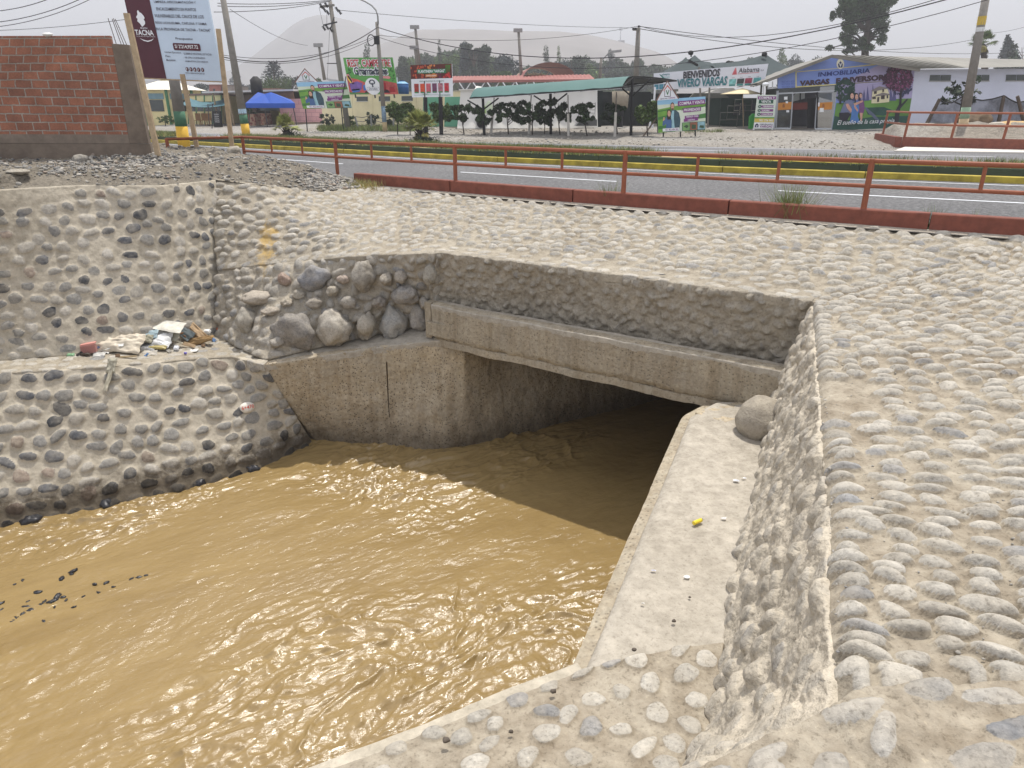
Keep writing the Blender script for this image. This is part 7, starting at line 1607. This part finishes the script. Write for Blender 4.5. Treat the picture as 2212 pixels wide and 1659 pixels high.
# ================================================================== VEGETATION
def leafmat(name, c, var=.5, rough=.6):
    m, n, l, b = newmat(name); at = n.new('ShaderNodeVertexColor'); at.layer_name = 'scol'; t = noise(n, l, 1.3, 3, .6, gcoord(n))
    c_ = mixc(n, l, 1, at.outputs[0], ramp(n, l, t.outputs[0], [(.3, tuple(v * (1 - var * .6) for v in c)), (.7, tuple(v * (1 + var) for v in c))]).outputs[0], 'MULTIPLY')
    l.new(c_, b.inputs['Base Color']); b.inputs['Roughness'].default_value = rough; b.inputs['Specular IOR Level'].default_value = .2
    try: b.inputs['Subsurface Weight'].default_value = 0
    except Exception: pass
    return m
L_euc = leafmat('dull_eucalyptus_leaves', (.038, .052, .034)); L_grn = leafmat('fresh_green_leaves', (.062, .10, .026)); L_drk = leafmat('dark_glossy_leaves', (.030, .052, .020)); L_palm = leafmat('palm_leaves', (.19, .21, .075)); L_blue = leafmat('blue_grey_conifer', (.05, .062, .062)); L_yel = leafmat('dry_grass', (.26, .23, .09)); L_grass = leafmat('verge_grass', (.13, .16, .05))
M_bark = plain((96, 82, 70), .95, .3, 5); M_bark2 = plain((60, 52, 46), .95, .3, 8)
def leaves(blobs, n, size, seed, aspect=.5, droop=0.0, shell=.55):
    """small leaf faces spread through a set of ellipsoid clumps"""
    r_ = np.random.default_rng(seed); bl = np.array([b_[:3] for b_ in blobs]); rd = np.array([b_[3:6] for b_ in blobs]); w = rd.prod(1) ** .66; w /= w.sum()
    k = r_.choice(len(blobs), n, p=w); d_ = r_.normal(size=(n, 3)); d_ /= np.linalg.norm(d_, axis=1, keepdims=True); t = r_.uniform(shell ** 3, 1, n) ** (1 / 3) * r_.uniform(.82, 1.12, n)
    P_ = bl[k] + d_ * t[:, None] * rd[k]
    P_ += fbm(P_ * 1.0, 1.2 / max(.3, rd.mean()), 2, seed)[:, None] * rd[k] * .25
    a = r_.normal(size=(n, 3)); a[:, 2] = a[:, 2] * (1 - droop) - droop * 1.6; a /= np.linalg.norm(a, axis=1, keepdims=True); b_ = np.cross(a, r_.normal(size=(n, 3))); b_ /= np.linalg.norm(b_, axis=1, keepdims=True)
    s = size * r_.uniform(.6, 1.4, n)[:, None]
    q0, q1, q2, q3 = P_ - a * s, P_ + b_ * s * aspect, P_ + a * s, P_ - b_ * s * aspect
    V = np.stack([q0, q1, q2, q3], 1).reshape(-1, 3); F = np.arange(n * 4).reshape(n, 4)
    c_ = r_.uniform(.6, 1.5, (n, 1)) * (r_.uniform(.75, 1.3, len(blobs))[k][:, None]) * np.array([[1, 1, 1]]) * (1 + r_.normal(0, .08, (n, 3)))
    cl = np.ones((n, 4, 4)); cl[..., :3] = np.clip(c_, .2, 3)[:, None, :]
    return V, F, cl.reshape(-1, 4)
def tree(name, base, top, W, Y, seed, mat, label, cat='tree', group=None, style='round', trunkfrac=.25, n=1100, ls=None, bark=None):
    b0 = PY(base[0], base[1], Y); t0 = PY(top[0], top[1], Y); H = t0.z - b0.z; w = W / 1500.0 * Y * .5
    root = thing(name, b0, label, cat, group); r_ = random.Random(seed)
    bl = []
    if style == 'round':
        for _ in range(12): bl.append((b0.x + r_.uniform(-.7, .7) * w + (t0.x - b0.x) * .6, b0.y + r_.uniform(-.5, .5) * w, b0.z + H * r_.uniform(trunkfrac + .14, .84), w * r_.uniform(.34, .6), w * .5, H * r_.uniform(.10, .2)))
    elif style == 'tall':
        for i in range(9): t = i / 8; bl.append((b0.x + (t0.x - b0.x) * t + r_.uniform(-.35, .35) * w * (1.2 - t), b0.y + r_.uniform(-.3, .3) * w, b0.z + H * (trunkfrac + (.94 - trunkfrac) * t), w * (.85 - .5 * t) * r_.uniform(.6, 1), w * .6, H * .11))
    elif style == 'cone':
        for i in range(12): t = i / 11; bl.append((b0.x + (t0.x - b0.x) * t, b0.y, b0.z + H * (trunkfrac + (.97 - trunkfrac) * t), w * (1.02 - .93 * t), w * (1.02 - .93 * t), H * .035))
    elif style == 'clumps':
        for _ in range(18): bl.append((b0.x + r_.uniform(-.85, .85) * w + (t0.x - b0.x) * .7, b0.y + r_.uniform(-.6, .6) * w, b0.z + H * r_.uniform(trunkfrac, .93), w * r_.uniform(.14, .36), w * .3, H * r_.uniform(.04, .11)))
    ls = ls or w * .10
    V, F, cl = leaves(bl, n, ls, seed, droop=.35 if style in ('tall', 'clumps') else .05)
    npmesh('crown', V, F, mat, root, smooth=False, col=cl)
    m = MB(); tr = max(.03, w * .06)
    m.tube([b0 + Vector((0, 0, -.1)), b0.lerp(t0, .45) + Vector((r_.uniform(-.1, .1) * w, 0, 0)), b0.lerp(t0, .85)], tr, tr * .3, 6)
    for b_ in bl[::2]:
        c_ = Vector(b_[:3]); a = b0.lerp(t0, max(.12, (c_.z - b0.z) / H * .65)); m.tube([a, a.lerp(c_, .6) + Vector((0, 0, .05 * H)), c_], tr * .45, tr * .15, 5)
    m.build('trunk', bark or M_bark, root)
    return root
# row of young trees before the nursery
rowt = [(859, 293, 859, 219, 40, 'round', L_grn, 'broad bright green shrub tree left of the big palm'), (886, 293, 888, 222, 34, 'round', L_grn, 'bushy green young tree right behind the big palm'), (955, 291, 955, 220, 40, 'round', L_grn, 'dense round young tree under the seedling billboard'), (1003, 291, 996, 221, 46, 'clumps', L_drk, 'loose young tree right of the seedling billboard'),
        (1045, 292, 1040, 224, 42, 'clumps', L_drk, 'young tree wrapped round the first black canopy post'), (1099, 291, 1096, 215, 52, 'clumps', L_drk, 'wide drooping young tree between the first two white stakes'), (1150, 292, 1150, 213, 54, 'clumps', L_drk, 'young tree with two spreading heads at the second white stake'), (1176, 291, 1176, 236, 30, 'clumps', L_drk, 'small young tree left of the middle canopy post'),
        (1210, 292, 1205, 211, 48, 'clumps', L_drk, 'young tree just right of the middle canopy post'), (1269, 294, 1252, 214, 50, 'clumps', L_drk, 'young tree before the open end of the greenhouse'), (1334, 292, 1326, 220, 48, 'clumps', L_drk, 'thin young tree in front of the dark shade house'), (1400, 296, 1398, 218, 50, 'round', L_grn, 'brighter young tree behind the leaning brace of the sale board')]
for i, (x, y, tx, ty, w, st, mt, lb_) in enumerate(rowt):
    Yb_ = B(x, y).y; tree('young_tree', (x, y), (tx, ty), w, Yb_, 10 + i, mt, lb_, 'tree', 'young trees along the nursery', st, .40, 1300 if st == 'clumps' else 2000, .095, M_bark2)
for i, (x, y, tx, ty, w, mt, lb_) in enumerate([(705, 277, 706, 243, 28, L_euc, 'small grey leafed shrub before the cream wall'), (757, 279, 755, 250, 24, L_grn, 'small green bush behind the right post of the sale board'), (804, 277, 800, 240, 28, L_euc, 'half bare shrub before the wire fence'), (357, 272, 357, 249, 32, L_grn, 'low flowering bush before the octagonal kiosk'), (542, 272, 540, 225, 22, L_drk, 'climbing bush between the painted pole and the blue canopy'), (840, 276, 841, 256, 14, L_euc, 'thin sapling left of the street lamp')]):
    tree('shrub', (x, y), (tx, ty), w, B(x, y).y - .5, 40 + i, mt, lb_, 'shrub', 'shrubs along the far verge', 'clumps', .3, 380, .09, M_bark2)
# distant trees
far = [(870, 125, 48, 76, 'tall', 165), (886, 119, 34, 76, 'round', 165), (909, 122, 40, 84, 'round', 170), (930, 118, 34, 84, 'round', 172), (949, 91, 22, 96, 'tall', 160), (964, 112, 44, 82, 'round', 165), (1004, 96, 44, 96, 'tall', 150), (1022, 93, 52, 96, 'clumps', 150), (1046, 103, 46, 92, 'tall', 152), (1060, 114, 34, 84, 'round', 160),
       (1094, 118, 46, 82, 'round', 140), (1078, 150, 40, 44, 'round', 120), (1180, 103, 26, 96, 'tall', 160), (1207, 102, 20, 96, 'tall', 180), (1212, 128, 40, 70, 'round', 130), (1234, 115, 44, 84, 'round', 150), (1150, 148, 60, 40, 'round', 140), (1283, 140, 60, 60, 'round', 170), (1320, 110, 30, 84, 'tall', 190), (1335, 140, 50, 60, 'round', 180), (1368, 148, 50, 50, 'round', 190), (1390, 150, 36, 46, 'round', 190), (1276, 142, 44, 50, 'round', 200),
       (793, 97, 26, 100, 'tall', 140), (815, 118, 20, 80, 'round', 140), (680, 162, 26, 36, 'round', 120), (590, 178, 60, 40, 'round', 110), (630, 164, 36, 50, 'round', 130), (508, 156, 34, 60, 'tall', 220), (545, 178, 50, 34, 'round', 200), (440, 176, 30, 34, 'round', 120), (352, 171, 24, 50, 'round', 120), (1446, 161, 26, 20, 'round', 130), (1690, 108, 30, 60, 'tall', 190), (1712, 116, 30, 50, 'round', 190), (1625, 122, 30, 40, 'round', 95), (1776, 120, 34, 40, 'round', 80), (1742, 132, 30, 30, 'round', 80)]
wd = ['low', 'leafy', 'ragged', 'dense', 'slender', 'broad', 'dull', 'grey green', 'dark', 'open']
place = {870: 'directly right of the green restaurant billboard', 886: 'second right of the green restaurant billboard', 909: 'behind the two floodlight poles', 930: 'right behind the taller floodlight pole', 949: 'standing narrow and tall above the seedling billboard', 964: 'right of the narrow tall one above the seedling billboard', 1004: 'left half of the tallest clump above the red roof', 1022: 'middle of the tallest clump above the red roof', 1046: 'right edge of the tallest clump above the red roof', 1060: 'touching the right flank of the tallest clump',
         1094: 'left of the thin lamp pole over the red roof, standing apart', 1078: 'just above the left part of the flat red roof', 1180: 'first slim one right of the lamp pole, above the arched roof', 1207: 'second slim one above the arched roof', 1212: 'low under the second slim one', 1234: 'wide one right of the two slim trees', 1150: 'behind the arched red roof', 1283: 'left behind the arm lamp', 1320: 'tall one right beside the arm lamp', 1335: 'below and right of the tall one by the arm lamp', 1368: 'left of the straight utility pole', 1390: 'right of the straight utility pole', 1276: 'faint one left of the arm lamp',
         793: 'rising behind the top of the green restaurant billboard', 815: 'peeping above the restaurant billboard beside the lamp pole', 680: 'behind the left gabled billboard', 590: 'rounded one behind the shack roof', 630: 'left of the gabled billboard, behind the shack', 508: 'left of the tall painted pole in the haze', 545: 'low in the haze right of the painted pole', 440: 'behind the eatery roof', 352: 'behind the kiosk roof', 1446: 'at the left foot of the net roofs', 1690: 'hazy pair left member between net roof and office', 1712: 'hazy pair right member between net roof and office', 1625: 'between the two net peaks', 1776: 'behind the office ridge on its left slope', 1742: 'lower one behind the office left eave'}
kinds = {}
for i, (x, ty, w, hpx, st, Yd) in enumerate(far):
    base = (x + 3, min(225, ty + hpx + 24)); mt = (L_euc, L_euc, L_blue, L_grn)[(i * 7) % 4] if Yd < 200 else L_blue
    if x in (590, 1150, 1078): mt = L_grn
    tree('tree', base, (x, ty), w * 1.3, Yd, 100 + i, mt, 'distant tree ' + place[x], 'tree', 'distant trees', st, .10, 5200 if w > 35 else 2800, w / 1500 * Yd * .045)
wb = []
rgw = random.Random(6)
for x in range(868, 1460, 13):
    top_ = np.interp(x, [868, 930, 1000, 1060, 1100, 1150, 1240, 1300, 1380, 1460], [134, 124, 118, 126, 148, 150, 134, 142, 138, 166]) + rgw.uniform(-6, 8); p0_, p1_ = PY(x, top_, 205), PY(x, 195, 205)
    for q_ in (0, .35, .7): wb.append((p0_.x + rgw.uniform(-1, 1), 205 + rgw.uniform(-4, 4), p0_.z * (1 - q_) + p1_.z * q_ - 1.0, 1.9, 2, 2.0))
V, F, cl = leaves(wb, 70000, .36, 91, .6, 0, .1); tag(npmesh('woodland', V, F, L_drk, None, smooth=False, col=cl), 'hazy dark belt of woodland behind the red roofs', 'woodland', kind='stuff')
# araucaria
bA = PY(594, 200, 120); tA = PY(591, 141, 120); ar_ = thing('pine_tree', bA, 'layered star-shaped pine behind the shack roof', 'tree'); m = MB().tube([bA, tA], .25, .06, 6); m.build('trunk', M_bark, ar_)
bl = []
for i in range(9):
    t = .25 + .75 * i / 8; c_ = bA.lerp(tA, t); L_ = (1.25 - t) * 2.3
    for k_ in range(6):
        a = k_ * 1.047 + i * .5
        for s in (.4, .7, 1.0): bl.append((c_.x + L_ * s * math.cos(a), c_.y + L_ * s * math.sin(a), c_.z + s * s * .5, .28, .28, .14))
V, F, cl = leaves(bl, 2200, .14, 5); npmesh('crown', V, F, L_blue, ar_, smooth=False, col=cl)
# reed bed
V, F, cl = leaves([(PY(x, 190, 100).x, 100, PY(x, 190, 100).z, 1.0, .8, 1.1) for x in range(568, 620, 8)], 900, .45, 8, .07, -.8); tag(npmesh('reeds', V, F, L_grn, None, smooth=False, col=cl), 'patch of upright reeds behind the shack roof', 'plants', kind='stuff')
# big eucalyptus
Ye = 95; tb = PY(1866, 118, Ye); te = thing('eucalyptus_tree', tb, 'very tall dark eucalyptus behind the office roof reaching out of the top', 'tree')
def ez(x, y): return PY(1659 + x / 4, y / 4, Ye)
tr = [ez(835, 620), ez(840, 380), ez(860, 260), ez(880, 130), ez(870, -60)]; m = MB().tube(tr, .5, .2, 8)
clm = [(640, 20, 75, 60), (740, 40, 90, 70), (850, 20, 110, 70), (960, 10, 110, 60), (1040, 10, 50, 40), (680, 90, 80, 60), (800, 110, 95, 65), (920, 110, 100, 65), (1000, 90, 70, 60), (700, 160, 55, 45), (960, 180, 70, 55), (880, 190, 60, 60), (640, 235, 55, 40), (700, 270, 45, 38), (950, 250, 60, 42), (1000, 230, 30, 40), (650, 310, 50, 40), (720, 350, 55, 36), (780, 370, 40, 34), (905, 310, 45, 40), (950, 350, 40, 42), (640, 375, 40, 34), (560, 410, 34, 22), (900, 400, 45, 30), (820, 420, 60, 26), (700, 430, 55, 24), (980, 310, 22, 34), (600, 130, 26, 40), (850, -80, 180, 80), (640, 450, 46, 14)]
k_ = Ye / 1500 / 4; bl = []
for x, y, a, b_ in clm:
    p = ez(x, y); bl.append((p.x, p.y + random.Random(x).uniform(-1.6, 1.6), p.z, a * k_, a * k_ * .9, b_ * k_)); i = min(range(len(tr)), key=lambda j: abs(tr[j].z - p.z + 1)); m.tube([tr[i], tr[i].lerp(p, .5) + Vector((0, 0, .3)), p], .16, .05, 5)
m.build('trunk', M_bark2, te); V, F, cl = leaves(bl, 15000, .20, 77, .34, .6, .2); npmesh('crown', V, F, L_drk, te, smooth=False, col=cl)
tree('conifer', (2180, 150), (2178, 76), 50, 130, 301, L_blue, 'blue grey conifer behind the roof at the right edge', 'tree', None, 'cone', .05, 2600, .35)
tree('tree', (2205, 160), (2208, 92), 44, 110, 302, L_euc, 'sparse grey tree beside the conifer at the right edge', 'tree', None, 'clumps', .1, 900, .22)
tree('shrub', (2085, 254), (2087, 166), 66, 34.0, 303, L_euc, 'thin branchy bush growing behind the leaning pole', 'shrub', None, 'clumps', .3, 260, .12, M_bark2)
# palms
def palm(name, base, heart, R_px, Y, seed, label, nfr=34, skirt_n=14, stem_r=.2, mat=L_palm):
    b0 = PY(base[0], base[1], Y); h0 = PY(heart[0], heart[1], Y); root = thing(name, b0, label, 'palm tree'); r_ = random.Random(seed); Rm = R_px / 1500 * Y
    m = MB(); m.tube([b0 + Vector((0, 0, -.1)), b0.lerp(h0, .5), h0], stem_r, stem_r * .7, 9)
    for i in range(90): a = r_.random() * 6.28; t = r_.random(); p = b0.lerp(h0, t) + Vector((math.cos(a), math.sin(a), 0)) * stem_r * .8; m.tube([p, p + Vector((math.cos(a) * .14, math.sin(a) * .14, .14))], .03, .01, 4)
    m.build('trunk', M_bark2, root)
    for dead in (False, True):
        V = []; F = []; C = []
        for i in range(nfr if not dead else skirt_n):
            a = r_.random() * 6.28; el_ = r_.uniform(.05, 1.35) if not dead else r_.uniform(-1.2, -.3); L_ = Rm * r_.uniform(.75, 1.05) * (.62 if dead else 1)
            d_ = Vector((math.cos(a) * math.cos(el_), math.sin(a) * math.cos(el_), math.sin(el_))); st = h0 + d_ * L_ * .5; sd_ = d_.cross(Vector((0, 0, 1))).normalized(); up = sd_.cross(d_)
            g_ = r_.uniform(.6, 1.5)
            V += [tuple(h0 + sd_ * .012), tuple(st + sd_ * .012), tuple(st - sd_ * .012), tuple(h0 - sd_ * .012)]; F.append((len(V) - 4, len(V) - 3, len(V) - 2, len(V) - 1)); C += [(g_, g_ * .95, g_ * .6, 1)] * 4
            for k2 in range(13):
                an = (k2 - 6) / 6 * 1.25; dd = d_ * math.cos(an) + sd_ * math.sin(an); ll = L_ * .52 * (1 - .25 * abs(an)); tip = st + dd * ll + Vector((0, 0, -.18 * ll * (1 + abs(an)))); mid_ = st + dd * ll * .55; wd_ = up.cross(dd) * .012 + sd_ * .006 + dd.cross(up) * 0; ww_ = dd.cross(up).normalized() * (.022 * Rm + .006)
                n0 = len(V); V += [tuple(st), tuple(mid_ + ww_), tuple(tip), tuple(mid_ - ww_)]; F.append((n0, n0 + 1, n0 + 2, n0 + 3)); j = g_ * r_.uniform(.75, 1.25); C += [(j * (1.15 if r_.random() < .2 else 1), j, j * .8, 1)] * 4
        npmesh('fronds' if not dead else 'dead_fronds', V, F, mat if not dead else L_yel, root, smooth=False, col=C)
    return root
palm('palm_tree', (912, 318), (909, 281), 50, 33.5, 3, 'bushy fan palm with a shaggy trunk on the median, the bigger of two', 52, 10, .22)
palm('palm_tree', (627, 303), (617, 281), 40, 38.5, 4, 'small yellowish fan palm on the median left of the sale billboard', 34, 6, .17)
palm('palm_tree', (2128, 150), (2123, 96), 33, 75, 5, 'fan palm top behind the roof right of the leaning pole', 46, 26, .3, L_grn)
V, F, cl = leaves([(PY(914, 311, 33.4).x, 33.3, PY(914, 311, 33.4).z, .95, .7, .36)], 900, .12, 8, .15, -.6, .1); tag(npmesh('bush', V, F, L_euc, None, smooth=False, col=cl), 'low bush round the foot of the bigger palm', 'bush')
V, F, cl = leaves([(PY(630, 300, 38).x, 38, PY(630, 300, 38).z, 1.2, .6, .22), (PY(643, 300, 38).x, 38, PY(643, 298, 38).z, .5, .4, .34)], 600, .1, 8, .2, -.6, .1); tag(npmesh('bush', V, F, L_euc, None, smooth=False, col=cl), 'low bush round the foot of the smaller palm', 'bush')
tag(MB().tube([PY(600, 301, 38), PY(608, 292, 37.8), PY(622, 285, 38)], .09, .04, 6).build('dead_branch', M_bark2, None), 'dead dark branch leaning under the smaller palm', 'branch')
# grass on the median and verge, weeds by the kerb
def tufts(pts, hgt, seed, mat, label, name='grass', cat='grass', kind='stuff', blades=10, wid=.012, spread=.12):
    r_ = np.random.default_rng(seed); P_ = np.repeat(np.array(pts, float), blades, 0); n = len(P_); P_[:, :2] += r_.normal(0, spread, (n, 2)); hh = (hgt * r_.uniform(.3, 1.2, n)); ln = r_.normal(0, .45, (n, 2)) * hh[:, None]
    a = r_.uniform(0, 3.14, n); sx_, sy_ = np.cos(a) * wid, np.sin(a) * wid; z0_ = np.zeros(n)
    V = np.stack([P_ - np.stack([sx_, sy_, z0_], 1), P_ + np.stack([sx_, sy_, z0_], 1), P_ + np.stack([ln[:, 0], ln[:, 1], hh], 1)], 1).reshape(-1, 3); g_ = r_.uniform(.6, 1.5, (n, 1, 1)) * np.array([1, 1, 1]); cl = np.ones((n, 3, 4)); cl[..., :3] = g_ * (1 + r_.normal(0, .1, (n, 1, 3)))
    return tag(npmesh(name, V, np.arange(n * 3).reshape(n, 3), mat, None, smooth=False, col=cl.reshape(-1, 4)), label, cat, None, kind)
rng = np.random.default_rng(8); pts = []
while len(pts) < 4200:
    x = rng.uniform(-34, 15); o_ = rng.uniform(.45, 2.1)
    if fbm(np.array([[x, o_, 0.]]), .35, 2, 4)[0] + (.28 if x < 4 else -.12) < rng.uniform(-.1, .35): continue
    pts.append((x, float(YKY(x)) + o_, .27))
tufts(pts, .22, 2, L_grass, 'dry and green grass along the top of the median'); tufts(pts[::2], .2, 5, L_yel, 'straw coloured dry grass along the top of the median')
pts = []
for _ in range(700):
    px = rng.uniform(690, 900); p = B(px, rng.uniform(276, 284)); pts.append(tuple(p))
tufts(pts, .3, 3, L_grass, 'grassy verge before the cream wall', wid=.02)
pts = [tuple(B(rng.uniform(1480, 1560), rng.uniform(283, 287))) for _ in range(40)]; tufts(pts, .2, 13, L_grass, 'small tufts under the right sale billboard', wid=.015)
for px, py, hgt, nb_, w_, lb_ in [(1318, 412, .22, 60, .05, 'small weed growing behind the kerb near the middle post'), (1708, 434, .36, 150, .1, 'bushy yellow green weed behind the kerb between two posts'), (2016, 452, .14, 40, .06, 'low dry weed behind the kerb right of the last post'), (2110, 462, .1, 30, .06, 'tiny dry weed behind the kerb at the right edge')]:
    d_ = ray(px, py); 
    x_ = np.linspace(-3, 12, 1500); pr = proj(np.stack([x_, NCY(x_) + .14, x_ * 0 + .12], -1)); xx = float(x_[np.abs(pr[:, 0] - px).argmin()])
    tufts([(xx, float(NCY(xx)) + .16, .02)] * nb_, hgt + .16, int(px), L_grass, lb_, 'weed', 'weed', None, 3, .005, w_)
pts = []
for _ in range(160): x = rng.uniform(-3.9, -2.75); pts.append((x, float(NCY(x)) - rng.uniform(.25, 1.1), .04 + rng.uniform(0, .05)))
tufts(pts, .12, 31, L_yel, 'low dry yellowish weeds at the left end of the orange kerb', wid=.008)

# ================================================================== HILLS
M_hill = plain((134, 129, 126), 1.0, .12, .03)
def hill(label, prof, Y0_, Y1_, seed):
    """a ridge with its own slopes: crest line from angles, falling towards the viewer"""
    xs_ = np.linspace(prof[0][0], prof[-1][0], 160); ys_ = np.interp(xs_, [p[0] for p in prof], [p[1] for p in prof]); k = np.hanning(7); k /= k.sum(); ys_ = np.convolve(np.pad(ys_, 3, mode='edge'), k, 'valid')
    V = []; nv_ = 40
    for x, y in zip(xs_, ys_):
        c_ = PY(x, y, Y1_); 
        for j in range(nv_):
            t = j / (nv_ - 1); Yq = Y0_ + (Y1_ - Y0_) * t; V.append((c_.x * (.6 + .4 * t) * (Yq / Y1_) ** .5, Yq, -1 + (c_.z + 1) * (math.sin(t * math.pi / 2) ** 1.3)))
        for j in range(1, 5): V.append((c_.x, Y1_ + j * 60, -1 + (c_.z + 1) * (1 - j / 4.0)))
    V = np.array(V); nn_ = nv_ + 4; fall = np.tile(np.concatenate([np.sin(np.linspace(0, 1, nv_) * math.pi), np.zeros(4)]), len(xs_)); V[:, 2] += fbm(V, .012, 5, seed) * fall * 6
    npmesh('hill', V, gridfaces(len(xs_), nn_), M_hill, kind='structure', label=label, category='hill')
hill('nearer bare sandy hill', [(700, 170), (790, 110), (853, 85), (870, 77), (888, 71), (908, 67), (950, 68), (995, 66), (1050, 69), (1095, 72), (1150, 71), (1208, 70), (1270, 77), (1340, 91), (1383, 102), (1420, 112), (1445, 124), (1463, 137), (1520, 175), (1600, 215)], 430, 700, 3)
hill('farther pale hill', [(300, 175), (400, 170), (500, 152), (545, 122), (575, 98), (603, 78), (625, 58), (648, 44), (673, 37), (698, 39), (748, 50), (798, 71), (853, 88), (950, 120), (1100, 160)], 740, 1150, 9)
am = thing('radio_mast', PY(1340, 92, 690), 'thin lattice radio mast on the shoulder of the nearer hill', 'mast'); MB().tube([PY(1340, 93, 690), PY(1341, 60, 690)], .4, .25, 4).build('mast', plain((150, 150, 160), .6), am); m = MB(); m.box(PY(1335, 94, 690), (5.8, 0, 0), (0, 2, 0), (0, 0, 2.6)); m.build('hut', plain((130, 126, 130), .8), am); m = MB()
for y in (60, 63, 66): m.box(PY(1337.5, y, 688), (2.8, 0, 0), (0, .5, 0), (0, 0, .5))
m.build('antenna', plain((150, 150, 160), .6), am)
# far roofs left
for x0, x1, y0_, y1_, c_, lb_ in [(452, 480, 184, 203, (150, 96, 88), 'distant red brick house behind the eatery'), (478, 500, 186, 200, (140, 130, 124), 'distant grey house behind the painted pole'), (560, 600, 192, 203, (160, 120, 108), 'low distant brick parapet behind the shack roof'), (310, 345, 190, 206, (176, 110, 100), 'distant pinkish wall left behind the kiosk')]:
    f = Frame.px((x0, 215), (x1, 215), (x0, y0_), 95, 95); r_ = thing('house', f.o, lb_, 'house', 'distant houses'); f.panel(r_, 'wall', plain(c_, .9, .2, .8), 6); f.rect(r_, 'window', GLS, .3, .5, .45, .75, 2); f.panel(r_, 'parapet', plain(tuple(int(v * .85) for v in c_), .9), 6.2, -.02, 1, 1.02, 1.05, .1)

# ================================================================== HAZE
hz = MB().box((-2600, -60, -8), (5200, 0, 0), (0, 3700, 0), (0, 0, 148)).build('haze', None, None)
hm = bpy.data.materials.new('dusty_air'); hm.use_nodes = True; nn_ = hm.node_tree.nodes; nn_.clear(); pv_ = nn_.new('ShaderNodeVolumePrincipled'); pv_.inputs['Color'].default_value = (.90, .92, .97, 1); pv_.inputs['Density'].default_value = HAZE; pv_.inputs['Anisotropy'].default_value = .2
ou = nn_.new('ShaderNodeOutputMaterial'); hm.node_tree.links.new(pv_.outputs[0], ou.inputs['Volume']); hz.data.materials.append(hm); hz['kind'] = 'stuff'; hz['label'] = 'pale dusty haze'; hz['category'] = 'haze'
